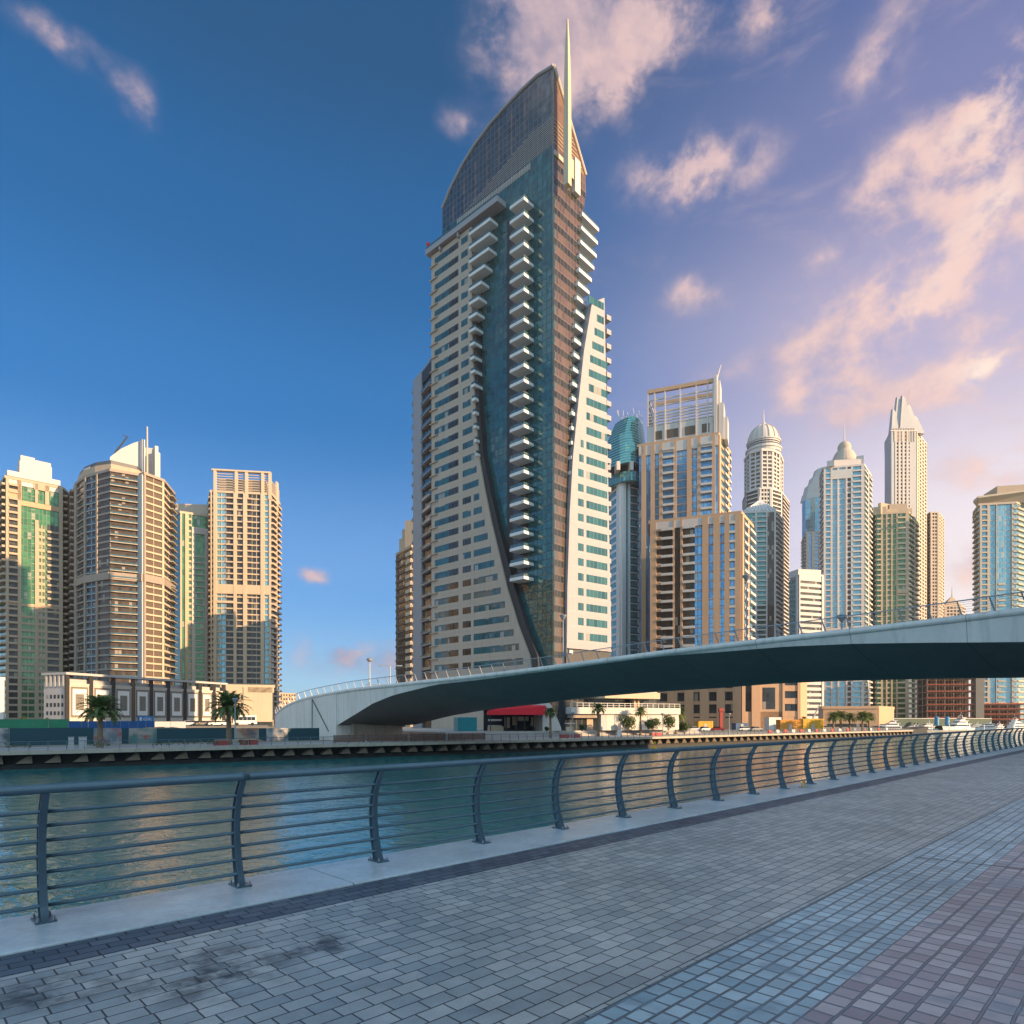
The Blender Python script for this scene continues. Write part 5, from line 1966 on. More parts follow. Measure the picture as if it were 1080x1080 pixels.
# ---- pointed tower
Qt = tower('residential_tower', 'very tall pale tower with faceted pointed crown and crane mast', 'tower',
           [(933.5, 660), (940, 632), (966, 632), (977, 662)], 455, 3.55, mset(m_palepink, g_greyw if False else g_dark, m_offwhite, m_offwhite),
           [[('X', .0, 1, dict(lo=.34, wall=m_greyw)), ('W', 0, 1, dict(hs=.5, hi=.34))],
            [('X', 0, .14, dict(lo=.34, wall=m_greyw)), ('P', .14, .2), ('W', .2, .28, dict(hs=.35)), ('P', .28, .36), ('W', .36, .44, dict(hs=.35)), ('P', .44, .52), ('W', .52, .60, dict(hs=.35)), ('P', .60, .68), ('W', .68, .74, dict(hs=.35)), ('X', .74, 1, dict(lo=.40, wall=m_greyw)), ('W', .74, 1, dict(hs=.45, hi=.40, n=3)), ('W', 0, .14, dict(hs=.4, hi=.34)), ('L', 0, 1, dict(lo=.33, h=3, w=1.2, wall=m_goldst))],
            [('W', 0, 1, dict(hs=.45, n=4, pw=.4, wall=m_goldst)), ('P', .0, .1, dict(wall=m_goldst))]], ref=1, depth=24)
fr_, L_ = Qt.fr[1]
for (x0, x1, xa, ya, w0, w1) in ((940.5, 949, 944, 434, -6, -.5), (944, 958, 949.5, 421, -7, -1.5), (949, 966, 954, 420, -6, .2), (957, 972, 961, 428, -8, -1), (963, 977, 969, 440, -9, -2)):
    u0, u1, ua = fr_.u_at(x0), fr_.u_at(x1), fr_.u_at(xa)
    zb_, za = Qt.zt - 1, ZY(ya, 640)
    mb = MB()
    mb.prism([fr_(u0, w1, zb_), fr_(u1, w1, zb_), fr_(u1, w0, zb_), fr_(u0, w0, zb_)],
             [fr_(ua - 1.2, (w0 + w1) / 2 + 1.5, za), fr_(ua + 1.6, (w0 + w1) / 2 + 1.5, za - 3), fr_(ua + 1.6, (w0 + w1) / 2 - 1.5, za - 3), fr_(ua - 1.2, (w0 + w1) / 2 - 1.5, za)])
    Qt.part('crown_blade', mb, m_greyw)
for k in range(9):
    u = L_ * (.12 + .1 * k)
    Qt.part('crown_pier', MB().box(fr_, u - .4, u + .4, -1, .9, Qt.zt - 10, Qt.zt + 3), m_goldst)
q = fr_(fr_.u_at(960), -6, 0)
mb = MB()
mb.tube([(q[0], q[1], ZY(428, 640)), (q[0] + 4, q[1], ZY(410, 640))], [.5, .25], 4)
Qt.part('crane_mast', mb, m_goldst)
Qt.done()
Rt = tower('residential_tower', 'narrow warm beige tower attached right behind the pointed tower', 'tower',
           [(972, 690), (981, 668), (990, 668), (995.5, 690)], 541, 3.5, mset(m_goldst, g_brown, m_cream, m_goldst),
           [[('W', 0, 1, dict(hs=.4))], [('P', 0, .2), ('W', .2, .8, dict(hs=.4, n=2)), ('P', .8, 1)], [('W', 0, 1, dict(hs=.4, n=3, pw=.4))]], ref=1, depth=18).done()
# ---- small pyramid-roofed house far off
Tt = tower('residential_tower', 'small far tower with pyramid roof and needle above the bridge railing', 'tower',
           [(990, 700), (996, 690), (1014, 690), (1018, 700)], 640, 3.5, mset(m_goldst, g_brown),
           [[('W', 0, 1, dict(hs=.4))], [('P', 0, .1), ('W', .1, .9, dict(hs=.4, n=4)), ('P', .9, 1)], [('W', 0, 1, dict(hs=.4))]], ref=1, depth=20)
ap = (P2(1004, 702)[0], 702, ZY(627, 690))
mb = MB().prism([(x, y, Tt.zt + 1.1) for x, y in Tt.ring], [(ap[0] + (x - ap[0]) * .05, ap[1] + (y - ap[1]) * .05, ap[2]) for x, y in Tt.ring])
Tt.part('pyramid_roof', mb, m_beige)
Tt.part('needle', MB().tube([(ap[0], ap[1], ap[2] - 1), (ap[0], ap[1], ap[2] + 11)], [.5, .15], 5), m_beige)
Tt.done()
# ---- flat-roofed tower at the right edge
St = tower('residential_tower', 'warm beige tower with wide blue glass strip and flat overhanging roof at the right', 'tower',
           [(1027, 445), (1033, 428), (1072, 424), (1105, 450)], 531, 3.45, mset(m_goldst, g_sky, m_cream, m_cream),
           [[('B', .1, .9, dict(dp=1.2))],
            [('P', 0, .05), ('B', .05, .2, dict(dp=.9, ph=.7)), ('P', .2, .26), ('P', .44, .46), ('B', .5, .68, dict(dp=.7, ph=.8, hi=.68)), ('P', .86, .9), ('B', .9, 1, dict(dp=1.1)), ('W', .26, .44, dict(hs=.1, w=.12)), ('W', .68, .86, dict(hs=.1, w=.12))],
            [('B', .0, .3, dict(dp=1.2)), ('P', .3, .45), ('W', .45, .7, dict(hs=.35)), ('P', .7, .8), ('B', .8, 1, dict(dp=1.2))]], ref=2, depth=22)
fr_, L_ = St.fr[1]
z = St.zt + 1
mb = MB()
mb.prism([fr_(1, -2, z), fr_(L_ + 16, -2, z), fr_(L_ + 16, -12, z), fr_(1, -6, z)], [fr_(-2.2, 3, z + 3), fr_(L_ + 20, 3, z + 7), fr_(L_ + 20, -14, z + 7), fr_(-1, -6, z + 3)])
St.part('overhang_roof', mb, m_beige)
mb = MB()
mb.prism([fr_(-2.2, 3, z + 3.003), fr_(L_ + 20, 3, z + 7.003), fr_(L_ + 20, -14, z + 7.003), fr_(-1, -6, z + 3.003)], [fr_(-2.2, 3, z + 4.2), fr_(L_ + 20, 3, z + 8.2), fr_(L_ + 20, -14, z + 8.2), fr_(-1, -6, z + 4.2)])
St.part('roof_edge', mb, m_cream)
St.part('plant_room', MB().box(fr_, L_ * .55, L_ + 12, -20, -3, z + 5, z + 12), m_beige)
St.done()

# ---- low beige building behind the far palms, construction site
Bl = tower('low_building', 'low blank sandstone building behind the palms on the far quay', 'building', [(864, 322), (868, 312), (926, 306), (942, 330)], 747, 4.2,
           mset(m_sand, g_dark, m_sand, m_sand), [[('X', 0, 1)], [('X', 0, 1, dict(lo=.05)), ('G', .08, .8, dict(hi=.18, w=.5))], [('X', 0, 1)]], ref=2).done()
m_conc = matt('raw_concrete', (.20, .18, .16), .85, scale=.3)
m_net = matt('red_safety_net', (.50, .10, .05), .8, scale=.8)
m_scaf = matt('rusty_scaffold', (.24, .10, .06), .7, scale=1)


def site(px0, px1, Y, ytop, nf, label, core_at=None):
    p, q = P2(px0, Y), P2(px1, Y - 6)
    fr = Frame(p, (q[0] - p[0], q[1] - p[1]))
    L = math.hypot(q[0] - p[0], q[1] - p[1])
    t = Thing('construction_site', label, 'building site', (p[0], p[1], Z_LAND))
    zt = ZY(ytop, Y)
    fh = (zt - Z_LAND) / nf
    for k in range(nf + 1):
        t.part('floor_slab', MB().box(fr, 0, L, -16, 0, Z_LAND + k * fh - .15, Z_LAND + k * fh + .15), m_conc)
        if k:
            t.part('safety_net', MB().box(fr, -.8, L + .8, .3, .42, Z_LAND + k * fh + .15, Z_LAND + k * fh + .75), m_net)
    nc = max(3, int(L / 4.5))
    for i in range(nc + 1):
        u = min(L - .4, L * i / nc)
        for w in (-.8, -8, -15.5):
            t.part('column', MB().box(fr, u, u + .4, w, w + .4, Z_LAND, zt), m_conc)
    t.part('back_wall', MB().box(fr, 0, L, -16.3, -16.003, Z_LAND, zt), m_dark)
    mb = MB()
    for i in range(int(L / 1.6) + 1):
        u = i * 1.6
        mb.box(fr, u, u + .09, .9, .99, Z_LAND, zt + random.uniform(-1, 1.5))
    for k in range(nf * 2):
        mb.box(fr, 0, L, .85, .94, Z_LAND + k * fh / 2 + .9, Z_LAND + k * fh / 2 + 1.0)
    t.part('scaffold', mb, m_scaf)
    if core_at:
        u = fr.u_at(core_at)
        t.part('lift_core', MB().box(fr, u, u + 4.5, -5, 1.6, Z_LAND, zt - 1), m_conc)
    return t.done()


site(978, 1034, 405, 702, 9, 'tall grey construction frame with red nets behind the yachts', 1028)
site(1036, 1090, 412, 743, 4, 'low red construction frame at the right edge of the marina')
Gb = tower('residential_tower', 'warm beige slab with green glass rising behind the low construction frame', 'tower', [(1041, 470), (1044, 462), (1098, 455)], 650, 3.6,
           mset(m_goldst, g_green), [[('P', 0, 1)], [('P', 0, .1), ('W', .1, .28, dict(hs=.3)), ('P', .28, .36), ('W', .36, .55, dict(hs=.3)), ('P', .55, .66), ('W', .66, .8, dict(hs=.3)), ('P', .8, 1)]], ref=1).done()

# ---- unseen blocks added to shade walkway and bridge, unseen towers added for the glass reflections
def slabblock(name, label, x0, x1, y0, y1, h, wall, glass):
    c = ((x0 + x1) / 2, (y0 + y1) / 2, 0)
    t = Thing(name, label, 'building', (c[0], c[1], 0))
    t.part('body', MB().box(W3, x0, x1, y0, y1, 0, h), glass)
    for k in range(int(h / 3.5)):
        t.rep('floor_band', MB().box(W3, x0 - .4, x1 + .4, y0 - .4, y1 + .4, k * 3.5, k * 3.5 + 1.3), [(0, 0, 0)], wall)
    for (xa, xb, ya, yb) in [(x0 - .6, x0 + 1.5, y0 - .6, y0 + 1.5), (x1 - 1.5, x1 + .6, y0 - .6, y0 + 1.5), (x0 - .6, x0 + 1.5, y1 - 1.5, y1 + .6), (x1 - 1.5, x1 + .6, y1 - 1.5, y1 + .6)]:
        t.part('pier', MB().box(W3, xa, xb, ya, yb, 0, h + 1), wall)
    t.part('roof', MB().box(W3, x0 - .5, x1 + .5, y0 - .5, y1 + .5, h, h + 1.2), wall)
    return t.done()


m_gold = matt('golden_render', (.62, .42, .19), .8, scale=.1, fine=1)
slabblock('added_shade_block', 'beige apartment block added outside the right of the view to shade the walkway', 55, 80, -95, 52, 42, m_beige, g_dark)
slabblock('added_shade_block', 'sandstone apartment block added outside the right of the view to shade the bridge', 92, 116, 44, 96, 34, m_sand, g_dark)
for (x0, x1, y0, y1, h, w_, lb) in ((-250, -222, 112, 160, 86, m_gold, 'golden tower added outside the left of the view to mirror in the tall glass tower'),
                                   (-320, -275, 166, 200, 96, m_gold, 'farther golden tower added outside the left of the view for the glass reflection')):
    t = slabblock('apartment_tower', lb, x0, x1, y0, y1, h, w_, g_brown)  # towers added out of view so gold shows in the main tower's glass

# ================================================================== FAR BANK: hoardings, plaza, cafe, trees, cars, boats
m_hoard = matt('dark_teal_hoarding', (.012, .055, .075), .6, scale=.3, var=.1)
m_bluef = matt('blue_hoarding', (.01, .075, .24), .55, scale=.3)
m_greenf = matt('green_mesh_fence', (.025, .19, .10), .7, scale=.4, var=.3)
m_red = matt('red_awning', (.62, .015, .03), .6, scale=.5, var=.08)
m_redpl = matt('red_planter', (.35, .06, .05), .7)
m_trunk = matt('palm_trunk', (.20, .14, .09), .9, scale=3, fine=6, var=.35, bump=.4)
m_frond = leafy('palm_frond', (.07, .11, .03), (.16, .21, .07), .35)
m_bush = leafy('shrub_leaf', (.03, .06, .015), (.085, .12, .03))
m_tyre = matt('tyre', (.02, .02, .02), .8)
m_carg = pane('car_glass', (.02, .025, .03), (.03, .035, .04), (.02, .02, .02), 3, 3, .01, metal=.2, wob=0)
m_timber = matt('timber_screen', (.16, .07, .04), .7, scale=1.5, streak=.3)


def poster_mat(name, a, b, c, seed):
    """printed hoarding picture: soft patches of colour"""
    m, t, bs = _mat(name)
    tc = t.new('ShaderNodeTexCoord')
    v = t.vmath('ADD', tc.outputs['UV'], (seed, seed * 1.7, 0))
    n1 = t.noise(v, .45, 2, .5, .6)
    n2 = t.noise(t.vmath('ADD', v, (40, 7, 0)), .5, 2, .5, .3)
    col = t.mix(t.ramp(n1, .35, .62), a, b)
    col = t.mix(t.ramp(n2, .52, .66), col, c)
    t.put(bs.inputs['Base Color'], col)
    bs.inputs['Roughness'].default_value = .55
    return m


def fence_run(name, label, cat, pxs, off, ytops, panel_mat, kinds=None, post=True, pw=2.4, th=.08):
    """a hoarding between picture columns, set back from the quay: one mesh per stretch"""
    p0 = qpt(pxs[0], off)
    t = Thing(name, label, cat, (p0[0], p0[1], Z_LAND))
    for i in range(len(pxs) - 1):
        a, b = qpt(pxs[i], off), qpt(pxs[i + 1], off)
        f = Frame(a, (b[0] - a[0], b[1] - a[1]))
        L = math.hypot(b[0] - a[0], b[1] - a[1])
        h0 = ZY(ytops, a[1])
        kd = kinds[i] if kinds else 0
        mt = panel_mat if kd == 0 else kd
        t.part('panel' if kd == 0 else 'picture_panel', MB().box(f, .03, L - .03, -th, 0 if kd == 0 else .02, Z_LAND, h0), mt)
        if post:
            n = max(1, int(L / pw))
            for k in range(n):
                t.rep('post', MB().box(f, k * L / n, k * L / n + .07, -th - .12, -th - .003, Z_LAND, h0 - .05), [(0, 0, 0)], m_galv)
    return t.done()


po1 = poster_mat('picture_city', (.30, .30, .32), (.06, .08, .10), (.40, .36, .34), 3.1)
po2 = poster_mat('picture_red', (.05, .16, .15), (.30, .28, .26), (.38, .05, .04), 8.4)
po3 = poster_mat('picture_pink', (.34, .30, .30), (.12, .16, .20), (.30, .08, .09), 15.2)
po4 = poster_mat('picture_beige', (.36, .30, .25), (.30, .14, .08), (.10, .10, .12), 22.9)
po5 = poster_mat('picture_grey', (.42, .42, .43), (.12, .14, .15), (.36, .34, .33), 31.0)
fence_run('site_hoarding', 'dark teal site hoarding with blurred picture panels along the far promenade', 'hoarding',
          [-60, -12, 10, 99, 128, 136, 165, 248, 273, 281, 304, 337], 20, 768, m_hoard,
          [0, po1, 0, po3, 0, po2, 0, po4, 0, po5, 0])
fence_run('mesh_fence', 'bright green mesh fence behind the teal hoarding at the far left', 'fence', [-50, 35, 51, 72], 44, 758.5, m_greenf)
fence_run('site_hoarding', 'bright blue panel hoarding behind the left palm', 'hoarding', [72, 86, 93, 103, 111, 118, 127, 136, 145, 154, 163], 42, 760.5, m_bluef)
fence_run('site_hoarding', 'pale low panel hoarding right of the blue hoarding', 'hoarding', [163, 180, 196], 52, 761, m_greyw)
mb = MB()
c_ = qpt(172, 30)
lo = []
for (r, z) in ((9.5, 0), (7, .9), (3.5, 1.9), (1, 2.3)):
    lo.append([(c_[0] + r * 2.0 * math.cos(2 * math.pi * k / 22) * random.uniform(.9, 1.1), c_[1] + r * .6 * math.sin(2 * math.pi * k / 22), Z_LAND + z * random.uniform(.9, 1.1)) for k in range(22)])
loft(mb, lo)
solo('sand_heap', mb, matt('sand', (.40, .27, .16), .95, scale=1), 'long low heap of sand behind the teal hoarding', 'sand heap', smooth=True)


# planting strip, planters, cabinets on the promenade
def shrub_bed(px0, px1, off, h, nm, label):
    a, b = qpt(px0, off), qpt(px1, off)
    L = math.hypot(b[0] - a[0], b[1] - a[1])
    f = Frame(a, (b[0] - a[0], b[1] - a[1]))
    mb = MB()
    for k in range(int(L * 26)):
        u, w, z = random.uniform(0, L), random.uniform(-.6, .6), Z_LAND + .35 + random.random() ** 1.5 * h
        s = random.uniform(.10, .22)
        c = Vector(f(u, w, z))
        e1 = Vector((random.uniform(-1, 1), random.uniform(-1, 1), random.uniform(-.6, 1))).normalized() * s
        e2 = Vector((random.uniform(-1, 1), random.uniform(-1, 1), random.uniform(-.6, 1))).normalized() * s * .6
        mb.poly([c - e1, c - e2, c + e1, c + e2])
    return solo('flower_bed', mb, m_bush, label, 'flower bed', 'flower beds along the far railing', fix=False)


fb = 'low green flower bed along the far railing'
for (a, b, w) in ((4, 34, 'left of the grey cabinets'), (94, 118, 'at the foot of the left palm'), (160, 184, 'right of the left palm'), (186, 214, 'midway between the two left palms'), (216, 232, 'just left of the right-hand palm'), (252, 266, 'just right of the lamp post')):
    shrub_bed(a, b, 3.5, .55, '', fb + ' ' + w)


def boxy(name, label, cat, px0, px1, off, h, dep, mat, group=None, z0=Z_LAND + .02, extra=None):
    a, b = qpt(px0, off), qpt(px1, off)
    f = Frame(a, (b[0] - a[0], b[1] - a[1]))
    L = math.hypot(b[0] - a[0], b[1] - a[1])
    t = Thing(name, label, cat, (a[0], a[1], z0), group)
    t.part('body', MB().box(f, 0, L, -dep, 0, z0, z0 + h), mat)
    if extra:
        extra(t, f, L)
    return t


def cab(t, f, L):
    t.part('lid', MB().box(f, -.05, L + .05, -.85, .05, Z_LAND + 1.45, Z_LAND + 1.53), m_galv)
    t.part('door', MB().box(f, .08, L / 2 - .03, 0, .03, Z_LAND + .15, Z_LAND + 1.38), m_greyw)
    t.part('door', MB().box(f, L / 2 + .03, L - .08, 0, .03, Z_LAND + .15, Z_LAND + 1.38), m_greyw)


boxy('utility_cabinet', 'small pale utility cabinet left of the larger cabinet', 'cabinet', 72, 78, 5, 1.43, .8, m_greyw, extra=cab)
boxy('utility_cabinet', 'larger pale utility cabinet left of the left palm', 'cabinet', 83, 91.5, 5, 1.43, .8, m_greyw, extra=cab)


def planter(px0, px1, label, off=4.5):
    a, b = qpt(px0, off), qpt(px1, off)
    f = Frame(a, (b[0] - a[0], b[1] - a[1]))
    L = math.hypot(b[0] - a[0], b[1] - a[1])
    t = Thing('planter_bench', label, 'planter', (a[0], a[1], Z_LAND), 'red planters on the promenade')
    t.part('box', MB().box(f, 0, L, -.9, 0, Z_LAND + .02, Z_LAND + .75), m_redpl)
    t.part('rim', MB().box(f, -.06, L + .06, -.96, .06, Z_LAND + .752, Z_LAND + .84), m_coping)
    t.done()


for (a, b, w) in ((226, 241, 'left of the promenade lamp post'), (254, 262, 'just right of the promenade lamp post'), (264, 272, 'second to the right of the promenade lamp post'), (593, 601, 'left of the cafe kiosk lamp'), (605, 612, 'right of the cafe kiosk lamp'), (688, 698, 'below the right terrace palms')):
    planter(a, b, 'red rectangular planter ' + w)
# timber screens under the bridge
a, b = qpt(352, 5), qpt(506, 5)
for i, (x0, x1) in enumerate(((352, 385), (388, 430), (433, 470), (473, 512))):
    a, b = qpt(x0, 4), qpt(x1, 4)
    f = Frame(a, (b[0] - a[0], b[1] - a[1]))
    L = math.hypot(b[0] - a[0], b[1] - a[1])
    t = Thing('timber_screen', ('first', 'second', 'third', 'fourth')[i] + ' brown timber screen from the left under the bridge', 'screen', (a[0], a[1], Z_LAND), 'timber screens under the bridge')
    for k in range(6):
        t.part('board', MB().box(f, 0, L, -.06, 0, Z_LAND + .15 + k * .19, Z_LAND + .31 + k * .19), m_timber)
    for k in range(int(L / 2.5) + 1):
        t.part('post', MB().box(f, min(L - .1, k * 2.5), min(L - .1, k * 2.5) + .1, -.16, -.063, Z_LAND, Z_LAND + 1.35), m_dark)


def promenade_lamp(px, off, ytop, label):
    p = qpt(px, off)
    zt = ZY(ytop, p[1])
    t = Thing('street_lamp', label, 'street lamp', (p[0], p[1], Z_LAND))
    t.part('post', MB().tube([(p[0], p[1], Z_LAND), (p[0], p[1], Z_LAND + .9), (p[0], p[1], Z_LAND + .95), (p[0], p[1], zt - .7)], [.15, .15, .10, .085], 10), m_galv)
    t.part('lamp_head', MB().lathe((p[0], p[1], zt - .75), [(.09, 0), (.14, .08), (.36, .42), (.42, .55), (.42, .62), (.25, .72)], 14), m_galv)


promenade_lamp(248, 2.5, 736, 'tall cone-headed lamp post in front of the right-hand palm on the left bank')
promenade_lamp(604, 3, 751, 'cone-headed lamp post before the terrace building')
promenade_lamp(699, 3, 752, 'cone-headed lamp post at the right end of the terrace')
promenade_lamp(769, 3, 752, 'slim lamp post before the sandstone podium')


# ------------------------------------------------------------------ palms
def make_palm(h, nfr, flen, seed, droop=1.0):
    rnd = random.Random(seed)
    t = Thing('palm_tree', 'palm', 'palm tree', (0, 0, 0), 'date palms on the far bank')
    lean = (rnd.uniform(-.03, .03), rnd.uniform(-.03, .03))
    pts, rs = [], []
    for k in range(13):
        f = k / 12
        pts.append((lean[0] * h * f * f, lean[1] * h * f * f, h * f))
        rs.append((.34 - .13 * f + (.10 if k == 0 else 0) + (.05 if k % 2 else 0)) * (1.25 if f > .9 else 1))
    t.part('trunk', MB().tube(pts, rs, 10), m_trunk, smooth=False)
    top = Vector(pts[-1])
    mb = MB()
    for k in range(nfr):
        az = k * 2.39996 + rnd.uniform(-.2, .2)
        f = k / nfr
        el = rad(82 - 100 * f ** 1.15 + rnd.uniform(-8, 8))
        L = flen * rnd.uniform(.85, 1.1) * (1 - .12 * abs(f - .5))
        d = Vector((math.cos(az), math.sin(az), 0))
        p = top + Vector((0, 0, .1)) + d * .15
        seg = 12
        cur = el
        prev = p
        side = Vector((-d.y, d.x, 0))
        for s in range(seg):
            q = (s + 1) / seg
            cur = el - droop * (1.15 + .25 * rnd.random()) * q ** 1.5
            step = d * math.cos(cur) + Vector((0, 0, math.sin(cur)))
            nx = prev + step * (L / seg)
            upv = side.cross(step).normalized()
            if s > 0:
                ll = (.62 * math.sin(math.pi * min(1, .16 + .84 * q)) + .12) * flen / 2.9
                for sg in (-1, 1):
                    for sub in (0, .5):
                        b0 = prev.lerp(nx, sub)
                        tip = b0 + (side * sg * .82 + step * .52 - upv * rnd.uniform(-.12, .30)) * ll * rnd.uniform(.8, 1.1)
                        wv = step * .05 * flen / 2.9 * 2.2
                        mb.poly([b0 - wv, b0 + wv, tip + Vector((0, 0, -.03))])
            wv = side * .035
            mb.poly([prev - wv, prev + wv, nx + wv * .7, nx - wv * .7])
            prev = nx
    t.part('crown', mb, m_frond, fix=False)
    return t.o


def palm_at(src, px, off, ytop, label, rz, ref_h, first=False, Y=None):
    p = qpt(px, off) if Y is None else P2(px, Y)
    hh = ZY(ytop, p[1]) - Z_LAND
    k = hh / ref_h
    if first:
        src.location = (p[0], p[1], Z_LAND)
        src.scale = (k, k, k)
        src.rotation_euler = (0, 0, rz)
        src['label'] = label
        return src
    return copy_tree(src, (p[0], p[1], Z_LAND), rz, k, label)


pa = make_palm(4.4, 62, 2.9, 5, 1.0)
palm_at(pa, 105.5, 6, 727, 'bushy date palm left of the lamp post before the blue hoarding', .4, 7.0, True)
palm_at(pa, 241.5, 7, 724, 'date palm beside the cone-headed lamp post near the bridge abutment', 2.1, 7.0)
pb = make_palm(6.3, 46, 2.3, 9, 1.15)
palm_at(pb, 580.5, 8, 742.5, 'slim palm right of the red cafe awning', 0, 8.6, True)
palm_at(pb, 631, 9, 737.5, 'tallest palm in front of the terrace building', 1.3, 8.6)
palm_at(pb, 675.5, 9, 742, 'slim palm between two round shrubs on the terrace', 2.5, 8.6)
palm_at(pa, 713, 12, 741, 'full date palm at the right end of the terrace building', 3.7, 7.0)
pl_l = ('first', 'second', 'third', 'fourth', 'fifth')
for i, (px, yt) in enumerate(((879, 748.5), (886.8, 747.5), (896, 750), (909.5, 748), (916.5, 749.5))):
    palm_at(pa, px, 0, yt, pl_l[i] + ' palm from the left in the row before the low sandstone building', i * 1.7, 7.0, Y=206 + (i % 3) * 3)
palm_at(pb, 848, 0, 754, 'thin dark palm between the yellow containers and the palm row', .8, 8.6, Y=226)


def bush(px, Y, wpx, ytop, zb, label, squash=1.0):
    c = P2(px, Y)
    r = wpx / 2 / FPX * Y
    h = ZY(ytop, Y) - zb
    mb = MB()
    lobes = [(random.uniform(-.5, .5) * r, random.uniform(-.5, .5) * r, random.uniform(.3, .72) * h, random.uniform(.4, .62) * r) for _ in range(9)]
    for k in range(1500):
        lx, ly, lz, lr = random.choice(lobes)
        v = Vector((random.gauss(0, 1), random.gauss(0, 1), random.gauss(0, 1))).normalized() * lr * random.uniform(.65, 1.05)
        q = Vector((c[0] + lx + v.x, c[1] + ly + v.y, zb + max(.15, lz + v.z * min(1.0, h / r * .6))))
        s = random.uniform(.10, .24)
        e1 = Vector((random.uniform(-1, 1), random.uniform(-1, 1), random.uniform(-1, 1))).normalized() * s
        e2 = e1.cross(Vector((random.uniform(-1, 1), random.uniform(-1, 1), random.uniform(-1, 1)))).normalized() * s * .55
        mb.poly([q - e1, q - e2, q + e1, q + e2])
    t = Thing('shrub', label, 'shrub', (c[0], c[1], zb), 'shrubs on the far bank')
    t.part('foliage', mb, m_bush, fix=False)
    st = MB()
    for k in range(4):
        a = k * 1.6
        st.tube([(c[0] + .1 * math.cos(a), c[1] + .1 * math.sin(a), zb), (c[0] + .5 * r * math.cos(a), c[1] + .5 * r * math.sin(a), zb + h * .5)], [.07, .04], 5)
    t.part('stem', st, m_trunk)


# ------------------------------------------------------------------ plaza, cafe and terrace building under the bridge
ZPL = -1.0
pa_, pb_ = qpt(470, 15), qpt(735, 15)
fp = Frame(pa_, (pb_[0] - pa_[0], pb_[1] - pa_[1]))
Lp = math.hypot(pb_[0] - pa_[0], pb_[1] - pa_[1])
mb = MB()
mb.box(fp, 0, Lp, -60, 0, Z_LAND - .1, ZPL)
mb.box(fp, 0, Lp, .001, .6, Z_LAND - .1, ZPL - .4)
mb.box(fp, 0, Lp, .601, 1.2, Z_LAND - .1, ZPL - .8)
solo('plaza', mb, m_prom, kind='structure')

Yc = 143.0
cafe = Thing('cafe_pavilion', 'open cafe with bright red awning under the bridge', 'cafe', (P2(545, Yc)[0], Yc, ZPL))
p0, p1 = P2(514, Yc - 1), P2(573, Yc + 1)
fc = Frame(p0, (p1[0] - p0[0], p1[1] - p0[1]))
Lc_ = math.hypot(p1[0] - p0[0], p1[1] - p0[1])
z_aw0, z_aw1 = ZY(754, Yc), ZY(746, Yc)
cafe.part('back_wall', MB().box(fc, 0, Lc_, -7.2, -7, ZPL, z_aw1), m_dark)
cafe.part('roof', MB().box(fc, 0, Lc_, -7.2, -.2, z_aw1 - .3, z_aw1), m_dark)
mb = MB()
mb.prism([fc(-.2, 2.2, z_aw0), fc(Lc_ + .2, 2.2, z_aw0), fc(Lc_ + .2, -.2, z_aw0 + .2), fc(-.2, -.2, z_aw0 + .2)],
         [fc(-.2, 2.2, z_aw0 + .9), fc(Lc_ + .2, 2.2, z_aw1 + .2), fc(Lc_ + .2, -.2, z_aw1 + .5), fc(Lc_ * .5, -.2, z_aw1 + .5)])
cafe.part('awning', mb, m_red)
for u in (.05, .32, .335, .5, .66, .82, .97):
    cafe.part('post', MB().box(fc, u * Lc_, u * Lc_ + .16, -.2, .0, ZPL, z_aw0 + .2), m_dark)
for (u0, u1, z0, z1, mt) in ((.36, .45, .2, .85, m_cream), (.5, .58, .35, .9, m_beige), (.6, .8, .62, .9, m_cream), (.84, .96, .3, .88, m_beige), (.06, .3, .30, .36, m_white), (.06, .3, .62, .74, m_white)):
    cafe.part('counter', MB().box(fc, u0 * Lc_, u1 * Lc_, -4.5, -4.0, ZPL + z0 * (z_aw0 - ZPL), ZPL + z1 * (z_aw0 - ZPL)), mt)
cafe.part('counter', MB().box(fc, .02 * Lc_, .3 * Lc_, -2.0, -1.2, ZPL, ZPL + 1.1), m_beige)


def cafe_table(u, w, i):
    b = fc(u, w, ZPL)
    t = Thing('cafe_table', 'small dark cafe table ' + i + ' under the red awning', 'table', b, 'cafe tables under the red awning')
    t.part('top', MB().lathe((b[0], b[1], ZPL + .72), [(.4, 0), (.42, .02), (.42, .04), (.4, .05)], 14), m_timber)
    t.part('leg', MB().tube([(b[0], b[1], ZPL), (b[0], b[1], ZPL + .72)], .05, 6), m_dark)
    t.part('foot', MB().lathe((b[0], b[1], ZPL), [(.26, 0), (.26, .03)], 12), m_dark)


for i, (u, w) in enumerate(((4.4, 1.4), (6.4, 1.0), (8.2, 1.5), (10.2, 1.1))):
    cafe_table(u, w, ('farthest left', 'second from left', 'second from right', 'farthest right')[i])
# teal container left of the cafe
p0, p1 = P2(483, 141), P2(503, 142)
f_ = Frame(p0, (p1[0] - p0[0], p1[1] - p0[1]))
L_ = math.hypot(p1[0] - p0[0], p1[1] - p0[1])
t = Thing('shipping_container', 'teal ribbed container left of the cafe under the bridge', 'container', (p0[0], p0[1], ZPL))
zt_ = ZY(756.5, 141)
mb = MB().box(f_, 0, L_, -6, 0, ZPL, zt_)
for k in range(14):
    mb.box(f_, L_ * k / 14 + .04, L_ * k / 14 + .16, 0, .08, ZPL + .1, zt_ - .1)
t.part('body', mb, matt('teal_paint', (.02, .22, .26), .5))
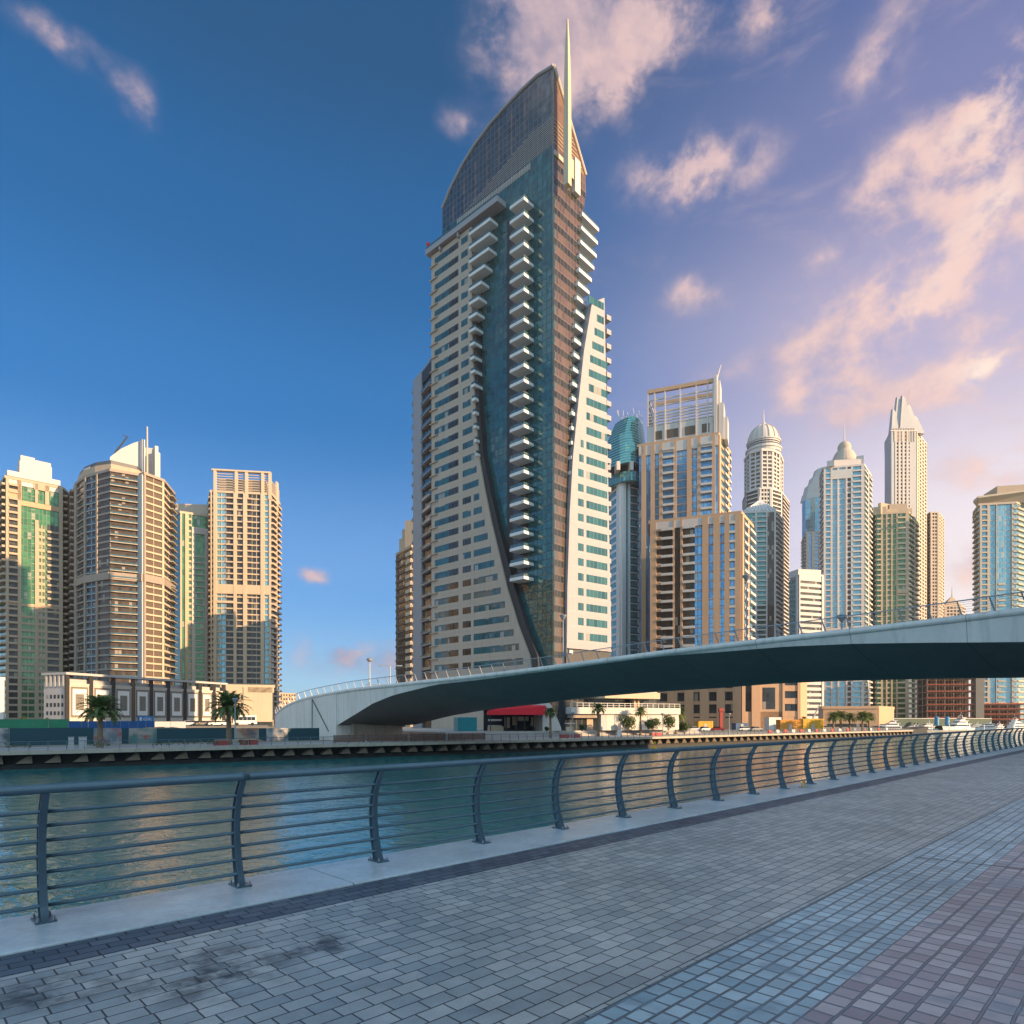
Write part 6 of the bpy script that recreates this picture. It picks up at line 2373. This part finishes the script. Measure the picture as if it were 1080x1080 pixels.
# white wedge wall
p0, p1 = P2(571, 144), P2(592, 145)
f_ = Frame(p0, (p1[0] - p0[0], p1[1] - p0[1]))
pts = [f_.hit(px, py) for px, py in ((571, 743), (580, 741.5), (584, 748), (592, 768), (592, 774), (571, 774))]
mb = MB().prism([f_(u, 0, max(z, ZPL)) for u, z in pts], [f_(u, -8, max(z, ZPL)) for u, z in pts])
solo('wedge_wall', mb, m_offwhite, 'white sloping wedge-shaped wall right of the red cafe', 'wall', origin=(p0[0], p0[1], ZPL))
# dark glazed link and terrace building
tb = Thing('terrace_building', 'low cream building with railed roof terrace behind the palms', 'building', (P2(650, 152)[0], 152, ZPL))
p0, p1 = P2(589, 149), P2(602, 150)
f_ = Frame(p0, (p1[0] - p0[0], p1[1] - p0[1]))
L_ = math.hypot(p1[0] - p0[0], p1[1] - p0[1])
tb.part('glass_link', MB().box(f_, 0, L_, -8, 0, ZPL, ZY(735, 149)), g_dark)
p0, p1 = P2(601, 148), P2(716, 162)
f_ = Frame(p0, (p1[0] - p0[0], p1[1] - p0[1]))
L_ = math.hypot(p1[0] - p0[0], p1[1] - p0[1])
zp0, zp1 = ZY(753, 150), ZY(746, 150)
tb.part('parapet', MB().box(f_, 0, L_, -10, .6, zp0, zp1), m_offwhite)
u_ = lambda px: f_.u_at(px)
tb.part('wall', MB().box(f_, u_(640), L_, -10, 0, ZPL, zp0 - .003), m_offwhite)
tb.part('shop_glass', MB().box(f_, .3, u_(636), -9, -1.6, ZPL, zp0 - .004), g_dark)
tb.part('door_panel', MB().box(f_, u_(622.5), u_(629), -1.59, -1.4, ZPL, ZPL + 3.3), m_beige)
tb.part('door_panel', MB().box(f_, u_(634), u_(640), -1.59, -.02, ZPL, zp0 - .005), m_greyw)
tb.part('shop_lintel', MB().box(f_, .3, u_(636), -1.58, -.3, zp0 - .9, zp0 - .006), m_brown)
mb = MB().box(f_, 0, L_, .3, .38, zp1 + .95, zp1 + 1.03)
mb.box(f_, 0, L_, .32, .36, zp1 + .45, zp1 + .5)
tb.part('handrail', mb, m_white)
for k in range(20):
    tb.part('railing_post', MB().box(f_, L_ * k / 19 - .04, L_ * k / 19 + .04, .3, .4, zp1, zp1 + .95), m_white)
tb.part('upper_storey', MB().box(f_, .5, u_(702), -11, -3.5, zp1, ZY(737, 152)), g_dark)
tb.part('roof_slab', MB().box(f_, u_(636), u_(694), -10, .8, ZY(736.5, 153), ZY(730, 153)), m_cream)
tb.part('roof_slab', MB().box(f_, u_(596), u_(700), -12, -2.5, ZY(730, 153), ZY(722, 153)), m_offwhite)
for px in (672, 676):
    tb.part('column', MB().box(f_, u_(px), u_(px) + .5, -2, -1.2, zp1, ZY(736.6, 153)), m_beige)
for (x0, x1) in ((648, 651), (683, 687)):
    tb.part('wall_strip', MB().box(f_, u_(x0), u_(x1), 0, .08, ZPL, zp0 - .3), m_greyw)
# outside stair
mb = MB()
for k in range(8):
    mb.box(f_, u_(650) + k * .35, u_(650) + (k + 1) * .35, .7, 2.0, ZPL, ZPL + (8 - k) * .2)
tb.part('stair', mb, m_offwhite)
bush(661.5, 147, 22, 754, ZPL, 'large round shrub left of the slim terrace palm')
bush(689, 150, 20, 757, ZPL, 'lower round shrub right of the slim terrace palm')
bush(705, 155, 16, 751, ZPL, 'dark shrub beside the full date palm')
bush(613.5, 143, 5, 763.5, ZPL, 'small potted bush before the dark shopfront')
bush(577, 141, 5, 766, ZPL, 'tiny shrub at the foot of the slim palm by the cafe')
bush(722, 170, 16, 760, Z_LAND, 'flat shrub clump beyond the terrace building')
bush(24, 235, 7, 752, Z_LAND, 'bare brown bush before the green glass tower')
bush(51, 238, 6, 753, Z_LAND, 'small brown bush before the podium side wall')
# kiosk
p0, p1 = P2(597, 141), P2(606, 141.5)
f_ = Frame(p0, (p1[0] - p0[0], p1[1] - p0[1]))
t = Thing('kiosk_table', 'small white-topped kiosk before the dark shopfront', 'kiosk', (p0[0], p0[1], ZPL))
t.part('roof', MB().box(f_, -.1, 1.95, -.8, .2, ZPL + 1.65, ZPL + 1.78), m_white)
for u in (0, 1.75):
    t.part('leg', MB().box(f_, u, u + .08, -.6, -.5, ZPL, ZPL + 1.65), m_dark)
t.part('counter', MB().box(f_, .1, 1.7, -.7, -.1, ZPL, ZPL + .95), m_cream)
# white notice board on the promenade
p0 = qpt(651, 2.2)
f_ = Frame(p0, (1, .45))
t = Thing('notice_board', 'white notice board on the promenade before the terrace stair', 'sign', (p0[0], p0[1], Z_LAND))
t.part('panel', MB().box(f_, 0, 1.15, -.06, 0, Z_LAND + .25, Z_LAND + 1.5), m_white)
for u in (.1, .95):
    t.part('leg', MB().box(f_, u, u + .08, -.15, -.063, Z_LAND, Z_LAND + 1.4), m_galv)
# yellow buoy
p0 = P2(690.5, 132)
t = Thing('buoy', 'small yellow buoy floating before the quay wall', 'buoy', (p0[0], p0[1], Z_WATER))
m_yel = matt('yellow_plastic', (.70, .36, .02), .5)
t.part('float', MB().lathe((p0[0], p0[1], Z_WATER - .3), [(.35, 0), (.5, .3), (.48, .6), (.2, .85)], 14), m_yel)
t.part('top_mark', MB().lathe((p0[0], p0[1], Z_WATER + .5), [(.12, 0), (.1, .5), (.22, .6), (.2, .95), (.04, 1.1)], 10), m_yel)


# ------------------------------------------------------------------ vehicles
def car_paint(name, col):
    return matt(name, col, .3, metal=.2, var=.04, spec=.6)


def make_car(paint, label, group):
    t = Thing('parked_car', label, 'car', (0, 0, 0), group)
    T = lambda u, w, z: (u, w, z)
    side = [(-2.2, .35), (-2.25, .75), (-1.9, .92), (-1.0, 1.0), (1.0, 1.0), (2.05, .82), (2.25, .55), (2.2, .35)]
    mb = MB().prism([T(u, -.88, z) for u, z in side], [T(u, .88, z) for u, z in side])
    t.part('body', mb, paint)
    cab = [(-1.75, .95), (-1.2, 1.42), (.35, 1.45), (1.15, .98)]
    mb = MB().prism([T(u, -.76, z) for u, z in cab], [T(u, .76, z) for u, z in cab])
    t.part('window_glass', mb, m_carg)
    rf = [(-1.22, 1.40), (-1.15, 1.47), (.32, 1.50), (.38, 1.43)]
    t.part('roof', MB().prism([T(u, -.74, z) for u, z in rf], [T(u, .74, z) for u, z in rf]), paint)
    for u in (-1.4, 1.4):
        for w in (-.80, .80):
            mb = MB()
            n = 14
            mb.prism([(u + .33 * math.cos(2 * math.pi * k / n), w - .1, .33 + .33 * math.sin(2 * math.pi * k / n)) for k in range(n)],
                     [(u + .33 * math.cos(2 * math.pi * k / n), w + .1, .33 + .33 * math.sin(2 * math.pi * k / n)) for k in range(n)])
            t.part('wheel', mb, m_tyre)
    for w in (-.6, .6):
        t.part('headlight', MB().box(W3, 2.16, 2.26, w - .18, w + .18, .6, .74), m_white)
    return t.o


def recolour(o, paint):
    for ch in o.children:
        if ch.name.split('.')[0] in ('body', 'roof'):
            ch.data = ch.data.copy()
            ch.data.materials[0] = paint


paints = dict(white=car_paint('white_car_paint', (.70, .70, .70)), grey=car_paint('grey_car_paint', (.18, .19, .2)), dark=car_paint('dark_car_paint', (.03, .035, .045)),
              silver=car_paint('silver_car_paint', (.45, .46, .47)), red=car_paint('red_car_paint', (.35, .03, .03)))
ZCP = -.35
q_ = [P2(150, 176), P2(283, 172), P2(283, 222), P2(150, 222)]
solo('car_park', MB().prism([(x, y, Z_LAND - .1) for x, y in q_], [(x, y, ZCP) for x, y in q_]), m_land, kind='structure')
car0 = make_car(paints['white'], 'car', 'cars parked before the podium building')
lot = [(199, 150, 'white', 'leftmost'), (207, 152, 'grey', 'second'), (214, 150, 'dark', 'third'), (221, 153, 'silver', 'fourth'), (228, 150, 'white', 'fifth'), (235, 153, 'white', 'sixth')]
for i, (px, Y, cl, wd) in enumerate(lot):
    Y += 40
    p = P2(px, Y)
    o = car0 if i == 0 else copy_tree(car0, (0, 0, 0))
    o.location = (p[0], p[1], ZCP)
    o.rotation_euler = (0, 0, rad(25 + 10 * (i % 3)))
    o['label'] = {'white': 'white', 'grey': 'mid grey', 'dark': 'dark', 'silver': 'silver'}[cl] + ' parked car, ' + wd + ' from the left in the lot behind the teal hoarding'
    if i:
        recolour(o, paints[cl])
lot2 = [(662, 'silver', 'before the terrace stair'), (733, 'white', 'at the left end of the sandstone podium'), (744, 'silver', 'before the yellow low barrier'), (757, 'red', 'before the middle of the sandstone podium'), (786, 'white', 'left of the white site container'), (797, 'grey', 'just left of the white site container'), (932, 'white', 'on the quay right of the palm row')]
for i, (px, cl, wd) in enumerate(lot2):
    if px == 662:
        continue
    p = P2(px, 205 if px < 900 else 300)
    o = copy_tree(car0, (p[0], p[1], Z_LAND), rad(-15 + 20 * (i % 3)), 1.0, cl + ' car parked ' + wd, 'cars parked before the sandstone podium')
    recolour(o, paints[cl])
# bus
p = P2(258, 196)
bus = Thing('parked_bus', 'white parked bus behind the hoarding left of the bridge abutment', 'bus', (p[0], p[1], ZCP))
fb_ = Frame(p, (.9, .3))
bus.part('body', MB().prism([fb_(-3.2, .0, ZCP + .5), fb_(3.4, .0, ZCP + .5), fb_(3.4, -2.5, ZCP + .5), fb_(-3.2, -2.5, ZCP + .5)],
                            [fb_(-3.0, .0, ZCP + 3.1), fb_(3.2, .0, ZCP + 3.1), fb_(3.2, -2.5, ZCP + 3.1), fb_(-3.0, -2.5, ZCP + 3.1)]), m_white)
for k in range(5):
    bus.part('window', MB().box(fb_, -2.7 + k * 1.15, -1.65 + k * 1.15, -.05, .03, ZCP + 1.6, ZCP + 2.6), m_carg)
for u in (-2.1, 2.2):
    n = 14
    mb = MB().prism([fb_(u + .48 * math.cos(2 * math.pi * k / n), .05, ZCP + .48 + .48 * math.sin(2 * math.pi * k / n)) for k in range(n)],
                    [fb_(u + .48 * math.cos(2 * math.pi * k / n), -.3, ZCP + .48 + .48 * math.sin(2 * math.pi * k / n)) for k in range(n)])
    bus.part('wheel', mb, m_tyre)


# site containers
def container(px0, px1, Y, ytop, mat, label, roofm=None):
    p0, p1 = P2(px0, Y), P2(px1, Y + 1)
    f = Frame(p0, (p1[0] - p0[0], p1[1] - p0[1]))
    L = math.hypot(p1[0] - p0[0], p1[1] - p0[1])
    zt = ZY(ytop, Y)
    t = Thing('site_container', label, 'container', (p0[0], p0[1], Z_LAND))
    mb = MB().box(f, 0, L, -2.6, 0, Z_LAND, zt)
    n = int(L / .5)
    for k in range(n):
        mb.box(f, L * k / n + .05, L * k / n + .25, 0, .06, Z_LAND + .15, zt - .15)
    t.part('body', mb, mat)
    t.part('roof', MB().box(f, -.1, L + .1, -2.7, .1, zt, zt + .12), roofm or mat)
    t.part('door', MB().box(f, L * .4, L * .4 + 1.0, .06, .1, Z_LAND + .1, Z_LAND + 2.1), m_greyw)


m_or = matt('orange_paint', (.55, .24, .03), .55)
m_yl = matt('yellow_container', (.62, .36, .03), .55)
container(823, 845.5, 212, 759.5, m_or, 'long orange site container on the far quay')
container(847, 869, 216, 758.5, m_yl, 'yellow site container left of the palm row')
container(811, 824, 222, 757, m_white, 'white site container left of the orange one')
container(736, 752, 226, 761, m_yl, 'low yellow cabin before the sandstone podium')
container(776, 789, 224, 763, matt('blue_container', (.03, .10, .22), .5), 'low blue cabin before the sandstone podium')
# red work lift
p = P2(760.5, 222)
t = Thing('work_lift', 'slim red work lift before the sandstone podium', 'work lift', (p[0], p[1], Z_LAND))
t.part('mast', MB().box(lambda x, y, z: (p[0] + x, p[1] + y, Z_LAND + z), -.5, .5, -.5, .5, .5, 6.4), m_redpl)
t.part('cage', MB().box(lambda x, y, z: (p[0] + x, p[1] + y, Z_LAND + z), -.8, .8, -.8, .8, 6.403, 7.4), m_redpl)
t.part('base', MB().box(lambda x, y, z: (p[0] + x, p[1] + y, Z_LAND + z), -.9, .9, -.7, .7, 0, .497), m_dark)
# barriers along the right promenade
m_bar = [matt('red_barrier', (.45, .05, .03), .5), m_white]
bar0 = None
for i in range(16):
    px = 812 + i * 8.2
    p = qpt(px, 3.5)
    if bar0 is None:
        bar0 = Thing('road_barrier', 'red and white plastic barrier standing on the far promenade', 'barrier', (0, 0, 0), 'plastic barriers along the far promenade')
        mb = MB().prism([(-.75, -.22, 0), (.75, -.22, 0), (.75, .22, 0), (-.75, .22, 0)], [(-.7, -.08, .85), (.7, -.08, .85), (.7, .08, .85), (-.7, .08, .85)])
        bar0.part('body', mb, m_bar[0])
        bar0.part('foot', MB().box(W3, -.7, -.4, -.3, .3, 0, .08), m_dark)
        bar0.part('foot', MB().box(W3, .4, .7, -.3, .3, 0, .08), m_dark)
        bar0 = bar0.o
        o = bar0
    else:
        o = copy_tree(bar0, (0, 0, 0))
    o.location = (p[0], p[1], Z_LAND + .02)
    o.rotation_euler = (0, 0, rad(38))
    if i % 2:
        for ch in o.children:
            if ch.name.startswith('body'):
                ch.data = ch.data.copy()
                ch.data.materials[0] = m_white
        o['label'] = 'white plastic barrier standing on the far promenade'
    else:
        o['label'] = 'red plastic barrier standing on the far promenade'

# dark site fence and blue tanks behind the yachts
p0, p1 = P2(938, 372), P2(1046, 384)
f_ = Frame(p0, (p1[0] - p0[0], p1[1] - p0[1]))
L_ = math.hypot(p1[0] - p0[0], p1[1] - p0[1])
t = Thing('site_hoarding', 'dark green site hoarding behind the moored yachts', 'hoarding', (p0[0], p0[1], Z_LAND))
t.part('panel', MB().box(f_, 0, L_, -.1, 0, Z_LAND, ZY(758, 375)), matt('dark_green_hoarding', (.012, .05, .035), .6))
t.part('cap_rail', MB().box(f_, 0, L_, -.2, .1, ZY(758, 375) + .003, ZY(758, 375) + .25), m_galv)
p0, p1 = P2(900, 332), P2(975, 338)
for i, px in enumerate((988, 999)):
    p = P2(px, 368)
    t = Thing('water_tank', ('left', 'right')[i] + ' upright blue tank behind the yachts', 'tank', (p[0], p[1], Z_LAND))
    t.part('shell', MB().lathe((p[0], p[1], Z_LAND), [(1.1, 0), (1.15, .2), (1.15, 4.6), (.9, 5.0), (.3, 5.2)], 16), matt('tank_blue', (.03, .22, .42), .45))
    t.part('hoop', MB().lathe((p[0], p[1], Z_LAND + 2.4), [(1.2, 0), (1.2, .2)], 16), m_galv)
# yellow digger-like crane behind the palms is only a thin lattice mast here
p = P2(858, 300)
t = Thing('lattice_crane', 'thin grey lattice crane jib between the white block and the palm row', 'crane', (p[0], p[1], Z_LAND))
q = P2(866, 296)
t.part('mast', MB().tube([(p[0], p[1], Z_LAND), (p[0], p[1], ZY(755, 300))], .5, 4), m_greyw)
t.part('jib', MB().tube([(p[0], p[1], ZY(756, 300)), (q[0], q[1], ZY(741, 298))], [.35, .2], 4), m_greyw)


# ------------------------------------------------------------------ yachts
m_hull = matt('yacht_white', (.78, .78, .77), .25, var=.04, spec=.6)
m_hullb = matt('yacht_blue', (.02, .05, .14), .25, var=.04, spec=.6)


def make_yacht(L, B, decks, label, hull=None):
    hull = hull or m_hull
    t = Thing('motor_yacht', label, 'yacht', (0, 0, 0), 'yachts moored in the marina')
    rings = []
    fr_b = .11 * L
    for k in range(11):
        s = k / 10
        x = -L / 2 + L * s
        hb = B / 2 * (1 - max(0, (s - .45) / .55) ** 2.2) * (1 if s > .05 else .95)
        sh = fr_b * (.72 + .42 * s ** 2)
        rake = .05 * L * max(0, s - .6) * 1.6
        hb = max(hb, .06)
        rings.append([(x - rake, -hb * .55, -.4), (x - rake * .3, -hb * .9, sh * .45), (x + rake * .6, -hb, sh), (x + rake * .6, hb, sh), (x - rake * .3, hb * .9, sh * .45), (x - rake, hb * .55, -.4)])
    mb = MB()
    loft(mb, rings)
    t.part('hull', mb, hull)
    zb = fr_b * .78
    x0, x1 = -L * .36, L * .24
    for d in range(decks):
        h = .085 * L if d == 0 else .07 * L
        wd = B * (.38 - .06 * d)
        prof = [(x0, zb), (x1, zb), (x1 - h * 1.5, zb + h), (x0 + h * .25, zb + h)]
        t.part('cabin', MB().prism([(u, -wd, z) for u, z in prof], [(u, wd, z) for u, z in prof]), m_hull)
        pg = [(x0 + h * .5, zb + h * .38), (x1 - h * .55, zb + h * .38), (x1 - h * 1.15, zb + h * .8), (x0 + h * .6, zb + h * .8)]
        t.part('window_strip', MB().prism([(u, -wd - .04, z) for u, z in pg], [(u, wd + .04, z) for u, z in pg]), m_carg)
        t.part('cabin_roof', MB().box(W3, x0 - h * .5, x1 - h * 1.2, -wd - .25, wd + .25, zb + h, zb + h + .16), m_hull)
        zb += h + .163
        x0, x1 = x0 + h * .9, x1 - h * 1.7
    for s in (-1, 1):
        t.part('radar_arch', MB().tube([(x0 + .6, s * B * .22, zb - .1), (x0 + .2, s * B * .16, zb + .05 * L), (x0 + .1, 0, zb + .055 * L)], .12, 5), m_hull)
    t.part('aerial', MB().tube([(x0 + .2, 0, zb + .05 * L), (x0 - .2, 0, zb + .15 * L)], .04, 4), m_hull)
    mb = MB()
    pts = [r[2] for r in rings[4:]]
    mb.tube([(x, y * .93, z + .75) for x, y, z in pts], .04, 4)
    for (x, y, z) in pts[::2]:
        mb.tube([(x, y * .93, z), (x, y * .93, z + .75)], .03, 4)
    t.part('bow_rail', mb, m_galv)
    return t.o


ya = make_yacht(20, 5.2, 3, 'yacht')
yb = make_yacht(13, 4.0, 2, 'yacht')
ypos = [(ya, 1009, 332, 200, 1.0, 'largest white yacht moored left of the construction frame'), (ya, 936, 300, 178, .80, 'white yacht moored behind the end of the far quay'),
        (yb, 975, 335, 190, 1.0, 'small white yacht just left of the largest yacht'), (yb, 961, 342, 168, .85, 'smallest white yacht between two others'),
        (yb, 1038, 340, 150, 1.05, 'white yacht right of the largest, bow turned away'), (yb, 1051, 345, 205, .9, 'small yacht second from the right edge'), (ya, 1074, 330, 20, .85, 'big white yacht at the right edge of the marina'),
        (yb, 1026, 352, 175, .9, 'half hidden yacht behind the largest one')]
seen = set()
for (src, px, Y, rz, sc, lb) in ypos:
    p = P2(px, Y)
    o = src if id(src) not in seen else copy_tree(src, (0, 0, 0))
    seen.add(id(src))
    o.location = (p[0], p[1], Z_WATER)
    o.rotation_euler = (0, 0, rad(rz))
    o.scale = (sc, sc, sc)
    o['label'] = lb
# floating pontoon
p0, p1 = P2(925, 318), P2(1110, 322)
f_ = Frame(p0, (p1[0] - p0[0], p1[1] - p0[1]))
L_ = math.hypot(p1[0] - p0[0], p1[1] - p0[1])
t = Thing('pontoon', 'long low floating pontoon with mooring piles before the yachts', 'pontoon', (p0[0], p0[1], Z_WATER))
t.part('deck', MB().box(f_, 0, L_, -2.2, 0, Z_WATER - .2, Z_WATER + .45), m_coping)
for k in range(10):
    u = L_ * (k + .3) / 10
    t.part('pile', MB().tube([f_(u, -2.5, Z_WATER - 1), f_(u, -2.5, Z_WATER + 3.2)], .2, 8), m_white)

# ================================================================== HAZE over the water and the city
hz = MB().box(W3, -900, 900, -250, 1000, Z_LAND - 6.0, 235)
hm = bpy.data.materials.new('haze')
hm.use_nodes = True
ht = NT(hm.node_tree)
ht.n.remove(ht.n['Principled BSDF'])
pv = ht.new('ShaderNodeVolumePrincipled')
pv.inputs['Color'].default_value = (.95, .87, .85, 1)
pv.inputs['Density'].default_value = .00013
pv.inputs['Anisotropy'].default_value = .2
ht.put(ht.n['Material Output'].inputs['Volume'], pv.outputs[0])
solo('haze', hz, hm, kind='stuff')
